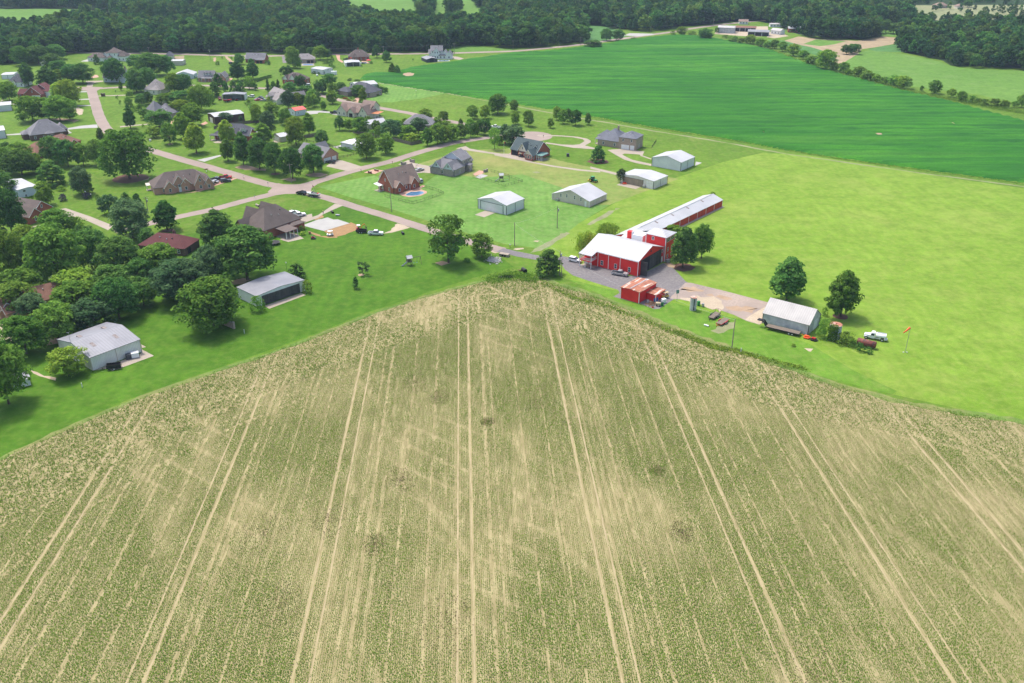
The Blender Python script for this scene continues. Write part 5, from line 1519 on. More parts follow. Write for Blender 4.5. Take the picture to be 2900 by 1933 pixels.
# --- white hangar mid
rt, *dm = hangar('hangar', 'pale hangar with one wide grey door and dark trim beside the street', 'k', (1703, 818), (1700, 712), (1385, 638), (1915, 640), (1540, 627), 'grey_siding', 'white_roof', 'dark_trim',
                 [('door', 'g', 0.12, 0.9, 0.0, 3.7, 'grey_siding')], bays=2, cat='hangar')
h_ = dm[2]
w_ = dm[1]
MB().box(-0.14, min(w_ * 0.11, w_ * 0.91), min(h_ - 0.1, 3.72), -0.02, max(w_ * 0.11, w_ * 0.91), min(h_ - 0.1, 3.72) + 0.14).build('door_frame', 'dark_trim', rt)
for t in (0.11, 0.91):
    MB().box(-0.14, w_ * t - 0.07, 0, -0.02, w_ * t + 0.07, min(h_ - 0.1, 3.72) - 0.01).build('door_frame', 'dark_trim', rt)
# --- tan shed
hangar('metal_shed', 'tan metal shed with white roof and four narrow windows', 'l', (662, 340), (660, 275), (248, 188), (875, 195), (455, 148), 'tan_siding', 'white_roof', 'white_paint',
       [('window', 'g', 0.2, 0.24, 2.0, 3.6), ('window', 'g', 0.37, 0.41, 2.2, 3.8), ('window', 'g', 0.58, 0.62, 2.2, 3.8), ('window', 'g', 0.74, 0.78, 2.0, 3.6), ('door', 'g', 0.07, 0.12, 0.0, 2.3, 'white_paint')], bays=3)
# --- beige hangar with sliding doors
rt, *dm = hangar('hangar', 'beige hangar with tan sliding doors and one white garage door', 'y5', (787, 767), (787, 684), (437, 612), (935, 625), (602, 624), 'beige_siding', 'white_roof', 'dark_trim',
                 [('door', 'g', 0.3, 0.92, 0.0, 3.1, 'tan_door', 10), ('garage_door', 'g', 0.02, 0.22, 0.0, 3.2, 'white_paint')], bays=2, cat='hangar')
for k in range(6):
    window(rt, -0.1, dm[1] * (0.045 + 0.03 * k), 2.1, 0.35, 0.4, 'x-', d=0.03)
# --- big white hangar
hangar('hangar', 'largest pale grey hangar with plain gable wall', 'y5', (1073, 576), (1078, 485), (773, 430), (1238, 428), (930, 413), 'grey_siding', 'white_roof', 'dark_trim', bays=2, cat='hangar')

# --- the long red stable
rt, *dm = hangar('stable', 'long low red stable with white roof behind the big red barn', 'l', (2130, 330), (2143, 258), (1960, 197), (1190, 708), (2025, 193), 'red_siding', 'white_roof', 'white_paint', cat='stable')
L_, W_, h_, rs_ = dm
sg = 1 if W_ > 0 else -1
nb = 19
for k in range(nb):
    x0, x1 = L_ * (k + 0.03) / nb, L_ * (k + 0.97) / nb
    MB().box(x0, -0.06 if sg > 0 else -0.03, 0.15, x1, 0.03 if sg > 0 else 0.06, h_ - 0.25).build('stall_door', 'red_door', rt)
    if k % 2 == 0:
        MB().box(L_ * k / nb - 0.08, -0.14 if sg > 0 else -0.02, 0, L_ * k / nb + 0.08, 0.02 if sg > 0 else 0.14, h_ - 0.2).build('post', 'white_paint', rt)
MB().box(-0.4, min(0, -sg * 1.2), 0.0, L_ * 0.9, max(0, -sg * 1.2), 0.05).build('apron', 'concrete', rt)
roof_patch(rt, dm, [L_ * t for t in (0.16, 0.34, 0.52, 0.7)], 0.62, 0.9, 1.4)
MB().box(L_ * 0.02, W_ / 2 - 0.12, h_ + rs_ + 0.02, L_ * 0.86, W_ / 2 + 0.12, h_ + rs_ + 0.24).build('ridge_vent', 'steel', rt)

# --- the big red barn
rt, *dm = hangar('red_barn', 'big red barn with white roof, balcony porch and square tower', 'x3', (1090, 838), (1106, 590), (1560, 352), (215, 372), (1370, 330), 'red_siding', 'white_roof', 'white_paint', cat='barn')
L_, W_, h_, rs_ = dm
sg = 1 if W_ > 0 else -1


def Yb(t):
    return sg * t


def bbox(b, x0, x1, y0, y1, z0, z1):
    """box with barn-local y measured inwards from the front wall"""
    return b.box(x0, min(Yb(y0), Yb(y1)), z0, x1, max(Yb(y0), Yb(y1)), z1)


for x in (0.33, 0.55, 0.75):
    bbox(MB(), L_ * x * 0.99 - 0.1, L_ * x * 0.99 + 0.1, -0.07, 0.05, 0, h_ - 0.05).build('wall_post', 'white_paint', rt)
bbox(MB(), -0.2, L_ * 0.76, -0.3, -0.12, h_ - 0.22, h_ - 0.02).build('gutter', 'white_paint', rt)
for t in (0.155, 0.41, 0.665):
    window(rt, L_ * t, 0, 0.9, 1.05, 1.75, 'y-' if sg > 0 else 'y+')
# gable: folding hangar doors, half open
wd = abs(W_)
do0, do1, dz = 0.10 * wd, 0.90 * wd, min(h_ + 0.1, 5.2)
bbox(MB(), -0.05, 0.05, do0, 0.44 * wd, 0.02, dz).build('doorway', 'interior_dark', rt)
bbox(MB(), -0.12, 0.06, do0 - 0.2, do1 + 0.2, dz, dz + 0.18).build('door_rail', 'dark_trim', rt)
for k in range(8):
    a = 0.44 * wd + (do1 - 0.44 * wd) * k / 8
    b_ = 0.44 * wd + (do1 - 0.44 * wd) * (k + 0.96) / 8
    bbox(MB(), -0.16 - 0.05 * (k % 2), 0.02, a, b_, 0.03, dz - 0.03).build('door_panel', 'dark_door', rt)
bbox(MB(), -2.6, -0.1, do0 - 0.05, do0 + 0.12, 0.03, dz - 0.1).build('door_panel', 'dark_door', rt)
bbox(MB(), -0.35, -0.05, wd * 0.45, wd * 0.48, h_ + 1.2, h_ + 1.6).build('wall_lamp', 'dark_trim', rt)
window(rt, 0, Yb(wd * 0.95), 3.6, 0.9, 1.3, 'x-')
bbox(MB(), -0.06, 0.03, wd * 0.925, wd * 0.975, 0.02, 2.2).build('door', 'white_paint', rt)
# balcony porch on the far left of the front wall
px0, px1, pd = L_ * 0.77, L_ * 1.0, 3.6
pf = h_ * 0.48
bbox(MB(), px0, px1, -pd, -0.04, pf - 0.3, pf).build('balcony_floor', 'red_siding', rt)
b = MB()
z0, z1 = h_ - 0.02, h_ - 0.75
ys = [Yb(0.1), Yb(-pd - 0.3)]
b.add([(px0 - 0.3, ys[0], z0 + 0.05), (px1 + 0.25, ys[0], z0 + 0.05), (px1 + 0.25, ys[1], z1), (px0 - 0.3, ys[1], z1), (px0 - 0.3, ys[0], z0 + 0.19), (px1 + 0.25, ys[0], z0 + 0.19), (px1 + 0.25, ys[1], z1 + 0.14), (px0 - 0.3, ys[1], z1 + 0.14)],
      [(0, 1, 2, 3), (4, 5, 6, 7), (0, 1, 5, 4), (1, 2, 6, 5), (2, 3, 7, 6), (3, 0, 4, 7)])
b.build('porch_roof', 'white_roof', rt)
for x in (px0 + 0.12, (px0 + px1) / 2, px1 - 0.12):
    bbox(MB(), x - 0.11, x + 0.11, -pd, -pd + 0.22, 0.02, (h_ - 0.8) if x != (px0 + px1) / 2 else pf - 0.3).build('porch_post', 'white_paint', rt)
for (xa, xb, ya, yb) in ((px0, px1, -pd + 0.02, -pd + 0.1), (px0, px0 + 0.08, -pd + 0.1, -0.05), (px1 - 0.08, px1, -pd + 0.1, -0.05)):
    r_ = bbox(MB(), xa, xb, ya, yb, pf + 0.95, pf + 1.05)
    bbox(r_, xa, xb, ya, yb, pf + 0.1, pf + 0.18)
    r_.build('railing', 'white_paint', rt)
    n = int(max(xb - xa, yb - ya) / 0.35)
    bb = MB()
    for k in range(n):
        if xb - xa > 1:
            q = xa + (xb - xa) * (k + 0.5) / n
            bbox(bb, q - 0.05, q + 0.05, ya + 0.01, yb - 0.01, pf + 0.18, pf + 0.95)
        else:
            q = ya + (yb - ya) * (k + 0.5) / n
            bbox(bb, xa + 0.01, xb - 0.01, q - 0.05, q + 0.05, pf + 0.18, pf + 0.95)
    bb.build('balusters', 'white_paint', rt)
for x in (0.82, 0.9):
    window(rt, L_ * x, 0, pf + 0.7, 1.0, 1.3, 'y-' if sg > 0 else 'y+')
bbox(MB(), L_ * 0.93, L_ * 0.975, -0.06, 0.04, 0.02, 2.2).build('door', 'white_paint', rt)
bbox(MB(), L_ * 0.86, L_ * 0.92, -0.06, 0.04, 0.02, 2.2).build('door', 'white_paint', rt)
# tower behind the gable, with hip roof, windows and chimney
tx0, tx1, ty0, ty1, th_ = -0.6, 7.4, wd + 0.05, wd + 7.0, h_ + 3.6
bbox(MB(), tx0, tx1, ty0, ty1, 0, th_).build('tower', 'red_siding', rt)
roof_hip(tx0, tx1, min(Yb(ty0), Yb(ty1)), max(Yb(ty0), Yb(ty1)), th_, 1.5, 0.5).build('tower_roof', 'white_roof', rt)
for (x, y) in ((tx0, ty0), (tx0, ty1), (tx1, ty0), (tx1, ty1)):
    bbox(MB(), x - 0.14, x + 0.14, y - 0.14, y + 0.14, 0, th_ - 0.06).build('tower_trim', 'white_paint', rt)
for t in (0.3, 0.72):
    window(rt, tx0, Yb(ty0 + (ty1 - ty0) * t), th_ - 2.0, 2.6, 1.4, 'x-')
    window(rt, tx0, Yb(ty0 + (ty1 - ty0) * t), 3.4, 0.9, 1.5, 'x-')
    window(rt, tx0, Yb(ty0 + (ty1 - ty0) * t), 0.9, 0.9, 1.4, 'x-')
window(rt, tx0 + 5.2, Yb(ty0), th_ - 1.9, 1.0, 1.3, 'y-' if sg > 0 else 'y+')
bbox(MB(), 9.0, 13.5, ty0 + 0.2, ty0 + 5.0, 0, h_ + 2.0).build('rear_wing', 'white_siding', rt)
cb = bbox(MB(), 13.7, 15.6, ty0 + 0.5, ty0 + 2.0, 0, h_ + 2.7).build('chimney', 'red_siding', rt)
bbox(MB(), 13.5, 13.68, ty0 + 0.4, ty0 + 2.1, 0, h_ + 2.8).build('chimney_trim', 'white_paint', cb)
# low connector roof to the stable
roof_gable(15.9, L_ * 0.86, min(Yb(wd - 1), Yb(wd + 17)), max(Yb(wd - 1), Yb(wd + 17)), h_ - 1.8, 2.2, 'x').build('connector_roof', 'white_roof', rt)
bbox(MB(), 16.4, L_ * 0.84, wd + 0.2, wd + 16.5, 0, h_ - 2.0).build('connector_wall', 'red_siding', rt)
# things inside the open doorway
# --- rusty red shed and its lean-to
rt, *dm = hangar('tool_shed', 'small red shed with rust-streaked flat roof', 'x3', (1108, 1285), (1125, 1105), (835, 1010), (1405, 945), (995, 1046), 'red_siding', 'rust_roof', 'white_paint', rise=0.35)
L_, W_, h_, rs_ = dm
sg = 1 if W_ > 0 else -1
MB().box(0, W_ / 2 - 0.15, h_ + rs_ + 0.1, L_, W_ / 2 + 0.15, h_ + rs_ + 0.22).build('roof_ridge', 'steel', rt)
lx0, lx1, ld, lh = L_ * 0.42, L_ * 0.98, 3.6, h_ * 0.62
MB().box(lx0, min(-0.04 * sg, -sg * ld), 0, lx1, max(-0.04 * sg, -sg * ld), lh).build('annex_wall', 'red_siding', rt)
MB().box(lx0 - 0.2, min(-0.06 * sg, -sg * (ld + 0.3)), lh + 0.01, lx1 + 0.2, max(-0.06 * sg, -sg * (ld + 0.3)), lh + 0.16).build('annex_roof', 'rust_roof', rt)
MB().box(lx0 - 0.1, -sg * ld - 0.1, 0, lx0 + 0.1, -sg * ld + 0.1, lh).build('annex_post', 'white_paint', rt)
# --- grey barn at the right
rt, *dm = hangar('metal_barn', 'weathered grey metal barn beside the vine-covered silo', 'x2', (1312, 1006), (1345, 778), (1695, 572), (330, 512), (1585, 436), 'weathered_siding', 'pale_roof', 'dark_trim', cat='barn',
                 items=[('door', 'g', 0.4, 0.75, 0.0, 3.0, 'grey_siding')])

# --- middle-distance sheds
hangar('metal_shed', 'dark brown metal shed with white roof', 'f', (430, 598), (430, 513), (297, 480), (752, 472), (372, 478), 'brown_siding', 'white_roof', 'dark_trim', [('garage_door', 'g', 0.35, 0.75, 0, 3.0, 'white_paint')])
hangar('garage', 'small grey building with bright red metal roof', 'z8', (1857, 694), (1855, 575), (1700, 530), (2130, 545), (1760, 508), 'blue_grey_wall', 'red_roof', 'dark_trim', [('window', 's', 0.22, 0.3, 1.2, 2.3), ('window', 'g', 0.3, 0.45, 1.0, 2.0), ('door', 's', 0.9, 0.98, 0, 2.3, 'white_paint')], cat='garage')
hangar('garage', 'small taupe garage with white roof by the dark fence', 'z8', (1525, 1273), (1525, 1160), (1350, 1102), (1725, 1125), (1412, 1084), 'tan_siding', 'white_roof', None, [('garage_door', 'g', 0.15, 0.8, 0, 2.3, 'white_paint')], cat='garage')
hangar('metal_shed', 'white low shed partly hidden by two round lawn trees', 'f', (1832, 852), (1828, 793), (2010, 750), (1995, 830), (1912, 762), 'white_siding', 'white_roof', 'dark_trim', hip=True)
rt, *dm = hangar('open_hangar', 'grey-roofed open hangar with a red boat in front', 'z3', (1500, 1362), (1482, 1235), (1975, 1232), (1490, 1194), (1735, 1214), 'grey_siding', 'galv_roof', 'white_paint', cat='hangar', open_front=True,
                 items=[('door', 'g', 0.05, 0.45, 0, 3.6, 'green_door', 8), ('door', 'g', 0.86, 0.97, 0, 3.6, 'green_door', 2)])
hangar('metal_shed', 'light grey metal shed beside a white cargo trailer', 'z4', (1690, 713), (1690, 608), (1985, 578), (1420, 572), (1850, 573), 'grey_siding', 'white_roof', 'dark_trim', [('door', 'g', 0.1, 0.16, 0, 2.2, 'dark_door'), ('window', 'g', 0.46, 0.54, 2.4, 3.4)], bays=2)
hangar('garage', 'white-roofed garage with wide dark doors near the far pool', 'z5', (232, 460), (222, 402), (475, 397), (194, 362), (346, 383), 'beige_siding', 'white_roof', 'white_paint', [('door', 'g', 0.08, 0.94, 0, 3.1, 'dark_door', 2)], cat='garage')
hangar('metal_shed', 'charcoal metal shed beside the white farmhouse', 'z5', (1577, 393), (1577, 340), (1760, 330), (1492, 303), (1682, 312), 'charcoal_siding', 'galv_roof', 'dark_trim', [('door', 'g', 0.3, 0.68, 0, 3.0, 'interior_dark')])
hangar('metal_shed', 'white-roofed shed behind the dark-roofed curved-drive house', 'z5', (300, 808), (300, 726), (520, 768), (640, 694), (402, 722), 'grey_siding', 'white_roof', 'dark_trim', [('garage_door', 'g', 0.15, 0.35, 0, 3.0, 'dark_door')])
hangar('metal_shed', 'blue-grey gabled shed left of the dormered house', 'z3', (425, 888), (425, 795), (848, 790), (440, 738), (622, 724), 'blue_grey_wall', 'white_roof', None, [('door', 'g', 0.4, 0.6, 0, 3.4, 'white_paint'), ('door', 'g', 0.76, 0.81, 0, 2.2, 'dark_door')])
hangar('metal_shed', 'tan shed with thin white roof near the back road', 'z3', (612, 586), (610, 487), (602, 450), (330, 490), (606, 462), 'tan_siding', 'white_roof', None)
hangar('metal_shed', 'white metal shed behind the dark-hipped white house', 'z1', (45, 736), (30, 640), (140, 583), (275, 643), (85, 606), 'white_siding', 'white_roof', 'dark_trim', bays=2)
hangar('metal_shed', 'long white-roofed shed cut by the left edge, farther one', 'z1', (272, 1432), (250, 1302), (240, 1228), (-150, 1310), (246, 1258), 'grey_siding', 'white_roof', 'dark_trim')
hangar('metal_shed', 'white-roofed shed cut by the left edge, beside a concrete walk', 'z6', (140, 866), (112, 692), (70, 592), (-200, 712), (95, 640), 'grey_siding', 'white_roof', 'dark_trim')
hangar('metal_shed', 'blue-grey metal shed with hedge below it, left side', 'i', (225, 442), (195, 345), (413, 302), (20, 258), (305, 316), 'blue_grey_wall', 'white_roof', None, [('window', 'g', 0.22, 0.38, 2.6, 3.6), ('window', 'g', 0.28, 0.4, 0.4, 1.5)])
hangar('small_shed', 'tiny white shed half hidden at the lower left edge', 'n', (338, 1136), (336, 1062), (300, 985), (150, 1110), (316, 1010), 'white_siding', 'galv_roof', None)
hangar('small_shed', 'tall narrow tan shed beside big oaks', 'z1', (930, 482), (912, 382), (1012, 382), (925, 325), (962, 362), 'cream_wall', 'white_roof', None)


# ------------------------------------------------------------------ houses
def house(label, c, a, b_, vols, wall, roof, chim=(), porch=(), cat='house', trim='white_paint'):
    """a, b_: survey points of the front wall's left and right foot; vols: (x0,x1,y0,y1,h,type,rise[,opts])"""
    A, B = PG(c, *a), PG(c, *b_)
    u = B - A
    root = empty('house', A, math.atan2(u.y, u.x))
    tag(root, label, cat)
    eps = 0.0
    for i, v in enumerate(vols):
        x0, x1, y0, y1, h, ty, rise = v[:7]
        op = v[7] if len(v) > 7 else {}
        w, rf = op.get('wall', wall), op.get('roof', roof)
        eps += 0.013
        x0, x1, y0, y1 = x0 + eps, x1 - eps, y0 + eps, y1 - eps
        h += 0.004 * i
        if ty == 'hip':
            MB().box(x0, y0, 0, x1, y1, h).build('wall', w, root)
            rb = roof_hip(x0, x1, y0, y1, h, rise)
        else:
            ax = 'x' if ty == 'gx' else 'y'
            MB().box(x0, y0, 0, x1, y1, h).build('wall', w, root)
            gw = MB()
            r = rise - 0.04
            if ax == 'x':
                gw.prism([(x0 + 0.01, y0, h), (x0 + 0.01, y1, h), (x0 + 0.01, (y0 + y1) / 2, h + r)], (x1 - x0 - 0.02, 0, 0))
            else:
                gw.prism([(x0, y0 + 0.01, h), (x1, y0 + 0.01, h), ((x0 + x1) / 2, y0 + 0.01, h + r)], (0, y1 - y0 - 0.02, 0))
            gw.build('gable', op.get('gable', w), root)
            rb = roof_gable(x0, x1, y0, y1, h, rise, ax, 0.4)
            # white rake boards on the front gable
            if ax == 'y' and trim:
                xm, k = (x0 + x1) / 2, rise / ((x1 - x0) / 2)
                for s in (-1, 1):
                    xe = xm + s * ((x1 - x0) / 2 + 0.4)
                    MB().prism([(xe, y0 - 0.47, h - 0.4 * k - 0.1), (xm, y0 - 0.47, h + rise - 0.1), (xm, y0 - 0.47, h + rise + 0.13), (xe, y0 - 0.47, h - 0.4 * k + 0.13)], (0, 0.05, 0)).build('rake_board', trim, root)
            if ax == 'x' and trim:
                ym, k = (y0 + y1) / 2, rise / ((y1 - y0) / 2)
                for xx in (x0 - 0.47, x1 + 0.42):
                    for s in (-1, 1):
                        ye = ym + s * ((y1 - y0) / 2 + 0.4)
                        MB().prism([(xx, ye, h - 0.4 * k - 0.1), (xx, ym, h + rise - 0.1), (xx, ym, h + rise + 0.13), (xx, ye, h - 0.4 * k + 0.13)], (0.05, 0, 0)).build('rake_board', trim, root)
        rb.build('roof', rf, root)
        if (x1 - x0) > 9 and rise > 2 and cat == 'house':
            for q in (0.38, 0.55, 0.66):
                k_, f_ = rise / ((y1 - y0) / 2), random.uniform(0.45, 0.75)
                xx, yy = x0 + (x1 - x0) * q, y0 + (y1 - y0) / 2 * f_
                if ty == 'gy':
                    continue
                zz = h + (yy - y0) * k_
                MB().box(xx - 0.16, yy - 0.16, zz - 0.2, xx + 0.16, yy + 0.16, zz + 0.5).build('roof_vent', 'steel' if q < 0.6 else 'dark_trim', root)
        for side, n in op.get('win', {}).items():
            hh = op.get('wh', 1.5)
            zz = op.get('wz', 0.8)
            for k in range(n):
                t = (k + 0.5) / n
                if side == 'f':
                    window(root, x0 + (x1 - x0) * t, y0, zz, 1.1, hh, 'y-')
                elif side == 'r':
                    window(root, x1, y0 + (y1 - y0) * t, zz, 1.1, hh, 'x+')
                elif side == 'l':
                    window(root, x0, y0 + (y1 - y0) * t, zz, 1.1, hh, 'x-')
                elif side == 'u':      # upper storey, front
                    window(root, x0 + (x1 - x0) * t, y0, h - 1.9, 1.0, 1.4, 'y-')
                elif side == 'g':      # in the gable
                    if ty == 'gy':
                        window(root, (x0 + x1) / 2, y0 + 0.01, h + rise * 0.22, 0.9, min(1.3, rise * 0.4), 'y-')
                    else:
                        window(root, x0 + 0.01, (y0 + y1) / 2, h + rise * 0.22, 0.9, min(1.3, rise * 0.4), 'x-')
        for (side, t0, t1, z1, m_) in op.get('doors', ()):
            nm = 'garage_door' if (t1 - t0) * (x1 - x0 if side == 'f' else y1 - y0) > 2 else 'door'  # also names the dark slabs that paint shaded open bays
            if side == 'f':
                MB().box(x0 + (x1 - x0) * t0, y0 - 0.06, 0.04, x0 + (x1 - x0) * t1, y0 + 0.02, z1).build(nm, m_, root)
            elif side == 'r':
                MB().box(x1 - 0.02, y0 + (y1 - y0) * t0, 0.04, x1 + 0.06, y0 + (y1 - y0) * t1, z1).build(nm, m_, root)
            else:
                MB().box(x0 - 0.06, y0 + (y1 - y0) * t0, 0.04, x0 + 0.02, y0 + (y1 - y0) * t1, z1).build(nm, m_, root)
        for t in op.get('dormers', ()):
            xm = x0 + (x1 - x0) * t
            k = rise / ((y1 - y0) / 2)
            yf = y0 + 1.3
            zb = h + 1.3 * k
            MB().box(xm - 0.75, yf, zb - 0.5, xm + 0.75, yf + 2.2, zb + 1.3).build('dormer', 'white_paint', root)
            roof_gable(xm - 0.75, xm + 0.75, yf, yf + 2.6, zb + 1.3, 0.7, 'y', 0.2, 0.08).build('dormer_roof', rf, root)
            window(root, xm, yf, zb + 0.1, 0.9, 1.1, 'y-')
    for (x0, x1, y0, y1, h, rf, n) in porch:
        MB().add([(x0, y0, h), (x1, y0, h), (x1, y1, h + 0.5), (x0, y1, h + 0.5), (x0, y0, h + 0.14), (x1, y0, h + 0.14), (x1, y1, h + 0.64), (x0, y1, h + 0.64)],
                 [(0, 1, 2, 3), (4, 5, 6, 7), (0, 1, 5, 4), (1, 2, 6, 5), (2, 3, 7, 6), (3, 0, 4, 7)]).build('porch_roof', rf, root)
        for k in range(n):
            x = x0 + 0.25 + (x1 - x0 - 0.5) * k / max(1, n - 1)
            MB().box(x - 0.1, y0 + 0.15, 0.05, x + 0.1, y0 + 0.35, h + 0.02).build('porch_post', trim or 'white_paint', root)
        MB().box(x0, y0, 0.0, x1, y1, 0.08).build('porch_floor', 'concrete', root)
    for (x, y, z) in chim:
        MB().box(x - 0.45, y - 0.4, 0, x + 0.45, y + 0.4, z).box(x - 0.3, y - 0.25, z, x + 0.3, y + 0.25, z + 0.35).build('chimney', wall if wall.startswith('brick') else 'brick_tan', root)
    return root


F2 = {'f': 2, 'r': 2, 'l': 2}
house('pink brick house with brown hip roof and five front gables', 'y8', (268, 418), (905, 335), [
    (0, 25, 1, 13.5, 2.9, 'hip', 5.2, {'win': {'f': 3, 'l': 3}}), (4.2, 9, -0.3, 6, 2.9, 'gy', 2.6, {'win': {'f': 1}}), (8.6, 13.2, 0.6, 9, 4.4, 'gy', 3.0, {'win': {'f': 1}, 'wz': 2.0, 'doors': (('f', 0.4, 0.65, 2.3, 'white_paint'),)}),
    (11.6, 15.6, 0.2, 8, 3.8, 'gy', 2.2, {'win': {'f': 1}}), (17.2, 22.4, -0.8, 9, 3.0, 'gy', 4.2, {'win': {'f': 1, 'g': 1}}), (21.4, 25.4, -1.2, 6, 2.9, 'gy', 2.7, {'win': {'f': 1}})], 'brick_pink', 'shingle_brown',
      porch=[(-2.2, 1, 9, 12, 2.3, 'tan_siding', 2)])
house('large red brick house with steep brown roof and covered patio', 'y6', (410, 575), (825, 428), [
    (0, 18.7, 0, 13, 3.6, 'hip', 6.6, {'win': {'f': 1, 'l': 3}}), (4, 10, 9, 17.5, 3.3, 'gy', 5.2), (11, 17, 9, 17, 3.4, 'gy', 5.4), (12.2, 18.2, -2.6, 0.4, 2.7, 'hip', 0.9), (-3, 3, 8, 14, 3.2, 'gx', 3.4)], 'brick_red', 'shingle_brown',
      porch=[(5, 11.2, -6.5, -0.1, 2.7, 'shingle_brown', 4)], trim=None)
house('red brick house with steep brown roof beside a curved pool', 'y3', (290, 428), (575, 352), [
    (0, 15.6, 0, 10.5, 3.2, 'gx', 6.6, {'win': {'f': 3, 'l': 2, 'g': 1}}), (0.6, 4.6, -1.6, 5, 3.2, 'gy', 2.2, {'win': {'f': 1}}), (9.6, 13.4, -1.2, 5, 3.2, 'gy', 2.4, {'win': {'f': 1}, 'doors': (('l', 0.1, 0.3, 2.2, 'white_paint'),)}),
    (2, 6, 8, 11.8, 5.2, 'gy', 2.0, {'wall': 'white_paint'})], 'brick_red', 'shingle_tan', porch=[(-2.6, 0, 6.5, 10.5, 2.6, 'white_paint', 2)], chim=())
house('grey stone two-storey house with blue-grey gables and dark shingles', 'k', (1130, 392), (1405, 268), [
    (0, 9, 0, 14, 3.2, 'hip', 3.6, {'win': {'l': 3, 'f': 1}}), (-0.5, 8, 0.6, 6.2, 3.2, 'gx', 3.2, {'gable': 'blue_grey_wall', 'win': {'g': 1}}), (-0.3, 8, 7.4, 13, 3.2, 'gx', 3.2, {'gable': 'blue_grey_wall', 'win': {'g': 1}}),
    (8, 16, 0.8, 12, 5.9, 'gx', 3.4, {'gable': 'blue_grey_wall', 'win': {'f': 2, 'u': 2}}), (15, 20.5, 2.5, 11, 3.3, 'gx', 4.0, {'win': {'f': 1}}), (11, 14, -1.4, 1, 3.0, 'hip', 1.0, {'win': {'f': 1}})], 'stone_grey', 'shingle_grey', chim=((16.5, 8, 8.0),))
house('brick house with green-grey roof, cream gable and sunroom', 'y4', (210, 478), (512, 542), [
    (0, 16.5, 0, 11.5, 3.0, 'gx', 5.0, {'win': {'r': 2}, 'doors': (('f', 0.03, 0.36, 2.5, 'interior_dark'),)}), (5, 11, -0.3, 6.5, 3.0, 'gy', 4.2, {'gable': 'cream_wall', 'win': {'f': 2, 'g': 1}}),
    (12, 16.8, -3.4, 4, 2.9, 'gy', 2.5, {'gable': 'cream_wall', 'win': {'f': 3, 'r': 3}, 'wh': 1.6, 'wz': 0.9}), (13.4, 15.4, 2.6, 5.5, 5.4, 'gy', 1.0, {'wall': 'cream_wall', 'win': {'u': 1}})], 'brick_red', 'shingle_green', porch=[(16.9, 20.8, -0.5, 5, 2.5, 'teal_roof', 4)])
house('tan brick house with blue-grey hips and two-storey garage wing', 'y5', (195, 300), (600, 350), [
    (0, 13, 0, 15, 3.2, 'hip', 5.0, {'win': {'f': 2, 'l': 2}}), (7, 13, -0.6, 8, 3.2, 'hip', 2.8, {'win': {'f': 1}}), (12.6, 22.2, -1.6, 9, 6.0, 'hip', 2.8, {'win': {'u': 2, 'r': 1}, 'doors': (('f', 0.16, 0.62, 2.4, 'white_paint'), ('f', 0.68, 0.92, 2.4, 'white_paint'))}),
    (-3, 4, 7, 15, 3.4, 'hip', 2.8, {'wall': 'white_paint'})], 'brick_tan', 'shingle_blue', chim=((8, 9, 9.2),), porch=[(-2.5, 0, 2, 7, 2.7, 'shingle_blue', 2)])
house('dark brick house with steep grey hip roof and bay window', 'z6', (700, 932), (1340, 852), [
    (0, 18, 0, 14, 3.0, 'hip', 6.6, {'win': {'f': 4, 'l': 2}}), (15, 20, 6, 13.5, 3.0, 'hip', 3.2, {'win': {'f': 1}}), (7.5, 11.5, -1.0, 4, 3.0, 'hip', 1.6, {'win': {'f': 2}, 'wh': 2.0, 'wz': 0.4}), (-3, 1, 5, 12, 2.8, 'hip', 1.6)], 'brick_dark', 'shingle_grey')
house('brick house with red-brown roof hidden behind dark trees', 'z6', (820, 1340), (1400, 1180), [(0, 16, 0, 11, 2.9, 'hip', 4.2, {'win': {'f': 3, 'l': 2}}), (14, 30, 2, 14, 2.9, 'hip', 4.4, {'win': {'f': 2}}), (20, 26, -1, 6, 2.9, 'gy', 2.4)], 'brick_red', 'shingle_rust')
house('red brick house with maroon roof and white garage door', 'z1', (560, 1172), (958, 1182), [
    (0, 11.8, 0, 12, 3.2, 'gy', 4.6, {'win': {'g': 1}, 'doors': (('f', 0.45, 0.95, 2.5, 'white_paint'),)}), (-6, 0.4, 2, 10, 2.8, 'gx', 2.6, {'win': {'f': 2}}), (8, 14.2, 5, 13, 4.4, 'gx', 2.6, {'wall': 'white_paint'}), (3.5, 11, 7, 14, 6.0, 'gy', 2.4)], 'brick_red', 'shingle_maroon')
house('white house with steep dark hip roof at the left edge', 'z1', (190, 905), (555, 908), [(0, 11.6, 0, 11, 3.3, 'hip', 5.2, {'win': {'f': 3}}), (3.6, 6.0, -0.7, 4, 3.3, 'gy', 1.6)], 'white_paint', 'shingle_dark')
house('white two-storey house with brown hip roofs on the back road', 'z2', (390, 492), (760, 503), [
    (0, 13.7, 0, 9, 3.0, 'hip', 3.4, {'win': {'f': 2}}), (15.4, 24.4, 4, 13, 6.4, 'hip', 4.0, {'win': {'u': 2, 'f': 3}}), (24, 30.6, 4.5, 12.5, 3.8, 'hip', 4.0, {'win': {'f': 2}}), (10.5, 16, 5, 12, 4.2, 'gy', 2.4, {'win': {'f': 1}}), (16.4, 20, 1.5, 6, 3.0, 'hip', 1.6, {'win': {'f': 2}})], 'white_paint', 'shingle_brown', chim=())
house('grey house almost hidden behind a wide oak', 'z2', (740, 958), (1215, 962), [(0, 15.6, 0, 10, 3.6, 'gx', 5.0, {'win': {'f': 4}}), (12.5, 16.4, -2, 6, 3.4, 'gy', 2.2)], 'blue_grey_wall', 'shingle_grey', chim=((14.5, 6, 10.2),))
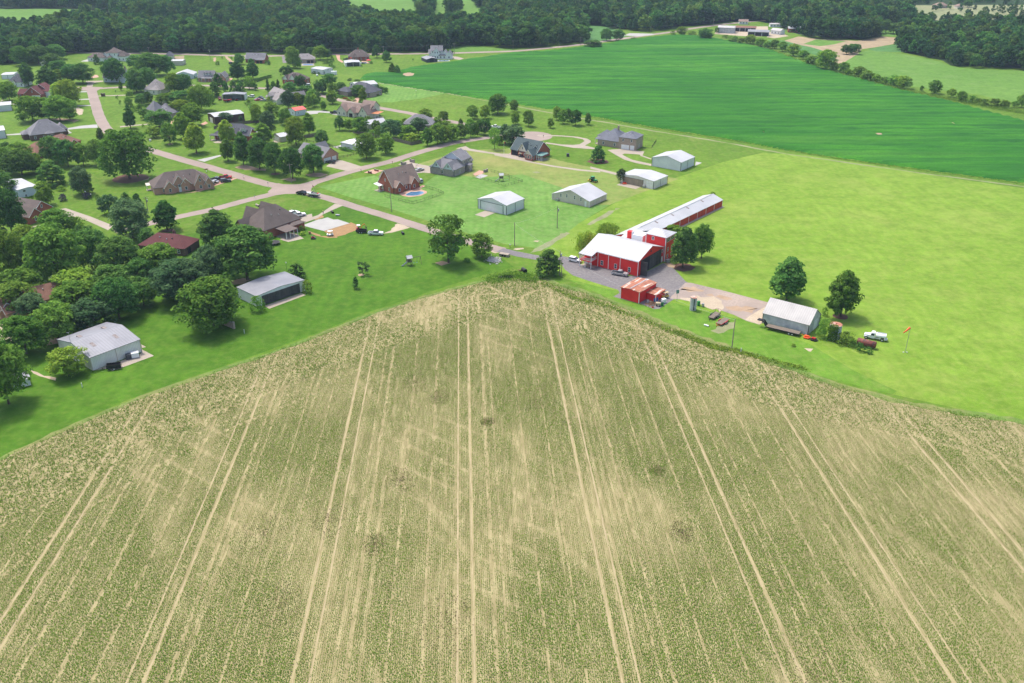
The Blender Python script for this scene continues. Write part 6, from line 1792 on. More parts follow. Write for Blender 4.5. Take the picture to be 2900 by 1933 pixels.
house('house with pale grey hip roof below three big oaks', 'z2', (1650, 1215), (1985, 1228), [(0, 12, 0, 12, 2.8, 'hip', 6.4, {'win': {'f': 3}}), (4.5, 11, -1.5, 6, 2.9, 'hip', 2.6, {'win': {'f': 1}})], 'cream_wall', 'shingle_pale')
house('grey house with pointed pyramid roof among garden trees', 'z7', (560, 700), (1130, 785), [
    (0, 9, 0, 9, 3.0, 'hip', 6.4, {'win': {'f': 2}}), (8, 19, 0.5, 9.5, 2.9, 'hip', 3.8, {'win': {'f': 3, 'r': 2}}), (5, 13, 5, 13, 3.0, 'hip', 4.6), (-3, 0.4, 3, 9, 2.8, 'hip', 1.6)], 'brick_tan', 'shingle_grey')
house('brick house with black shingles, white dormers and porch', 'z8', (60, 1210), (890, 1238), [
    (0, 20.5, 0, 12, 3.0, 'hip', 4.8, {'win': {'f': 4}}), (15, 20.8, -1.6, 8, 3.0, 'gx', 3.0, {'doors': (('f', 0.2, 0.75, 2.4, 'interior_dark'),)}), (15.5, 18.5, 0.8, 4, 5.6, 'gy', 1.0, {'wall': 'white_paint', 'win': {'u': 1}}), (3, 5.4, 1, 4, 5.4, 'gy', 1.0, {'wall': 'white_paint', 'win': {'u': 1}})], 'brick_red', 'shingle_dark',
      porch=[(-1.5, 4.5, -2.6, 0, 2.6, 'shingle_dark', 3), (19, 23, 8, 12, 2.7, 'white_paint', 2)])
house('brick house with grey roof and white double garage at the corner', 'f', (1345, 965), (1645, 1032), [
    (0, 18.8, 0, 10.5, 3.0, 'gx', 3.8, {'win': {'f': 3}, 'doors': (('r', 0.06, 0.5, 2.3, 'white_paint'), ('r', 0.58, 0.86, 2.3, 'white_paint'))}), (3, 9, 6, 14, 3.1, 'gy', 3.6)], 'brick_pink', 'shingle_grey', trim=None)
house('cream house with brown roof and copper patio cover', 'y1', (745, 752), (1500, 845), [
    (0, 22, 2, 11, 2.9, 'gx', 4.0, {'win': {'f': 4, 'l': 2}}), (0, 7, 0, 9, 2.9, 'gy', 3.4, {'win': {'f': 2}}), (17, 23.4, -1, 9, 3.0, 'gy', 4.4, {'win': {'f': 2, 'g': 1}}), (14, 22.4, 6, 13.4, 5.6, 'gx', 3.2, {'win': {'r': 2}}), (8.5, 13, -0.6, 6, 2.9, 'gy', 2.5, {'doors': (('f', 0.2, 0.8, 2.3, 'interior_dark'),)})],
      'cream_wall', 'shingle_tan', porch=[(23.6, 28.4, 3, 9, 2.8, 'copper_roof', 3)], trim=None)
house('long stone house with dark blue-grey hip roof and round drive', 'y1', (1390, 362), (1718, 300), [(0, 14, 0, 22, 3.0, 'hip', 5.0, {'win': {'f': 4, 'l': 4}}), (-6, 1, 12, 22, 2.9, 'hip', 2.6), (2, 8, -1.4, 6, 2.9, 'hip', 2.0)], 'brick_tan', 'shingle_dark')
house('house with pale grey roof beside five parked cars', 'z4', (430, 1290), (690, 1392), [(0, 17, 0, 13, 2.9, 'gx', 5.4, {'win': {'f': 3, 'r': 2}}), (5, 9, -0.8, 6, 4.6, 'gy', 1.6, {'wall': 'white_paint'}), (12, 18, 4, 20, 2.9, 'gy', 3.4)], 'cream_wall', 'shingle_pale', trim=None)
house('dark red brick house with purple-grey roof on the far street', 'z4', (790, 908), (1240, 942), [(0, 16, 0, 11, 3.0, 'hip', 4.4, {'win': {'f': 3, 'r': 2}}), (1, 5, -0.8, 6, 3.0, 'gy', 3.0, {'gable': 'white_paint', 'win': {'f': 1}}), (6.5, 11.5, -1.0, 7, 3.2, 'gy', 3.6, {'gable': 'white_paint', 'win': {'f': 1}})], 'brick_red', 'shingle_brown')
house('tan house with grey roof behind a blue rectangular pool', 'z4', (1190, 462), (1490, 457), [(-5, 11, 0, 9.5, 3.0, 'hip', 4.0, {'win': {'f': 4}, 'doors': (('f', 0.62, 0.78, 2.3, 'interior_dark'), ('f', 0.82, 0.95, 2.3, 'interior_dark'))})], 'brick_tan', 'shingle_pale')
house('low brick house with grey roof and hipped screen porch', 'z3', (2010, 522), (2352, 528), [(0, 15.8, 0, 9, 3.0, 'gx', 4.0, {'win': {'f': 3}}), (9.6, 15.9, -3.6, 1, 2.7, 'hip', 1.7, {'doors': (('f', 0.1, 0.45, 2.2, 'interior_dark'), ('f', 0.52, 0.9, 2.2, 'interior_dark'))})], 'brick_red', 'shingle_grey')
house('brick house with three white dormers and white front porch', 'z3', (960, 947), (1300, 947), [
    (0, 11.2, 0, 8.5, 3.0, 'gx', 4.2, {'win': {'f': 3}, 'dormers': (0.42, 0.62, 0.82), 'doors': (('f', 0.62, 0.7, 2.2, 'red_door'),)}), (11, 15, 2, 8, 2.7, 'gx', 2.8), (14.6, 20, -0.6, 9, 3.0, 'gy', 3.2, {'win': {'g': 1}, 'doors': (('r', 0.1, 0.8, 2.4, 'white_paint'),)})], 'brick_pink', 'shingle_grey',
      porch=[(2.6, 10.6, -1.8, 0, 2.5, 'shingle_grey', 4)])
house('brick house with many-hipped brown roof near the back road', 'z5', (275, 362), (612, 357), [(0, 16.6, 0, 11, 3.0, 'hip', 5.0, {'win': {'f': 4}}), (3, 8, -3, 6, 3.0, 'hip', 3.4, {'win': {'f': 2}}), (12, 16.8, -1, 7, 3.0, 'hip', 3.0, {'win': {'f': 1}})], 'brick_red', 'shingle_brown', chim=((8, 7, 8.8),))
house('white farmhouse with grey roofs and tall black windows', 'z5', (1600, 335), (1992, 338), [
    (0.4, 5, 3, 10, 4.2, 'gx', 2.8, {'win': {'f': 1}}), (2.2, 11.5, 2.5, 10.5, 6.6, 'gx', 3.4, {'win': {'u': 3, 'f': 3}}), (5, 9, 0.8, 6, 6.4, 'gy', 2.4, {'win': {'u': 2, 'f': 2}}), (11, 16.5, 2, 10, 3.5, 'gy', 3.4, {'win': {'f': 2}}), (15, 20, 0.5, 9, 3.2, 'gy', 3.2, {'win': {'f': 1}}), (9, 15, 0.9, 4, 2.8, 'hip', 1.2, {'win': {'f': 2}})],
      'white_paint', 'shingle_grey')
house('house with grey hip roof behind the diagonal tree row', 'y2', (365, 295), (735, 305), [(0, 16.8, 0, 12, 3.0, 'hip', 4.6, {'win': {'f': 3}}), (8, 16, -1.5, 6, 3.0, 'hip', 2.8)], 'brick_tan', 'shingle_grey')
house('small white-roofed outbuilding behind the wooden fence', 'y1', (1430, 1062), (1800, 1012), [(0, 11.4, 0, 7.5, 2.8, 'gx', 1.6, {'win': {'f': 2}})], 'tan_siding', 'white_roof', cat='outbuilding', trim=None)
house('low brick house with maroon hip roof and pale chimney', 'i', (1690, 1045), (2080, 1078), [(-5, 13.5, 0, 10.5, 2.8, 'hip', 3.6, {'win': {'f': 4}, 'doors': (('r', 0.2, 0.4, 2.2, 'interior_dark'),)})], 'brick_dark', 'shingle_maroon', chim=((6.2, 6.5, 7.0),))
house('brick house with purple-grey gables between big trees', 'i', (330, 718), (545, 642), [(2.6, 12, 0, 15, 3.9, 'gy', 3.6, {'win': {'g': 1}}), (-0.6, 5.6, -1.2, 9, 3.2, 'gy', 2.8, {'win': {'f': 1}, 'wh': 2.0})], 'brick_red', 'shingle_brown')
house('brown-roofed brick house at the left edge above the beige shed', 'n', (95, 434), (215, 402), [(0, 9, 0, 12, 2.7, 'gx', 2.8, {'win': {'f': 2}}), (-1.2, 4, 3, 14, 2.7, 'gy', 2.4)], 'brick_pink', 'shingle_rust')
house('house with rust-brown roof beneath the left-hand wood lot', 'n', (560, 262), (800, 202), [(-6, 9, 0, 10, 2.7, 'gx', 3.2, {'win': {'f': 3}})], 'brick_pink', 'shingle_rust')
house('small dark-roofed house by the bare plot on the back road', 'z3', (230, 452), (382, 447), [(0, 6.2, 0, 8, 2.8, 'hip', 3.2), (2.4, 6.4, -1, 4, 2.8, 'hip', 2.0)], 'cream_wall', 'shingle_dark')
# farmyard far behind and beyond
house('tall corrugated grain shed in the far farmyard', 'c', (1890, 300), (2040, 306), [(0, 16, 0, 12, 5.2, 'gx', 1.2)], 'weathered_siding', 'pale_roof', cat='shed', trim=None)
house('open machine shed with rusty roof in the far farmyard', 'c', (2042, 286), (2240, 292), [(0, 21, 0, 9, 3.8, 'gx', 1.2, {'doors': (('f', 0.02, 0.24, 3.3, 'interior_dark'), ('f', 0.27, 0.49, 3.3, 'interior_dark'), ('f', 0.52, 0.74, 3.3, 'interior_dark'), ('f', 0.77, 0.98, 3.3, 'interior_dark'))})], 'weathered_siding', 'shingle_rust', cat='shed', trim=None)  # bays stand open; dark slabs paint the shade inside them
house('open machine shed with grey roof, nearest in the far farmyard', 'c', (2165, 325), (2350, 332), [(0, 20, 0, 10, 3.8, 'gx', 1.4, {'doors': (('f', 0.02, 0.32, 3.3, 'interior_dark'), ('f', 0.35, 0.65, 3.3, 'interior_dark'), ('f', 0.68, 0.98, 3.3, 'interior_dark'))})], 'weathered_siding', 'galv_roof', cat='shed', trim=None)  # open bays again, their inner shade painted as dark slabs
house('little white house beside the far road bend', 'c', (2088, 221), (2166, 222), [(0, 9, 0, 7, 2.8, 'gx', 1.8, {'win': {'f': 3}})], 'white_paint', 'shingle_tan')
house('long red metal shed with white roof past the farmyard', 'd', (185, 296), (320, 299), [(0, 15, 0, 9, 3.8, 'gx', 1.4, {'win': {'f': 4}})], 'brick_red', 'white_roof', cat='shed', trim=None)
house('white mobile home at the edge of the far trees', 'd', (18, 246), (126, 246), [(0, 13, 0, 5, 2.8, 'gx', 0.8, {'win': {'f': 4}})], 'white_paint', 'pale_roof', cat='mobile home', trim=None)
house('white grain office with pale roof at the farmyard edge', 'd', (22, 308), (108, 318), [(0, 11, 0, 8, 3.6, 'gx', 1.6, {'win': {'f': 3}})], 'white_siding', 'pale_roof', cat='shed', trim=None)
house('brown-roofed far house on the horizon meadow', 'd', (1540, 72), (1652, 72), [(0, 15, 0, 10, 2.8, 'hip', 3.4, {'win': {'f': 4}})], 'brick_tan', 'shingle_tan')
house('small tan-roofed far house right of the horizon meadow', 'd', (1736, 78), (1782, 78), [(0, 8, 0, 9, 2.8, 'hip', 2.6)], 'cream_wall', 'shingle_tan')
house('grey-roofed house in trees beside the far drive', 'd', (1490, 252), (1545, 254), [(0, 8, 0, 8, 2.8, 'hip', 2.6)], 'cream_wall', 'shingle_grey')
house('white-roofed house at the end of the far gravel drive', 'd', (1690, 275), (1765, 275), [(0, 10, 0, 8, 2.8, 'gx', 2.0)], 'cream_wall', 'white_roof')

# ------------------------------------------------------------------ vehicles
def wheel(root, x, y, r, w=0.24, hub='hub_white', name='wheel'):
    def ty():
        b = MB()
        k = 14
        for s in (-w / 2, w / 2):
            b.v += [(r * math.cos(j * math.tau / k), s, r * math.sin(j * math.tau / k)) for j in range(k)]
        b.f += [(j, (j + 1) % k, k + (j + 1) % k, k + j) for j in range(k)] + [tuple(range(k)), tuple(range(2 * k - 1, k - 1, -1))]
        return b.mesh(name)

    def rm():
        b = MB()
        k = 10
        for s in (-w / 2 - 0.015, w / 2 + 0.015):
            b.v += [(r * 0.58 * math.cos(j * math.tau / k), s, r * 0.58 * math.sin(j * math.tau / k)) for j in range(k)]
        b.f += [(j, (j + 1) % k, k + (j + 1) % k, k + j) for j in range(k)] + [tuple(range(k)), tuple(range(2 * k - 1, k - 1, -1))]
        return b.mesh('rim')

    o = link(name, shared(('ty', round(r, 2), round(w, 2)), ty), 'rubber', root)
    o.location = (x, y, r)
    link('rim', shared(('rm', round(r, 2), round(w, 2), hub), rm), hub, o)
    return o


def prof(b, pts, w, tw=None):
    """side profile (x, z) extruded across the car; tw = half-width at each point"""
    n = len(pts)
    tw = tw or [w / 2] * n
    vs = [(x, -t, z) for (x, z), t in zip(pts, tw)] + [(x, t, z) for (x, z), t in zip(pts, tw)]
    return b.add(vs, [tuple(range(n - 1, -1, -1)), tuple(range(n, 2 * n))] + [(i, (i + 1) % n, n + (i + 1) % n, n + i) for i in range(n)])


SHAPES = {
    'suv': dict(L=4.95, W=1.95, body=[(-2.45, 0.35), (-2.45, 1.05), (-0.9, 1.12), (1.15, 1.1), (2.35, 0.98), (2.45, 0.7), (2.42, 0.35)],
                glass=[(-2.36, 1.07), (-2.12, 1.68), (0.1, 1.7), (0.95, 1.1)], roof=[(-2.1, 1.68), (-2.05, 1.78), (0.0, 1.79), (0.12, 1.69)], wx=(-1.5, 1.5), r=0.37),
    'sedan': dict(L=4.75, W=1.84, body=[(-2.35, 0.3), (-2.38, 0.92), (-1.6, 0.98), (0.95, 0.95), (2.25, 0.8), (2.37, 0.6), (2.35, 0.3)],
                  glass=[(-1.75, 0.96), (-1.05, 1.36), (0.15, 1.39), (0.98, 0.93)], roof=[(-1.1, 1.36), (-1.0, 1.45), (0.1, 1.46), (0.2, 1.38)], wx=(-1.4, 1.42), r=0.33),
    'pickup': dict(L=5.9, W=2.03, body=[(-0.85, 0.42), (-0.85, 1.15), (1.25, 1.15), (2.8, 1.1), (2.95, 0.85), (2.93, 0.42)],
                   glass=[(-0.8, 1.14), (-0.66, 1.8), (0.72, 1.83), (1.42, 1.13)], roof=[(-0.68, 1.8), (-0.6, 1.92), (0.62, 1.93), (0.78, 1.81)], wx=(-1.75, 1.85), r=0.41)}


def vehicle(kind, paint, label, c, rear, front, group=None, name=None, scale=1.0):
    A, B = PG(c, *rear), PG(c, *front)
    mid, d = (A + B) / 2, B - A
    root = empty(name or {'suv': 'suv', 'sedan': 'car', 'pickup': 'pickup_truck'}[kind], mid, math.atan2(d.y, d.x), 0.045)
    root.scale = (scale,) * 3
    tag(root, label, {'suv': 'car', 'sedan': 'car', 'pickup': 'truck'}[kind], group)
    s = SHAPES[kind]
    w = s['W']

    def body():
        n = len(s['body'])
        b = MB()
        prof(b, s['body'], w, [w / 2 * (0.95 if z < 0.5 or x > s['L'] / 2 - 0.3 else 1.0) for x, z in s['body']])
        if kind == 'pickup':
            for y in (-w / 2 + 0.01, w / 2 - 0.13):
                b.box(-2.92, y, 0.45, -0.86, y + 0.12, 1.18)
            b.box(-2.95, -w / 2 + 0.02, 0.45, -2.84, w / 2 - 0.02, 1.16)
        return b.mesh('body')

    body_o = link('body', shared(('body', kind, paint), body), paint, root)
    if kind == 'pickup':
        link('truck_bed', shared(('bed', kind), lambda: MB().box(-2.84, -w / 2 + 0.14, 0.5, -0.88, w / 2 - 0.14, 0.72).mesh('truck_bed')), 'rubber', root)
    link('windows', shared(('gl', kind), lambda: prof(MB(), s['glass'], w, [w / 2 - 0.05, w / 2 - 0.2, w / 2 - 0.2, w / 2 - 0.06]).mesh('windows')), 'glass', root)
    link('roof', shared(('rf', kind, paint), lambda: prof(MB(), s['roof'], w, [w / 2 - 0.17, w / 2 - 0.24, w / 2 - 0.24, w / 2 - 0.17]).mesh('roof')), paint, root)
    for x in s['wx']:
        for y in (-w / 2 + 0.12, w / 2 - 0.12):
            wheel(root, x, y, s['r'], hub='steel')
    xf = max(x for x, z in s['body']) - 0.02
    for y in (-w / 2 + 0.35, w / 2 - 0.35):
        o = link('headlight', shared(('hl',), lambda: MB().box(-0.05, -0.18, -0.08, 0.04, 0.18, 0.08).mesh('headlight')), 'hub_white', root)
        o.location = (xf, y, 0.72)
        o = link('tail_light', shared(('tl',), lambda: MB().box(-0.04, -0.1, -0.14, 0.05, 0.1, 0.14).mesh('tail_light')), 'paint_red', root)
        o.location = (-s['L'] / 2 + 0.02, y * 1.25, 0.85)
    return root


vehicle('suv', 'paint_black', 'black SUV towing a white boat at the junction', 'j', (1428, 400), (1345, 385))
vehicle('pickup', 'paint_white', 'white pickup on the lawn hitched to a black dump trailer', 'j', (2135, 838), (2290, 842))
vehicle('pickup', 'paint_white', 'white pickup parked on the concrete drive of the brown-roofed house', 'j', (1310, 645), (1405, 630))
vehicle('suv', 'paint_white', 'white SUV half hidden behind the brown-roofed house', 'j', (1265, 625), (1330, 600))
vehicle('suv', 'paint_grey', 'dark grey SUV before the white double garage', 'f', (1745, 1030), (1680, 1020))
vehicle('pickup', 'paint_red', 'dark red pickup at the end of the brick drive', 'y8', (1095, 205), (1225, 200))
vehicle('suv', 'paint_grey', 'dark grey SUV beside the red pickup', 'y8', (1105, 250), (1220, 240))
vehicle('suv', 'paint_black', 'black SUV behind the covered boat by the pink brick house', 'y8', (1085, 232), (980, 220))
vehicle('sedan', 'paint_silver', 'silver car between black SUV and covered boat', 'y8', (1070, 262), (970, 245))
vehicle('suv', 'paint_white', 'white van-like car against the pink brick house', 'y8', (870, 262), (935, 235))
vehicle('sedan', 'paint_silver', 'silver car on the drive of the stone house', 'y2', (540, 828), (615, 812))
vehicle('suv', 'paint_silver', 'silver car behind the red brick pool house', 'y3', (610, 312), (560, 285))
vehicle('suv', 'paint_white', 'white wagon beside the open-fronted hangar', 'z8', (940, 278), (805, 272))
vehicle('sedan', 'paint_navy', 'dark blue car behind the red car', 'z8', (1080, 320), (940, 345))
vehicle('sedan', 'paint_navy', 'dark car farthest from the open hangar in the parked cluster', 'z8', (1060, 290), (1140, 310))
vehicle('sedan', 'paint_red', 'bright red car among the parked cluster', 'z8', (1095, 352), (970, 352))
vehicle('sedan', 'paint_silver', 'silver car at the right end of the parked cluster', 'z8', (1205, 358), (1105, 358))
vehicle('pickup', 'paint_maroon', 'dark truck beside the left wall of the open hangar', 'z8', (185, 310), (180, 345))
vehicle('pickup', 'paint_white', 'white pickup with a red load by the turning circle', 'g', (1628, 640), (1530, 632))
vehicle('pickup', 'paint_black', 'black pickup at the left end of the cream house', 'y1', (640, 715), (745, 715))
vehicle('pickup', 'paint_white', 'white pickup behind the wooden-fence outbuilding', 'y1', (1815, 930), (1910, 925))
vehicle('sedan', 'paint_navy', 'dark car beside the white pickup behind the outbuilding', 'y1', (1850, 965), (1740, 945))
vehicle('suv', 'paint_white', 'white SUV parked beside the red barn porch', 'l', (440, 930), (570, 955))
vehicle('pickup', 'paint_silver', 'silver-white pickup parked along the red barn front', 'l', (925, 1080), (1075, 1105))
vehicle('suv', 'paint_white', 'white SUV at the purple-grey-roofed far house', 'z4', (1400, 965), (1255, 965))
vehicle('suv', 'paint_black', 'black SUV on the far bare drive', 'z3', (1660, 560), (1735, 555))
vehicle('sedan', 'paint_black', 'dark car behind the dark-doored far garage', 'z5', (275, 345), (200, 345))
vehicle('sedan', 'paint_silver', 'small silver car inside the red barn doorway', 'l', (1290, 1010), (1320, 985))


def plank_deck(root, x0, x1, y0, y1, z, n, along='x', m='wood_grey', th=0.05):
    """deck of separate boards"""
    for k in range(n):
        if along == 'x':
            a, b_ = y0 + (y1 - y0) * (k + 0.04) / n, y0 + (y1 - y0) * (k + 0.96) / n
            key = ('pl', round(x1 - x0, 2), round(b_ - a, 3), th)
            o = link('plank', shared(key, lambda: MB().box(0, 0, 0, x1 - x0, b_ - a, th).mesh('plank')), m, root)
            o.location = (x0, a, z + 0.006 * (k % 2))
        else:
            a, b_ = x0 + (x1 - x0) * (k + 0.04) / n, x0 + (x1 - x0) * (k + 0.96) / n
            key = ('pl2', round(b_ - a, 3), round(y1 - y0, 2), th)
            o = link('plank', shared(key, lambda: MB().box(0, 0, 0, b_ - a, y1 - y0, th).mesh('plank')), m, root)
            o.location = (a, y0, z + 0.006 * (k % 2))


def trailer(label, c, rear, front, L=5.2, w=2.0, frame='black_metal', deck='wood_grey', ramp=True, sides=0.0, axles=2, name='utility_trailer', rail=0.3, z=0.04):
    A, B = PG(c, *rear), PG(c, *front)
    d = B - A
    root = empty(name, (A + B) / 2, math.atan2(d.y, d.x), z)
    tag(root, label, 'trailer')
    fz = 0.62
    b = MB().box(-L / 2, -w / 2, fz - 0.15, L / 2, -w / 2 + 0.1, fz).box(-L / 2, w / 2 - 0.1, fz - 0.15, L / 2, w / 2, fz)
    for k in range(5):
        x = -L / 2 + (L - 0.1) * k / 4
        b.box(x, -w / 2 + 0.1, fz - 0.12, x + 0.1, w / 2 - 0.1, fz - 0.02)
    b.build('frame', frame, root)
    plank_deck(root, -L / 2 + 0.02, L / 2 - 0.02, -w / 2 + 0.11, w / 2 - 0.11, fz, 7, 'x', deck)
    MB().tube([(L / 2, -w / 2 + 0.2, fz - 0.1), (L / 2 + 1.3, 0, fz - 0.15)], 0.06, 5).tube([(L / 2, w / 2 - 0.2, fz - 0.1), (L / 2 + 1.3, 0, fz - 0.15)], 0.06, 5).tube([(L / 2 + 1.1, 0, 0.0), (L / 2 + 1.1, 0, fz)], 0.05, 5).build('tongue', frame, root)
    for y in (-w / 2 - 0.16, w / 2 + 0.16):
        for k in range(axles):
            wheel(root, -0.5 - 0.85 * k + 0.4 * axles, y, 0.36)
        MB().box(-0.5 - 0.85 * (axles - 1) + 0.4 * axles - 0.45, y - 0.13, 0.76, -0.5 + 0.4 * axles + 0.45, y + 0.13, 0.81).build('fender', frame, root)
    if rail:
        for y in (-w / 2 + 0.05, w / 2 - 0.05):
            r = MB().tube([(-L / 2, y, fz + rail), (L / 2, y, fz + rail)], 0.035, 5)
            for k in range(5):
                x = -L / 2 + 0.05 + (L - 0.1) * k / 4
                r.tube([(x, y, fz), (x, y, fz + rail)], 0.03, 5)
            r.build('side_rail', frame, root)
    if sides:
        for (x0, x1, y0, y1) in ((-L / 2, L / 2, -w / 2, -w / 2 + 0.07), (-L / 2, L / 2, w / 2 - 0.07, w / 2), (L / 2 - 0.07, L / 2, -w / 2 + 0.08, w / 2 - 0.08), (-L / 2, -L / 2 + 0.07, -w / 2 + 0.08, w / 2 - 0.08)):
            MB().box(x0, y0, fz + 0.03, x1, y1, fz + sides).build('side_wall', frame, root)
    if ramp:
        MB().tube([(-L / 2, -w / 2 + 0.1, fz), (-L / 2 - 0.1, -w / 2 + 0.1, fz + 1.2), (-L / 2 - 0.1, w / 2 - 0.1, fz + 1.2), (-L / 2, w / 2 - 0.1, fz)], 0.04, 5).tube([(-L / 2, 0, fz), (-L / 2 - 0.1, 0, fz + 1.2)], 0.03, 5).build('ramp_gate', frame, root)
    return root


trailer('grey flatbed trailer with plank deck beside the red trailer', 'm', (1000, 495), (950, 535))
trailer('red flatbed trailer with plank deck on worn gravel', 'm', (1065, 540), (1005, 580), frame='paint_red', ramp=False, rail=0.0)
trailer('black dump trailer behind the white pickup', 'j', (2000, 815), (2110, 818), L=4.2, sides=0.75, ramp=False, rail=0, name='dump_trailer')
trailer('black high-sided trailer parked against the beige shed', 'x1', (1490, 1110), (1240, 1140), L=3.8, w=1.8, sides=0.9, ramp=False, rail=0, axles=1, name='cargo_trailer')
trailer('boat trailer under the white wakeboard boat', 'j', (1580, 425), (1455, 410), L=5.6, rail=0, ramp=False, name='boat_trailer', z=0.05)
trailer('boat trailer under the silver covered boat', 'y8', (925, 305), (1020, 272), L=5.2, rail=0, ramp=False, name='boat_trailer', z=0.06)
trailer('boat trailer under the red bass boat', 'z8', (270, 385), (440, 380), L=5.0, rail=0, ramp=False, name='boat_trailer')


def boat(label, c, rear, front, hull, deck, tower=False, cover=None, z=0.72, L=6.4):
    A, B = PG(c, *rear), PG(c, *front)
    d = B - A
    root = empty('boat', (A + B) / 2, math.atan2(d.y, d.x), z)
    tag(root, label, 'boat')
    secs = [(-0.5, 1.0, 0.25, 0.95), (-0.2, 1.08, 0.1, 0.98), (0.1, 1.05, 0.08, 1.0), (0.3, 0.8, 0.14, 1.05), (0.44, 0.4, 0.35, 1.1), (0.5, 0.05, 0.7, 1.15)]
    b = MB()
    for t, hw, zb, zt in secs:
        x = t * L
        b.v += [(x, -hw, zt), (x, -hw * 0.85, (zb + zt) / 2), (x, 0, zb), (x, hw * 0.85, (zb + zt) / 2), (x, hw, zt)]
    n = len(secs)
    b.f += [(5 * i + j, 5 * i + j + 1, 5 * (i + 1) + j + 1, 5 * (i + 1) + j) for i in range(n - 1) for j in range(4)] + [(0, 1, 2, 3, 4)]
    b.build('hull', hull, root)
    dk = MB()
    for t, hw, zb, zt in secs:
        dk.v += [(t * L, -hw * 0.97, zt + 0.02), (t * L, 0, zt + (0.45 if cover else 0.05)), (t * L, hw * 0.97, zt + 0.02)]
    dk.f += [(3 * i + j, 3 * i + j + 1, 3 * (i + 1) + j + 1, 3 * (i + 1) + j) for i in range(n - 1) for j in range(2)]
    dk.build('cover' if cover else 'deck', cover or deck, root)
    if not cover:
        MB().box(-2.2, -0.75, 0.85, -0.2, 0.75, 1.12).build('cockpit', 'dark_trim', root)
        MB().box(0.2, -0.85, 1.05, 0.35, 0.85, 1.5).build('windscreen', 'glass', root)
        MB().box(-2.9, -0.7, 1.0, -2.3, 0.7, 1.25).build('seat', 'paint_red', root)
    if tower:
        MB().tube([(-0.6, -1.0, 1.0), (-0.2, -0.9, 2.2), (-0.2, 0.9, 2.2), (-0.6, 1.0, 1.0)], 0.06, 5).tube([(0.6, -0.95, 1.0), (-0.2, -0.9, 2.2)], 0.05, 5).tube([(0.6, 0.95, 1.0), (-0.2, 0.9, 2.2)], 0.05, 5).build('tow_tower', 'steel', root)
    return root


boat('white wakeboard boat with red seats towed at the junction', 'j', (1580, 425), (1455, 410), 'paint_white', 'paint_white', True)
boat('silver covered boat beside the pink brick house', 'y8', (925, 305), (1020, 272), 'paint_silver', 'paint_silver', False, 'paint_silver')
boat('red bass boat on the grass by the open hangar', 'z8', (270, 385), (440, 380), 'paint_red', 'paint_red', L=5.4)


def gooseneck():
    A, B = PG('x2', 1140, 1030), PG('x2', 400, 850)
    d = B - A
    L = d.length
    root = empty('gooseneck_trailer', (A + B) / 2, math.atan2(d.y, d.x), 0.03)
    tag(root, 'long black gooseneck flatbed trailer beside the grey barn', 'trailer')
    w = 2.5
    MB().box(-L / 2, -w / 2, 0.75, L / 2, -w / 2 + 0.14, 0.98).box(-L / 2, w / 2 - 0.14, 0.75, L / 2, w / 2, 0.98).box(-L / 2, -0.5, 0.6, L / 2, -0.35, 0.96).box(-L / 2, 0.35, 0.6, L / 2, 0.5, 0.96).build('frame', 'black_metal', root)
    plank_deck(root, -L / 2 + 0.1, L / 2 - 0.05, -w / 2 + 0.15, w / 2 - 0.15, 0.985, 26, 'y', 'wood_grey')
    MB().prism([(L / 2, -0.6, 0.8), (L / 2 + 0.3, -0.6, 0.8), (L / 2 + 1.2, -0.6, 2.1), (L / 2 + 3.0, -0.6, 2.1), (L / 2 + 3.0, -0.6, 2.4), (L / 2 + 1.0, -0.6, 2.4), (L / 2, -0.6, 1.2)], (0, 0.22, 0)) \
        .prism([(L / 2, 0.4, 0.8), (L / 2 + 0.3, 0.4, 0.8), (L / 2 + 1.2, 0.4, 2.1), (L / 2 + 3.0, 0.4, 2.1), (L / 2 + 3.0, 0.4, 2.4), (L / 2 + 1.0, 0.4, 2.4), (L / 2, 0.4, 1.2)], (0, 0.22, 0)) \
        .box(L / 2 + 1.2, -0.4, 2.15, L / 2 + 2.9, 0.4, 2.35).build('gooseneck', 'black_metal', root)
    MB().tube([(L / 2 + 0.6, -0.5, 0), (L / 2 + 0.6, -0.5, 1.6)], 0.08, 6).tube([(L / 2 + 0.6, 0.5, 0), (L / 2 + 0.6, 0.5, 1.6)], 0.08, 6).tube([(L / 2 + 2.6, 0, 1.4), (L / 2 + 2.6, 0, 2.2)], 0.07, 6).build('landing_gear', 'steel', root)
    for x in (-L * 0.2, -L * 0.2 - 1.0):
        for y in (-1.0, 1.0):
            wheel(root, x, y, 0.4, 0.4)
    for k in range(12):
        o = link('reflector', shared(('rfl',), lambda: MB().box(-0.15, -0.02, -0.05, 0.15, 0.02, 0.05).mesh('reflector')), 'paint_red' if k % 2 else 'hub_white', root)
        o.location = (-L / 2 + 0.5 + k * (L - 1) / 11, -w / 2 - 0.02 if True else 0, 0.87)


gooseneck()


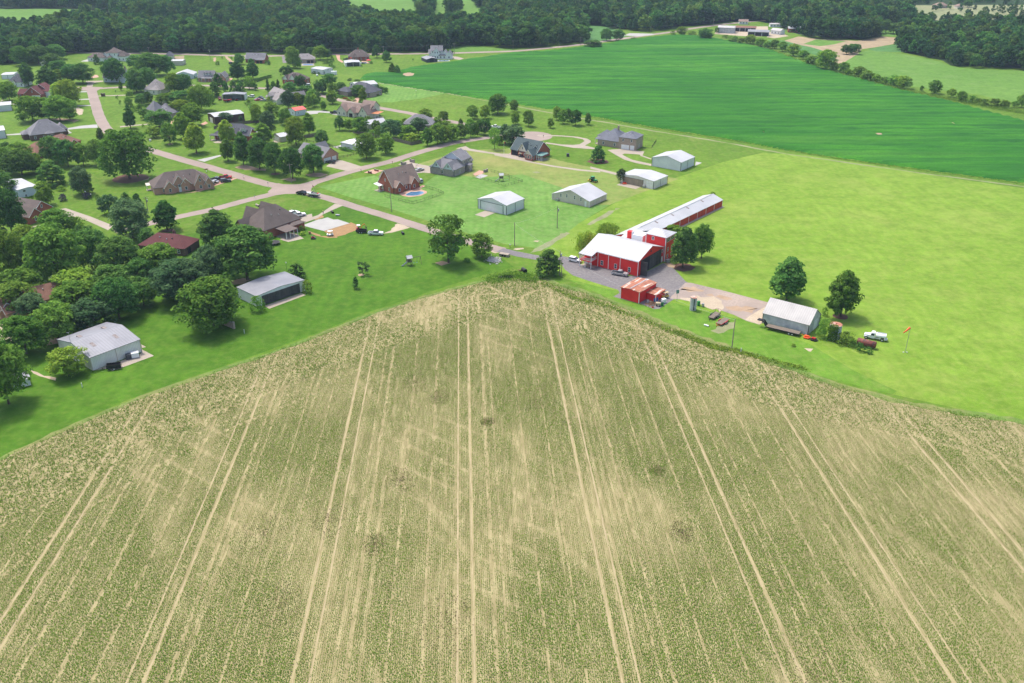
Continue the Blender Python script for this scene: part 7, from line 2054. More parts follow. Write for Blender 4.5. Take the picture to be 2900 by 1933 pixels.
def tanker():
    A, B = PG('x6', 1200, 815), PG('x6', 770, 740)
    d = B - A
    root = empty('tanker_truck', (A + B) / 2, math.atan2(d.y, d.x), 0.03)
    tag(root, 'old white fuel tanker truck parked on the right lawn', 'truck')
    prof(MB(), [(1.2, 0.55), (1.2, 1.45), (2.7, 1.35), (2.95, 1.15), (2.95, 0.55)], 1.7, [0.8, 0.8, 0.72, 0.7, 0.8]).build('hood', 'paint_white', root)
    MB().box(2.2, -1.0, 0.6, 2.95, -0.72, 1.0).box(2.2, 0.72, 0.6, 2.95, 1.0, 1.0).build('fender', 'paint_white', root)
    prof(MB(), [(-0.1, 0.5), (-0.1, 2.15), (0.15, 2.25), (0.9, 2.22), (1.25, 1.45), (1.25, 0.5)], 1.9, [0.98, 0.88, 0.85, 0.85, 0.96, 0.98]).build('cab', 'paint_white', root)
    MB().box(0.15, -0.985, 1.4, 0.95, 0.985, 1.95).build('window', 'glass', root)
    b = MB()
    k = 16
    for x in (-3.2, -3.1, -0.4, -0.3):
        s = 0.9 if x in (-3.2, -0.3) else 1.0
        b.v += [(x, 1.05 * s * math.cos(j * math.tau / k), 1.5 + 0.72 * s * math.sin(j * math.tau / k)) for j in range(k)]
    b.f += [(i * k + j, i * k + (j + 1) % k, (i + 1) * k + (j + 1) % k, (i + 1) * k + j) for i in range(3) for j in range(k)] + [tuple(range(k)), tuple(range(3 * k, 4 * k))]
    b.build('tank', 'paint_white', root, True)
    MB().box(-3.0, -0.25, 2.2, -0.5, 0.25, 2.3).build('catwalk', 'steel', root)
    MB().box(-3.2, -1.1, 0.55, -2.7, 1.1, 1.05).box(-1.7, -1.1, 0.55, -1.45, 1.1, 1.05).box(-1.45, -0.9, 0.55, -0.2, 0.9, 0.7).build('skirt', 'paint_white', root)
    MB().box(-1.4, -1.06, 0.72, -0.4, -0.7, 1.3).build('pump_bay', 'interior_dark', root)
    MB().box(-3.6, -0.9, 0.5, -3.22, 0.9, 0.62).build('bumper', 'steel', root)
    for y in (-0.95, 0.95):
        wheel(root, 2.3, y, 0.45)
        wheel(root, -2.2, y, 0.45, 0.42)
        o = MB().box(-3.28, y * 0.8 - 0.1, 0.75, -3.21, y * 0.8 + 0.1, 0.95).build('tail_light', 'paint_red', root)


tanker()


def tractor():
    A, B = PG('y5', 110, 690), PG('y5', 170, 708)
    d = B - A
    root = empty('tractor', (A + B) / 2 + Vector((0.5, 1.5)), math.atan2(d.y, d.x))
    tag(root, 'green farm tractor with cab behind the tan shed', 'tractor')
    MB().box(0.3, -0.45, 0.8, 2.2, 0.45, 1.55).build('hood', 'paint_green', root)
    prof(MB(), [(-1.2, 1.0), (-1.1, 2.4), (0.2, 2.4), (0.4, 1.0)], 1.5, [0.75, 0.65, 0.65, 0.75]).build('cab', 'glass', root)
    MB().box(-1.2, -0.75, 2.4, 0.35, 0.75, 2.6).build('cab_roof', 'paint_green', root)
    MB().tube([(0.9, 0.3, 1.5), (0.9, 0.3, 2.4)], 0.05, 5).build('exhaust', 'black_metal', root)
    for y in (-0.95, 0.95):
        wheel(root, -0.8, y, 0.85, 0.5, 'paint_yellow')
        wheel(root, 1.7, y * 0.85, 0.5, 0.32, 'paint_yellow')
        MB().box(-1.5, y * 0.9 - 0.3, 1.75, 0.0, y * 0.9 + 0.3, 1.82).build('fender', 'paint_green', root)
    MB().box(-2.8, -0.9, 0.3, -1.5, 0.9, 0.8).build('implement', 'paint_yellow', root)


tractor()


def excavator():
    root = empty('mini_excavator', PG('j', 2025, 800), R(20))
    tag(root, 'red mini excavator behind the black dump trailer', 'excavator')
    for y in (-0.65, 0.65):
        MB().prism([(-0.9, y - 0.15, 0.25), (-0.7, y - 0.15, 0.02), (0.7, y - 0.15, 0.02), (0.9, y - 0.15, 0.25), (0.7, y - 0.15, 0.5), (-0.7, y - 0.15, 0.5)], (0, 0.3, 0)).build('track', 'rubber', root)
    MB().box(-0.9, -0.7, 0.6, 0.6, 0.7, 1.15).box(-1.0, -0.65, 0.62, -0.4, 0.65, 1.5).build('body', 'paint_red', root)
    for (x, y) in ((-0.5, -0.6), (-0.5, 0.6), (0.4, -0.6), (0.4, 0.6)):
        MB().tube([(x, y, 1.1), (x, y, 2.45)], 0.04, 5).build('canopy_post', 'black_metal', root)
    MB().box(-0.7, -0.75, 2.45, 0.6, 0.75, 2.55).build('canopy', 'paint_white', root)
    MB().box(-0.4, -0.3, 1.15, 0.1, 0.3, 1.7).build('seat', 'black_metal', root)
    MB().tube([(0.6, 0, 0.9), (1.4, 0, 2.2), (2.3, 0, 2.9)], 0.14, 6, 0.11).build('boom', 'paint_orange', root)
    MB().tube([(2.3, 0, 2.9), (2.9, 0, 1.6)], 0.1, 6).build('arm', 'paint_orange', root)
    MB().prism([(2.75, -0.25, 1.65), (3.15, -0.25, 1.5), (3.1, -0.25, 1.0), (2.7, -0.25, 1.05)], (0, 0.5, 0)).build('bucket', 'black_metal', root)


excavator()


def cart(label, c, x, y, rz, body, roof='paint_white', name='golf_cart'):
    root = empty(name, PG(c, x, y), rz, 0.045)
    tag(root, label, 'cart')
    prof(MB(), [(-1.2, 0.35), (-1.2, 0.85), (-0.3, 0.85), (-0.2, 0.45), (0.6, 0.45), (0.75, 0.95), (1.15, 0.75), (1.25, 0.35)], 1.2).build('body', body, root)
    MB().box(-0.75, -0.55, 0.86, -0.25, 0.55, 1.0).box(-0.85, -0.55, 0.9, -0.75, 0.55, 1.4).build('seat', 'tan_plastic', root)
    for (px_, py_) in ((-0.95, -0.52), (-0.95, 0.52), (0.7, -0.52), (0.7, 0.52)):
        MB().tube([(px_, py_, 0.8), (px_ * 0.95, py_, 1.85)], 0.03, 5).build('roof_post', 'black_metal', root)
    MB().box(-1.1, -0.62, 1.85, 0.85, 0.62, 1.93).build('roof', roof, root)
    for px_ in (-0.85, 0.85):
        for py_ in (-0.5, 0.5):
            wheel(root, px_, py_, 0.24, 0.2)
    return root


cart('white utility cart beside the orange clay bank', 'j', 1705, 850, R(200), 'paint_white')
cart('blue golf cart outside the open garage', 'y4', 335, 512, R(-30), 'paint_navy', 'tan_plastic')
cart('cream-roofed golf cart beside the rusty red shed', 'x3', 1545, 1190, R(200), 'paint_yellow', 'tan_plastic')


def mower(label, c, x, y, rz, body, deck='black_metal', seat=True, name='mower'):
    root = empty(name, PG(c, x, y), rz)
    tag(root, label, 'mower')
    MB().prism([(-0.9, -0.8, 0.2), (-0.9, 0.8, 0.2), (0.5, 0.95, 0.2), (0.9, 0.5, 0.2), (0.9, -0.5, 0.2), (0.5, -0.95, 0.2)], (0, 0, 0.28)).build('deck', deck, root)
    MB().box(-0.7, -0.4, 0.5, 0.4, 0.4, 0.9).build('engine', body, root)
    if seat:
        MB().box(-0.3, -0.28, 0.9, 0.2, 0.28, 1.05).box(-0.4, -0.28, 0.95, -0.28, 0.28, 1.45).build('seat', 'black_metal', root)
        for y_ in (-0.6, 0.6):
            wheel(root, -0.75, y_, 0.3, 0.24)
            wheel(root, 0.85, y_ * 0.8, 0.16, 0.14)
    else:
        MB().tube([(-0.9, -0.3, 0.5), (-1.6, 0, 1.0), (-0.9, 0.3, 0.5)], 0.05, 5).build('hitch', body, root)
        wheel(root, 1.1, 0, 0.2, 0.16)


mower('red riding mower by the covered patio', 'j', 1520, 885, R(10), 'paint_red')
mower('orange rotary cutter on the grass by the grey barn', 'x2', 1292, 1075, R(-30), 'paint_orange', 'paint_orange', False, 'rotary_cutter')
mower('black mower deck with red engine right of the orange cutter', 'x2', 1450, 1125, R(-30), 'paint_red', 'black_metal', False, 'mower_deck')
mower('small red mower in front of the open-fronted hangar', 'z8', 560, 350, R(40), 'paint_red')
mower('red cart-like mower on the beige hangar apron', 'y5', 482, 712, R(20), 'paint_red', 'paint_orange', False)


# ------------------------------------------------------------------ silos, tanks, yard clutter
def silo(label, c, x, y, r, h, lid, name='silo', cone=0.35):
    root = empty(name, PG(c, x, y))
    tag(root, label, 'silo')
    MB().lathe([(r, 0.0), (r, h)], 24).build('shell', 'silo_steel', root)
    for k in range(1, 5):
        MB().lathe([(r + 0.015, h * k / 5 - 0.04), (r + 0.04, h * k / 5), (r + 0.015, h * k / 5 + 0.04)], 24).build('hoop', 'steel', root)
    MB().lathe([(r + 0.06, h + 0.005), (r + 0.06, h + 0.1), (0.3, h + cone), (0.28, h + cone + 0.15), (0.02, h + cone + 0.16)], 24).build('lid', lid, root)
    MB().box(-0.15, -r - 0.1, 0.3, 0.15, -r + 0.02, h - 0.2).build('ladder_strip', 'dark_trim', root)
    return root


silo('small upright steel tank with orange top beside the yard', 'x3', 2012, 1392, 1.05, 4.3, 'rust_roof', 'upright_tank', 0.15)
sl = silo('larger silo with orange rusted lid and green vines', 'x2', 1890, 1100, 1.75, 4.9, 'rust_roof')


def ivy():
    r = np.random.default_rng(3)
    n = 900
    a = r.uniform(-2.9, -1.6, n) + r.normal(0, 0.12, n)
    z = r.random(n) ** 0.8 * 5.3
    rad = 1.82 + r.random(n) * 0.35
    rad[z > 4.9] *= r.random((z > 4.9).sum()) * 0.5 + 0.5
    c0 = np.stack([rad * np.cos(a), rad * np.sin(a), z], 1)
    d = r.normal(0, 0.13, (n, 3))
    e = np.cross(d, r.normal(0, 1, (n, 3)))
    e = e / np.linalg.norm(e, axis=1)[:, None] * 0.12
    V = np.stack([c0 - d, c0 + e, c0 + d, c0 - e], 1).reshape(-1, 3)
    o = link('ivy', np_mesh('ivy', V, np.arange(n * 4).reshape(-1, 4)), 'leaf_mid')
    o.location = sl.location
    tag(o, 'green vine climbing the front of the larger silo', 'vine')


ivy()


def h_tank(label, c, a, b_, r, m, z=0.0, legs='wood_grey', name='fuel_tank'):
    A, B = PG(c, *a), PG(c, *b_)
    d = B - A
    L = d.length
    root = empty(name, (A + B) / 2, math.atan2(d.y, d.x))
    tag(root, label, 'tank')
    b = MB()
    k = 18
    secs = [(-L / 2, r * 0.8), (-L / 2 + 0.15, r), (L / 2 - 0.15, r), (L / 2, r * 0.8)]
    for x, q in secs:
        b.v += [(x, q * math.cos(j * math.tau / k), z + r + 0.1 + q * math.sin(j * math.tau / k)) for j in range(k)]
    b.f += [(i * k + j, i * k + (j + 1) % k, (i + 1) * k + (j + 1) % k, (i + 1) * k + j) for i in range(3) for j in range(k)] + [tuple(range(k)), tuple(range(3 * k, 4 * k))]
    b.build('tank_shell', m, root, True)
    for x in (-L * 0.3, L * 0.3):
        MB().box(x - 0.15, -r * 0.8, 0, x + 0.15, r * 0.8, z + 0.35 * r + 0.1).build('cradle', legs, root)
    return root


h_tank('rusty red horizontal tank beyond the silo shrubs', 'x6', (600, 905), (1010, 1005), 1.0, 'rust_tank', 0.2)
h_tank('tan horizontal tank in the clutter by the rusty shed', 'x3', (1392, 1325), (1480, 1335), 0.5, 'tan_plastic', 0.3, 'dark_trim')
h_tank('white propane tank on the lawn by the far metal shed', 'z4', (1535, 745), (1580, 745), 0.5, 'paint_white', 0.1)


def drum(label, c, x, y, r, h, m, name='drum', cat='drum'):
    root = empty(name, PG(c, x, y), 0, 0.03)
    tag(root, label, cat)
    MB().lathe([(r, 0), (r, h * 0.3), (r * 1.05, h * 0.33), (r, h * 0.36), (r, h * 0.63), (r * 1.05, h * 0.66), (r, h * 0.69), (r, h)], 14).build('shell', m, root)
    MB().lathe([(r * 0.9, h), (r * 0.9, h + 0.03)], 14).build('lid', 'dark_trim' if m != 'dark_trim' else 'steel', root)


def crate(label, c, x, y, rz, L, w, h, m, m2='dark_trim', name='crate', cat='crate', z=0.03):
    root = empty(name, PG(c, x, y), rz, z)
    tag(root, label, cat)
    MB().box(-L / 2, -w / 2, 0.12, L / 2, w / 2, h).build('body', m, root)
    MB().box(-L / 2 + 0.03, -w / 2 + 0.03, 0, L / 2 - 0.03, w / 2 - 0.03, 0.115).build('pallet', m2, root)
    MB().box(-L / 2 - 0.02, -w / 2 - 0.02, h, L / 2 + 0.02, w / 2 + 0.02, h + 0.06).build('lid', m, root)


drum('blue drum nearest the lean-to post of the rusty shed', 'x3', 1378, 1255, 0.4, 1.2, 'paint_blue')
drum('blue drum just right of the lean-to post', 'x3', 1412, 1245, 0.4, 1.2, 'paint_blue')
drum('pale blue drum against the side of the rusty shed', 'x3', 1262, 1278, 0.4, 1.1, 'paint_silver')
drum('green drum in front of the white cube tank', 'x3', 1500, 1322, 0.5, 1.2, 'paint_green')
crate('white plastic cube tank in the shed clutter', 'x3', 1525, 1275, R(30), 1.3, 1.1, 1.35, 'paint_white', 'paint_blue', 'cube_tank', 'tank')
drum('orange gas can on the soil below the clutter', 'x3', 1345, 1358, 0.35, 0.5, 'paint_orange', 'gas_can', 'can')
crate('green fuel pump at the edge of the pale gravel', 'x3', 2105, 1322, 0.3, 0.8, 0.7, 1.5, 'paint_green', 'dark_trim', 'fuel_pump', 'pump')
crate('small grey fuel pump right of the green one', 'x3', 2180, 1342, 0.3, 0.6, 0.5, 1.1, 'steel', 'dark_trim', 'fuel_pump', 'pump')
crate('black bin against the beige shed wall', 'x1', 1690, 905, R(25), 1.5, 1.3, 1.4, 'charcoal_siding', 'dark_trim', 'refuse_bin', 'bin')
crate('white cube tank with blue end beside the black bin', 'x1', 1835, 870, R(25), 2.0, 1.5, 1.5, 'paint_white', 'paint_navy', 'cube_tank', 'tank')
crate('white cargo trailer box beside the light grey far shed', 'z4', 1930, 712, R(5), 4.2, 2.2, 2.5, 'paint_white', 'rubber', 'cargo_box', 'trailer')
crate('grey air conditioner at the red tower foot', 'l', 1532, 950, R(30), 1.3, 1.1, 1.1, 'steel', 'concrete', 'air_conditioner', 'machine')
crate('grey air conditioner beside the tan shed gable', 'l', 310, 268, R(-30), 1.1, 1.0, 1.0, 'steel', 'concrete', 'air_conditioner', 'machine')
crate('dark generator on the lawn by the green-roofed house', 'y4', 932, 505, R(0), 1.4, 1.2, 1.5, 'charcoal_siding', 'concrete', 'generator', 'machine')
crate('grey bin beside the beige hangar garage door', 'y5', 685, 752, R(-25), 1.2, 1.0, 1.2, 'steel', 'dark_trim', 'refuse_bin', 'bin')
crate('blue bin against the grey stone house', 'k', 1000, 365, R(-25), 0.9, 0.7, 1.1, 'paint_blue', 'rubber', 'refuse_bin', 'bin')
crate('white utility box on the lawn left of the round street trees', 'z7', 672, 1250, 0, 1.0, 0.8, 1.0, 'paint_white', 'concrete', 'utility_box', 'box')
crate('brown dog kennel left of the covered patio mower', 'j', 1480, 832, R(20), 0.8, 0.8, 0.9, 'wood_brown', 'wood_grey', 'dog_kennel', 'kennel')
MB_rocks = MB()
for k in range(260):
    q = PG('k', random.gauss(1560, 38), random.gauss(1318, 16))
    s = random.uniform(0.12, 0.4)
    MB_rocks.lathe([(s * 0.9, 0.0), (s, s * 0.4), (s * 0.5, s * 0.8)], 5, q.x, q.y)
tag(MB_rocks.build('riprap', 'rock_pale'), 'pale broken riprap stones below the culvert', 'stones', kind='stuff')
rub = MB()
for k in range(160):
    q = PG('x3', random.gauss(1320, 45), random.gauss(1300, 20))
    s = random.uniform(0.1, 0.3)
    a = random.uniform(0, 3)
    rub.tube([(q.x, q.y, 0.05), (q.x + math.cos(a) * s * 3, q.y + math.sin(a) * s * 3, random.uniform(0.05, 0.5))], 0.05, 4)
tag(rub.build('scrap_heap', 'wood_brown'), 'brown scrap heap in front of the rusty shed', 'scrap', kind='stuff')


def culvert():
    o = PG('k', 1680, 1272)
    root = empty('culvert_headwall', o, R(-25))
    tag(root, 'concrete box culvert beside the asphalt drive', 'culvert')
    MB().box(-1.8, -0.8, 0, -0.9, 0.8, 0.75).box(0.9, -0.8, 0, 1.8, 0.8, 0.75).box(-0.15, -0.8, 0, 0.15, 0.8, 0.75).build('pier', 'concrete', root)
    MB().box(-1.9, -0.9, 0.755, 1.9, 0.9, 1.0).build('cap', 'concrete', root)
    MB().box(-0.9, -0.5, 0.0, -0.15, 0.7, 0.74).box(0.15, -0.5, 0, 0.9, 0.7, 0.74).build('opening', 'interior_dark', root)


culvert()


def pipe(label, c, a, b_, r, m):
    A, B = PG(c, *a), PG(c, *b_)
    B = A + (B - A).normalized() * min((B - A).length, 6 * r)
    o = MB().tube([(0, 0, r), (B.x - A.x, B.y - A.y, r)], r, 12)
    root = empty('pipe', A)
    tag(root, label, 'pipe')
    o.build('pipe_wall', m, root)
    dn = (B - A).normalized() * 0.02
    MB().tube([(B.x - A.x, B.y - A.y, r), (B.x - A.x + dn.x, B.y - A.y + dn.y, r)], r * 0.85, 12).build('mouth', 'interior_dark', root)


pipe('concrete pipe end on the corner lawn', 'j', (885, 515), (918, 530), 0.45, 'concrete')
pipe('black culvert mouth beside the gravel track', 'k', (545, 1022), (560, 1038), 0.5, 'black_metal')
pipe('dark culvert mouth in the ditch at the field apex', 'x7', (825, 18), (848, 35), 0.7, 'black_metal')
pipe('grey pipe lying on the bank above the clay', 'j', (1770, 628), (1812, 630), 0.35, 'silo_steel')
pipe('black culvert mouth beside the concrete drive', 'j', (1722, 590), (1738, 605), 0.45, 'black_metal')
pipe('white pipe bundle on the grass left of the red trailer', 'm', (900, 578), (972, 598), 0.25, 'paint_white')

# ------------------------------------------------------------------ poles, signs, mailboxes
POLES = []


def power_pole(label, c, base, top, arm=True, can=False, lamp=False, twin=False):
    g = PG(c, *base)
    H = max(6.0, min(13.0, z_at(g.y, P(c, *top)[1])))
    root = empty('utility_pole', g, R(15))
    tag(root, label, 'pole')
    MB().tube([(0, 0, 0), (0, 0, H)], 0.17, 8, 0.11).build('pole_shaft', 'wood_pole', root)
    if arm:
        MB().box(-1.1, -0.06, H - 0.7, 1.1, 0.06, H - 0.58).build('crossarm', 'wood_pole', root)
        for x in (-1.0, -0.45, 0.45, 1.0):
            MB().lathe([(0.05, H - 0.58), (0.07, H - 0.5), (0.04, H - 0.4)], 6, x, 0).build('insulator', 'hub_white', root)
    if can:
        MB().lathe([(0.26, H - 2.3), (0.28, H - 2.2), (0.28, H - 1.3), (0.2, H - 1.2)], 12, 0.42, 0).build('transformer', 'steel', root)
    if lamp:
        MB().tube([(0, 0, H - 0.8), (1.0, 0, H - 0.5)], 0.03, 5).lathe([(0.2, H - 0.65), (0.12, H - 0.45)], 8, 1.0, 0).build('lamp_arm', 'steel', root)
    POLES.append((g.x, g.y, H))
    return root


power_pole('pole in front of the corner oak row', 'f', (1275, 1240), (1250, 1030), True)
power_pole('bare pole before the pool fence', 'k', (427, 778), (416, 552), False)
power_pole('pole with grey transformer left of the tan shed', 'k', (2265, 962), (2280, 715), False, True)
power_pole('thin pole beside the street end, before the white hangar', 'k', (1793, 1160), (1797, 898), False)
power_pole('tall pale pole right of the juniper', 'l', (333, 1098), (340, 820), False, True)
power_pole('short dark pole right of the tall one by the juniper', 'l', (354, 1108), (366, 900), False, lamp=True)
power_pole('leaning pole on the farm lawn below the trailers', 'm', (1105, 742), (1140, 528), False)
power_pole('pole left of the maroon hip-roofed house', 'i', (1643, 580), (1622, 418), True, True)
power_pole('pole on the far open lawn by the mown strip', 'z3', (1220, 460), (1200, 225), True, True)
power_pole('pole behind the pool house on the back road', 'z4', (1203, 300), (1188, 128), True)
power_pole('pole before the woods left of the white farmhouse', 'z5', (862, 255), (852, 118), True)
power_pole('pole at the white farmhouse drive', 'z5', (2042, 250), (2035, 70), True)
power_pole('pole behind the white two-storey house', 'z2', (1755, 360), (1722, 178), True)
power_pole('first roadside pole before the big wood, beyond the soybeans', 'c', (630, 415), (628, 335), True)
power_pole('second roadside pole beyond the soybeans', 'c', (960, 360), (958, 305), True)
power_pole('third roadside pole beyond the soybeans, at the pale lot', 'c', (1272, 300), (1275, 262), True)
power_pole('roadside pole before the far farmyard', 'c', (1848, 245), (1852, 165), True, True)
power_pole('roadside pole at the edge of the soybeans, leftmost there', 'c', (10, 445), (10, 368), True)


def wire(label, a, b_, sag=0.7, n=10):
    (x0, y0, h0), (x1, y1, h1) = a, b_
    pts = []
    for k in range(n + 1):
        t = k / n
        pts.append((x0 + (x1 - x0) * t, y0 + (y1 - y0) * t, h0 - 0.4 + (h1 - h0) * t - 4 * sag * t * (1 - t)))
    o = MB().tube(pts, 0.018, 4).build('power_line', 'steel')
    tag(o, label, 'cable')


wire('cable from the transformer pole to the thin street pole', POLES[2], POLES[3])
wire('cable from the street pole to the tall pole by the juniper', POLES[3], POLES[4])
qs = PG('x3', 830, 1210)
wire('cable from the tall pole to the rusty shed corner', POLES[4], (qs.x + 1, qs.y, 4.2))
wire('cable across the farm lawn to the leaning pole', (qs.x + 8, qs.y + 1, 4.0), POLES[6])
wire('cable between the back-road poles before the woods', POLES[9], POLES[10])
wire('cable from the woods pole to the farmhouse pole', POLES[10], POLES[11])
wire('cable from the open-lawn pole to the pool house pole', POLES[8], POLES[9])


def post_box(label, c, x, y, m='black_metal', name='mailbox'):
    root = empty(name, PG(c, x, y), random.uniform(0, 3))
    tag(root, label, 'mailbox')
    MB().box(-0.06, -0.06, 0, 0.06, 0.06, 1.05).build('post', 'wood_brown', root)
    MB().prism([(-0.3, -0.12, 1.05), (-0.3, 0.12, 1.05), (-0.3, 0.12, 1.25), (-0.3, 0.06, 1.33), (-0.3, -0.06, 1.33), (-0.3, -0.12, 1.25)], (0.6, 0, 0)).build('box', m, root)


post_box('mailbox beside the lower street below the corner', 'j', 400, 570)
post_box('mailbox by the brick drive of the pink house', 'j', 750, 222, 'hub_white')
post_box('mailbox beside the diagonal street near the stone gate', 'k', 437, 250, 'wood_brown')
post_box('mailbox near the red brick house entrance', 'k', 90, 340)
post_box('mailbox beside the drive to the green-roofed house', 'g', 1242, 832)
post_box('white mailbox at the asphalt drive start', 'k', 1742, 1178, 'hub_white')
post_box('mailbox at the turning circle', 'y4', 622, 262)


def sign(label, c, x, y, h, shape, m, name='street_sign', post='steel', text=None, rz=0.0):
    root = empty(name, PG(c, x, y), rz)
    tag(root, label, 'sign')
    MB().tube([(0, 0, 0), (0, 0, h)], 0.04, 6).build('post', post, root)
    b = MB()
    if shape == 'oct':
        b.prism([(0.38 * math.cos(R(22.5 + 45 * k)), -0.06, h - 0.4 + 0.38 * math.sin(R(22.5 + 45 * k))) for k in range(8)], (0, 0.02, 0))
    else:
        b.box(-shape[0] / 2, -0.06, h - shape[1], shape[0] / 2, -0.04, h)
    pl = b.build('sign_plate', m, root)
    if text:
        cu = bpy.data.curves.new('lettering', 'FONT')
        cu.body = text
        cu.size = 0.26
        cu.align_x, cu.align_y = 'CENTER', 'CENTER'
        cu.materials.append(MATS['hub_white'])
        tmp = bpy.data.objects.new('lettering', cu)
        lm = bpy.data.meshes.new_from_object(tmp)
        bpy.data.objects.remove(tmp)
        o = link('lettering', lm, None, pl)
        o.location = (0, -0.065, h - 0.4)
        o.rotation_euler = (math.pi / 2, 0, 0)


sign('red octagonal stop sign at the junction corner', 'j', 1520, 348, 2.4, 'oct', 'paint_red', 'stop_sign', text='STOP', rz=R(-35))
sign('green street name sign behind the stop sign', 'j', 1508, 305, 3.0, (0.9, 0.22), 'paint_green')
sign('small street sign at the left corner of the junction', 'j', 1020, 318, 2.6, (0.5, 0.5), 'steel')
sign('small street sign below the junction on the verge', 'j', 872, 460, 2.4, (0.4, 0.5), 'steel')
sign('pale green framed sign beside the barn yard', 'x3', 1745, 1258, 4.2, (1.1, 1.3), 'teal_roof', 'yard_sign', 'paint_green', rz=R(20))


def windsock():
    g = PG('x6', 1675, 1075)
    root = empty('windsock', g)
    tag(root, 'orange windsock on a tall pole on the right lawn', 'windsock')
    H = z_at(g.y, P('x6', 1790, 520)[1])
    MB().tube([(0, 0, 0), (0, 0, H)], 0.08, 8, 0.06).build('pole', 'steel', root)
    MB().tube([(-0.1, 0, H - 0.1), (-1.0, -0.2, H - 0.9), (-1.9, -0.4, H - 1.6)], 0.32, 10, 0.14).build('sock', 'sock_orange', root, True)
    MB().box(-0.7, -0.2, 0, -0.4, 0.1, 0.15).box(0.3, -0.2, 0, 0.6, 0.1, 0.15).build('anchor_block', 'hub_white', root)


windsock()


def lamp_on_post(label, c, x, y, h):
    root = empty('yard_lamp', PG(c, x, y))
    tag(root, label, 'lamp')
    MB().tube([(0, 0, 0), (0, 0, h)], 0.05, 6).build('post', 'black_metal', root)
    MB().lathe([(0.1, h), (0.24, h + 0.2), (0.22, h + 0.4), (0.05, h + 0.5)], 10).build('globe', 'hub_white', root)


lamp_on_post('globe lamp beside the left purple bush', 'e', 962, 1420, 3.0)
lamp_on_post('globe lamp right of the purple bushes', 'e', 1022, 1440, 2.6)
lamp_on_post('yard lamp behind the covered boat', 'y8', 935, 225, 4.2)
lamp_on_post('white birdhouse on a pole behind the black-doored hangar', 'o', 1225, 265, 3.0)
lamp_on_post('white lamp on a pole on the far mown lawn', 'z5', 1405, 965, 4.0)
for k, (c, x, y, t) in enumerate((('n', 914, 1160, 'lower one near the beige shed'), ('o', 754, 955, 'by the brick garden wall'), ('m', 1172, 775, 'below the leaning pole'))):
    root = empty('marker_post', PG(c, x, y))
    tag(root, 'short white marker post in the grass, ' + t, 'post')
    MB().box(-0.08, -0.08, 0, 0.08, 0.08, 1.2).build('shaft', 'hub_white', root)
    MB().box(-0.1, -0.1, 1.2, 0.1, 0.1, 1.28).build('cap', 'white_paint', root)


# ------------------------------------------------------------------ fences and walls
def fence(label, c, pts, kind, h=1.3, step=2.4, closed=False, z=0.0):
    P0 = [PG(c, *q) for q in pts]
    o = P0[0]
    root = empty({'iron': 'iron_fence', 'rail': 'rail_fence', 'board': 'board_fence'}[kind], o)
    tag(root, label, 'fence')
    m = {'iron': 'black_metal', 'rail': 'wood_grey', 'board': 'wood_grey'}[kind]
    pw = {'iron': 0.035, 'rail': 0.08, 'board': 0.06}[kind]
    pick = MB()
    for a, b_ in zip(P0[:-1], P0[1:]):
        L = (b_ - a).length
        n = max(1, round(L / step))
        ang = math.atan2((b_ - a).y, (b_ - a).x)
        s = L / n
        for k in range(n + 1):
            q = a.lerp(b_, k / n) - o
            po = link('post', shared(('fp', kind, h), lambda: MB().box(-pw, -pw, 0, pw, pw, h + 0.05).mesh('post')), m, root)
            po.location = (q.x, q.y, 0)
            if k == n:
                continue
            zs = {'iron': (0.15, h - 0.1), 'rail': (0.35, 0.75, h - 0.1), 'board': ()}[kind]
            for zz in zs:
                r = link('rail', shared(('fr', kind, round(s, 2)), lambda: MB().box(0.06, -0.02, -0.02 if kind == 'iron' else -0.06, s - 0.06, 0.02, 0.02 if kind == 'iron' else 0.06).mesh('rail')), m, root)
                r.location = (q.x, q.y, zz)
                r.rotation_euler = (0, 0, ang)
            if kind == 'board':
                r = link('fence_panel', shared(('fb', round(s, 2), h), lambda: MB().box(0.07, -0.03, 0.05, s - 0.07, 0.03, h).mesh('fence_panel')), m, root)
                r.location = (q.x, q.y, 0)
                r.rotation_euler = (0, 0, ang)
            if kind == 'iron':
                m_ = int(s / 0.24)
                for j in range(1, m_):
                    w = a.lerp(b_, (k + j / m_) / n) - o
                    pick.box(w.x - 0.008, w.y - 0.008, 0.05, w.x + 0.008, w.y + 0.008, h)
    if kind == 'iron':
        p = pick.build('pickets', m, root)
        p['kind'] = 'stuff'
    return root


fence('black iron fence around the curved pool', 'y3', [(198, 465), (350, 502), (512, 545), (690, 490), (855, 432), (770, 395), (660, 365), (585, 350)], 'iron', 1.35)
fence('dark iron fence of the playground behind the stone house', 'g', [(1330, 1185), (1500, 1225), (1690, 1285), (1790, 1255), (1880, 1232), (1800, 1205), (1650, 1150), (1530, 1120)], 'iron', 1.25)
fence('black iron fence right of the two-storey garage wing', 'y5', [(618, 325), (700, 330), (768, 333), (816, 265), (720, 250), (630, 248)], 'iron', 1.5)
fence('split-rail fence behind the white double garage', 'f', [(1150, 845), (1280, 825), (1440, 785), (1560, 805), (1700, 840), (1830, 870)], 'rail', 1.25)
fence('short split-rail fence beside the white hip-roofed shed', 'f', [(1812, 972), (1900, 955), (2000, 930)], 'rail', 1.2)
fence('grey board fence below the bushy row, bending at the street', 'g', [(0, 690), (130, 715), (260, 745), (420, 770), (540, 800), (645, 828), (770, 800)], 'board', 1.8)
fence('dark board fence behind the brown shed', 'z8', [(50, 985), (200, 945), (480, 900), (700, 870), (920, 845), (1060, 838)], 'board', 1.8)
fence('dark board fence right of the taupe garage', 'z8', [(2050, 1185), (2180, 1165), (2310, 1135)], 'board', 1.8)


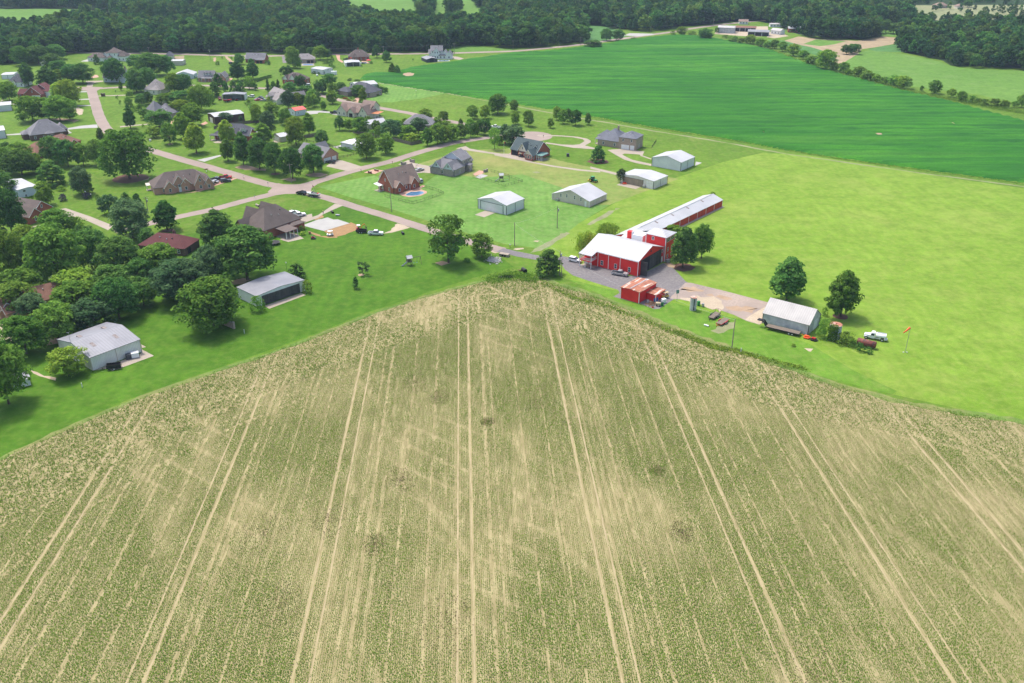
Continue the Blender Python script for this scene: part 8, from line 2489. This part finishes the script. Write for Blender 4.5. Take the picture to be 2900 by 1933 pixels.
def brick_wall(label, c, a, b_, h, m='brick_dark', w=0.35, caps=True):
    A, B = PG(c, *a), PG(c, *b_)
    d = B - A
    L = d.length
    root = empty('garden_wall', A, math.atan2(d.y, d.x))
    tag(root, label, 'wall')
    MB().box(0.3, -w / 2, 0, L - 0.3, w / 2, h).build('wall_body', m, root)
    MB().box(0.3, -w / 2 - 0.05, h, L - 0.3, w / 2 + 0.05, h + 0.1).build('coping', 'stone_grey', root)
    for x in (0, L - 0.6):
        MB().box(x, -0.3, 0, x + 0.6, 0.3, h + 0.3).build('pillar', m, root)
        MB().box(x - 0.05, -0.35, h + 0.3, x + 0.65, 0.35, h + 0.4).build('pillar_cap', 'stone_grey', root)


brick_wall('brick garden wall beside the bright spreading tree', 'o', (505, 850), (645, 905), 1.9, 'brick_tan')
brick_wall('left stone gate wall of the stone house drive', 'g', (532, 1042), (590, 1050), 1.3, 'stone_grey')
brick_wall('right stone gate wall of the stone house drive', 'g', (634, 1010), (682, 1022), 1.3, 'stone_grey')
brick_wall('dark low wall sign left of the red brick house drive', 'g', (168, 1135), (205, 1142), 0.7, 'brick_red')
brick_wall('dark low wall sign right of the red brick house drive', 'g', (240, 1110), (280, 1118), 0.6, 'brick_red')
brick_wall('dark brown entrance sign wall beside the upper street', 'z2', (682, 1272), (770, 1272), 1.8, 'brick_dark')
brick_wall('stone patio wall right of the stone house', 'g', (1450, 1130), (1492, 1118), 1.1, 'stone_grey')


# ------------------------------------------------------------------ pools, play equipment
def pool(label, pts_xy, coping, water='pool_water'):
    cx_, cy_ = sum(p[0] for p in pts_xy) / len(pts_xy), sum(p[1] for p in pts_xy) / len(pts_xy)
    root = empty('swimming_pool', (cx_, cy_))
    tag(root, label, 'pool')
    n = len(pts_xy)
    q = [Vector((p[0] - cx_, p[1] - cy_)) for p in pts_xy]
    b = MB()
    for k in range(n):
        t = (q[(k + 1) % n] - q[k - 1]).normalized()
        nn = Vector((t.y, -t.x))
        b.v += [(*q[k], 0.05), (*q[k], 0.12), (*(q[k] + nn * 0.4), 0.12), (*(q[k] + nn * 0.4), 0.02)]
    b.f += [(4 * k + j, 4 * k + j + 1, 4 * ((k + 1) % n) + j + 1, 4 * ((k + 1) % n) + j) for k in range(n) for j in range(3)]
    b.build('coping', coping, root)
    MB().quad(*[(*p, 0.07) for p in q]).build('water', water, root)


def blob(c, pts, n=5):
    q = [PG(c, *p) for p in pts]
    q = q + q[:3]
    ln = smooth_line(q, n)
    return [tuple(p) for p in ln[n:-n]]


pool('kidney-shaped pool behind the red brick house', blob('y3', [(440, 445), (520, 450), (590, 438), (632, 418), (600, 402), (540, 408), (490, 410), (450, 428)]), 'concrete_new')
pool('rectangular pool with blue cover behind the tan house', [tuple(PG('z4', *q)) for q in ((1235, 497), (1460, 503), (1450, 478), (1250, 478))], 'concrete_new', 'paint_blue')
pool('pool with pale deck beside the white farmhouse', [tuple(PG('z5', *q)) for q in ((1775, 370), (1950, 366), (1940, 354), (1780, 355))], 'concrete_new')
pool('small pool behind the dark-doored far garage', [tuple(PG('z5', *q)) for q in ((485, 408), (580, 408), (575, 388), (490, 386))], 'concrete_new')
for k, (x, y, t) in enumerate(((340, 360, 'left'), (612, 400, 'right'))):
    root = empty('parasol', PG('z5', x, y))
    tag(root, f'red parasol by the small far pool, {t} one', 'parasol')
    MB().tube([(0, 0, 0), (0, 0, 2.6)], 0.05, 5).build('pole', 'wood_brown', root)
    MB().lathe([(2.2, 2.3), (1.2, 2.75), (0.1, 3.05)], 8).build('canopy', 'red_fabric', root)


def trampoline():
    root = empty('trampoline', PG('j', 1087, 945))
    tag(root, 'round black trampoline behind the brown-roofed house', 'trampoline')
    MB().lathe([(1.95, 0.86), (1.95, 0.9)], 24).build('mat', 'black_metal', root)
    b = MB()
    k = 24
    for rr, z in ((1.95, 0.92), (2.2, 0.95), (2.2, 0.86), (1.95, 0.84)):
        b.v += [(rr * math.cos(j * math.tau / k), rr * math.sin(j * math.tau / k), z) for j in range(k)]
    b.f += [(i * k + j, i * k + (j + 1) % k, ((i + 1) % 4) * k + (j + 1) % k, ((i + 1) % 4) * k + j) for i in range(4) for j in range(k)]
    b.build('pad', 'dark_door', root)
    for j in range(6):
        a = j * math.tau / 6
        MB().tube([(2.1 * math.cos(a), 2.1 * math.sin(a), 0.88), (2.1 * math.cos(a), 2.1 * math.sin(a), 0)], 0.04, 5).build('leg', 'steel', root)


trampoline()


def playset(label, c, x, y, rz, beam=3.5, slide=True):
    root = empty('playset', PG(c, x, y), rz)
    tag(root, label, 'playset')
    for (a, b_) in ((-0.8, -0.8), (0.8, -0.8), (-0.8, 0.8), (0.8, 0.8)):
        MB().box(a - 0.07, b_ - 0.07, 0, a + 0.07, b_ + 0.07, 3.0).build('post', 'wood_grey', root)
    MB().box(-0.85, -0.85, 1.3, 0.85, 0.85, 1.4).build('platform', 'wood_grey', root)
    for (x0, y0, x1, y1) in ((-0.8, -0.84, 0.8, -0.78), (-0.84, -0.8, -0.78, 0.8), (-0.8, 0.78, 0.8, 0.84)):
        MB().box(x0, y0, 1.42, x1, y1, 2.0).build('side_panel', 'wood_grey', root)
    roof_gable(-0.9, 0.9, -0.9, 0.9, 2.95, 0.7, 'x', 0.2, 0.08).build('roof', 'weathered_siding', root)
    MB().tube([(0.8, 0, 2.7), (0.8 + beam, 0, 2.7)], 0.08, 6).build('swing_beam', 'wood_grey', root)
    for s in (-1, 1):
        MB().tube([(0.8 + beam, 0, 2.7), (0.8 + beam, s * 1.0, 0)], 0.06, 6).build('leg', 'wood_grey', root)
    for k in range(2):
        xx = 1.7 + k * 1.2
        sw = MB().tube([(xx - 0.2, 0, 2.65), (xx - 0.2, 0, 0.6)], 0.015, 4).tube([(xx + 0.2, 0, 2.65), (xx + 0.2, 0, 0.6)], 0.015, 4).build('swing_rope', 'black_metal', root)
        MB().box(xx - 0.25, -0.1, 0.55, xx + 0.25, 0.1, 0.6).build('swing_seat', 'paint_blue', sw)
    if slide:
        MB().prism([(-0.85, -0.3, 1.4), (-2.6, -0.3, 0.2), (-3.0, -0.3, 0.2), (-3.0, -0.3, 0.1), (-2.55, -0.3, 0.1), (-0.85, -0.3, 1.28)], (0, 0.6, 0)).build('slide', 'paint_navy', root)


playset('grey wooden playset with swings on the open lawn', 'k', 625, 1372, R(25))
playset('grey wooden playset inside the dark iron fence', 'g', 1645, 1222, R(10), 3.0)


def person(label, xy, top, z=0.0, rz=0.0):
    """standing figure grown from a jointed skeleton; head with face, hair, hands with fingers"""
    J = {'pel': (0, 0, .95, .14, .11), 'wst': (0, 0, 1.1, .13, .1), 'chs': (0, 0, 1.32, .165, .11), 'nck': (0, .0, 1.5, .06, .06), 'hd0': (0, -.01, 1.58, .075, .085), 'hd1': (0, -.01, 1.68, .078, .095), 'hd2': (0, 0, 1.75, .05, .06)}
    E = [('pel', 'wst'), ('wst', 'chs'), ('chs', 'nck'), ('nck', 'hd0'), ('hd0', 'hd1'), ('hd1', 'hd2')]
    for s, t in ((-1, 'l'), (1, 'r')):
        J['sh' + t] = (s * .19, 0, 1.43, .06, .06)
        J['el' + t] = (s * .25, .03, 1.15, .045, .045)
        J['wr' + t] = (s * .24, -.1, .93, .03, .03)
        J['pa' + t] = (s * .23, -.13, .86, .035, .02)
        E += [('chs', 'sh' + t), ('sh' + t, 'el' + t), ('el' + t, 'wr' + t), ('wr' + t, 'pa' + t)]
        for f in range(4):
            k = f'f{f}{t}'
            J[k] = (s * (.205 + .018 * f), -.145, .80 - .01 * (f in (1, 2)), .009, .009)
            J[k + 'b'] = (s * (.2 + .018 * f), -.165, .76 - .012 * (f in (1, 2)), .008, .008)
            E += [('pa' + t, k), (k, k + 'b')]
        J['th' + t] = (s * .2, -.17, .85, .01, .01)
        E += [('wr' + t, 'th' + t)]
        J['hp' + t] = (s * .1, 0, .88, .09, .09)
        J['kn' + t] = (s * .11, -.03, .5, .06, .06)
        J['an' + t] = (s * .11, .02, .09, .04, .045)
        J['to' + t] = (s * .12, -.14, .04, .04, .03)
        E += [('pel', 'hp' + t), ('hp' + t, 'kn' + t), ('kn' + t, 'an' + t), ('an' + t, 'to' + t)]
    ks = list(J)
    me = bpy.data.meshes.new('body')
    me.from_pydata([J[k][:3] for k in ks], [(ks.index(a), ks.index(b_)) for a, b_ in E], [])
    root = empty('person', xy, rz, z)
    tag(root, label, 'person')
    o = link('body', me, None, root)
    md = o.modifiers.new('skin', 'SKIN')
    sk = me.skin_vertices[0].data if me.skin_vertices else None
    if sk is None:
        me.attributes.new
    for i, k in enumerate(ks):
        if me.skin_vertices:
            me.skin_vertices[0].data[i].radius = J[k][3:5]
            me.skin_vertices[0].data[i].use_root = k == 'pel'
    o.modifiers.new('smooth', 'SUBSURF').levels = 1
    for m_ in ('skin', 'denim'):
        me.materials.append(MATS[m_])
    MB().lathe([(0.155, 1.0), (0.175, 1.2), (0.2, 1.35), (0.17, 1.45), (0.08, 1.5)], 12).build('shirt', top, root)
    MB().lathe([(0.165, 0.98), (0.17, 0.9), (0.16, 0.84)], 12).build('trouser_waist', 'denim', root)
    for s in (-.105, .105):
        MB().tube([(s * .95, 0, .9), (s * 1.05, -.02, .5), (s * 1.05, .01, .1)], 0.1, 8, 0.065).build('trouser_leg', 'denim', root)
    MB().lathe([(0.092, 1.66), (0.1, 1.72), (0.075, 1.8), (0.02, 1.82)], 12, 0, 0.01).build('hair', 'hair', root)
    for s in (-.03, .03):
        MB().lathe([(0.006, 1.665), (0.012, 1.672), (0.006, 1.68)], 6, s, -0.1).build('eye', 'hair', root)
    MB().prism([(-.012, -.1, 1.63), (.012, -.1, 1.63), (0, -.1, 1.67)], (0, -.02, 0)).build('nose', 'skin', root)
    return root


person('worker in a bright yellow-green vest standing on the concrete drive', PG('y7', 362, 118), 'hi_vis', 0.05, R(30))
person('person in a light shirt standing in the open hangar mouth', PG('z8', 540, 345), 'shirt', 0.0, R(-20))

# flagpole and small lawn things
root = empty('flagpole', PG('y4', 122, 470))
tag(root, 'white flagpole with red and white flag by the green-roofed house', 'flagpole')
MB().tube([(0, 0, 0), (0, 0, 6.5)], 0.05, 6, 0.03).build('pole', 'white_paint', root)
fl = MB()
for k in range(6):
    fl.prism([(0.04, 0.0, 6.3 - 0.12 * k), (0.55, 0.12, 6.1 - 0.12 * k), (0.55, 0.12, 5.99 - 0.12 * k), (0.04, 0, 6.19 - 0.12 * k)], (0, 0.02, 0))
fl.build('flag', 'red_fabric', root)
root = empty('basketball_hoop', PG('g', 700, 1118))
tag(root, 'basketball hoop stand beside the silver car', 'hoop')
MB().tube([(0, 0, 0), (0, 0, 3.0), (0.6, 0, 3.4)], 0.07, 6).build('post', 'black_metal', root)
MB().box(0.6, -0.8, 2.9, 0.66, 0.8, 3.9).build('backboard', 'hub_white', root)
MB().lathe([(0.24, 3.03), (0.26, 3.05), (0.24, 3.07)], 10, 0.95, 0).build('rim', 'paint_orange', root)
for k, (c, x, y, t) in enumerate((('k', 1860, 1438, 'beside the ditch weeds'), ('f', 330, 1095, 'beside the curving road'))):
    root = empty('brush_pile', PG(c, x, y))
    tag(root, 'brown brush pile ' + t, 'brush')
    b = MB()
    for j in range(40):
        a, z = random.uniform(0, 6.28), random.uniform(0.05, 0.5)
        r_ = random.uniform(0.2, 1.2)
        b.tube([(0, 0, z), (r_ * math.cos(a), r_ * math.sin(a), z * 0.6)], 0.04, 4)
    b.build('branches', 'wood_brown', root)['kind'] = 'stuff'
for (c, x, y, t) in (('f', 575, 1012, 'first'), ('z7', 1420, 1200, 'second'), ('z7', 1700, 1515, 'third'), ('z7', 1120, 1318, 'fourth')):
    pass
for (c, x, y, r_) in (('z7', 1420, 1195, 0.9), ('z7', 1700, 1516, 1.0), ('z7', 1120, 1316, 1.6), ('i', 1862, 792, 2.4), ('h', 865, 608, 5.4), ('e', 1440, 1196, 8.0), ('f', 1097, 1144, 2.2), ('j', 2050, 1285, 1.2), ('m', 1910, 512, 2.4), ('l', 1710, 1005, 4.0)):
    q = PG(c, x, y)
    sheet('mulch_ring', [(q.x + r_ * math.cos(k * math.tau / 14) * random.uniform(.85, 1.1), q.y + r_ * math.sin(k * math.tau / 14) * random.uniform(.85, 1.1)) for k in range(14)], 0.022, 'mulch' if r_ > 2 else 'bare_earth', px=False)

# ------------------------------------------------------------------ air
hz = MB().box(-2700, -320, -1.0, 2700, 4300, 125.0).mesh('haze')
hm = bpy.data.materials.new('haze_air')
hm.use_nodes = True
hn = hm.node_tree
hn.nodes.remove(hn.nodes['Principled BSDF'])
pv = hn.nodes.new('ShaderNodeVolumePrincipled')
pv.inputs['Color'].default_value = (0.6, 0.78, 1.0, 1)
pv.inputs['Density'].default_value = 0.00008
pv.inputs['Anisotropy'].default_value = 0.1
hn.links.new(pv.outputs[0], hn.nodes['Material Output'].inputs['Volume'])
MATS['haze_air'] = hm
ho = link('haze', hz, 'haze_air')
tag(ho, 'thin blue summer haze over the whole valley', 'haze', kind='stuff')
print('crop', N_CROP, 'trees', N_TREES, 'wood', N_WOOD)
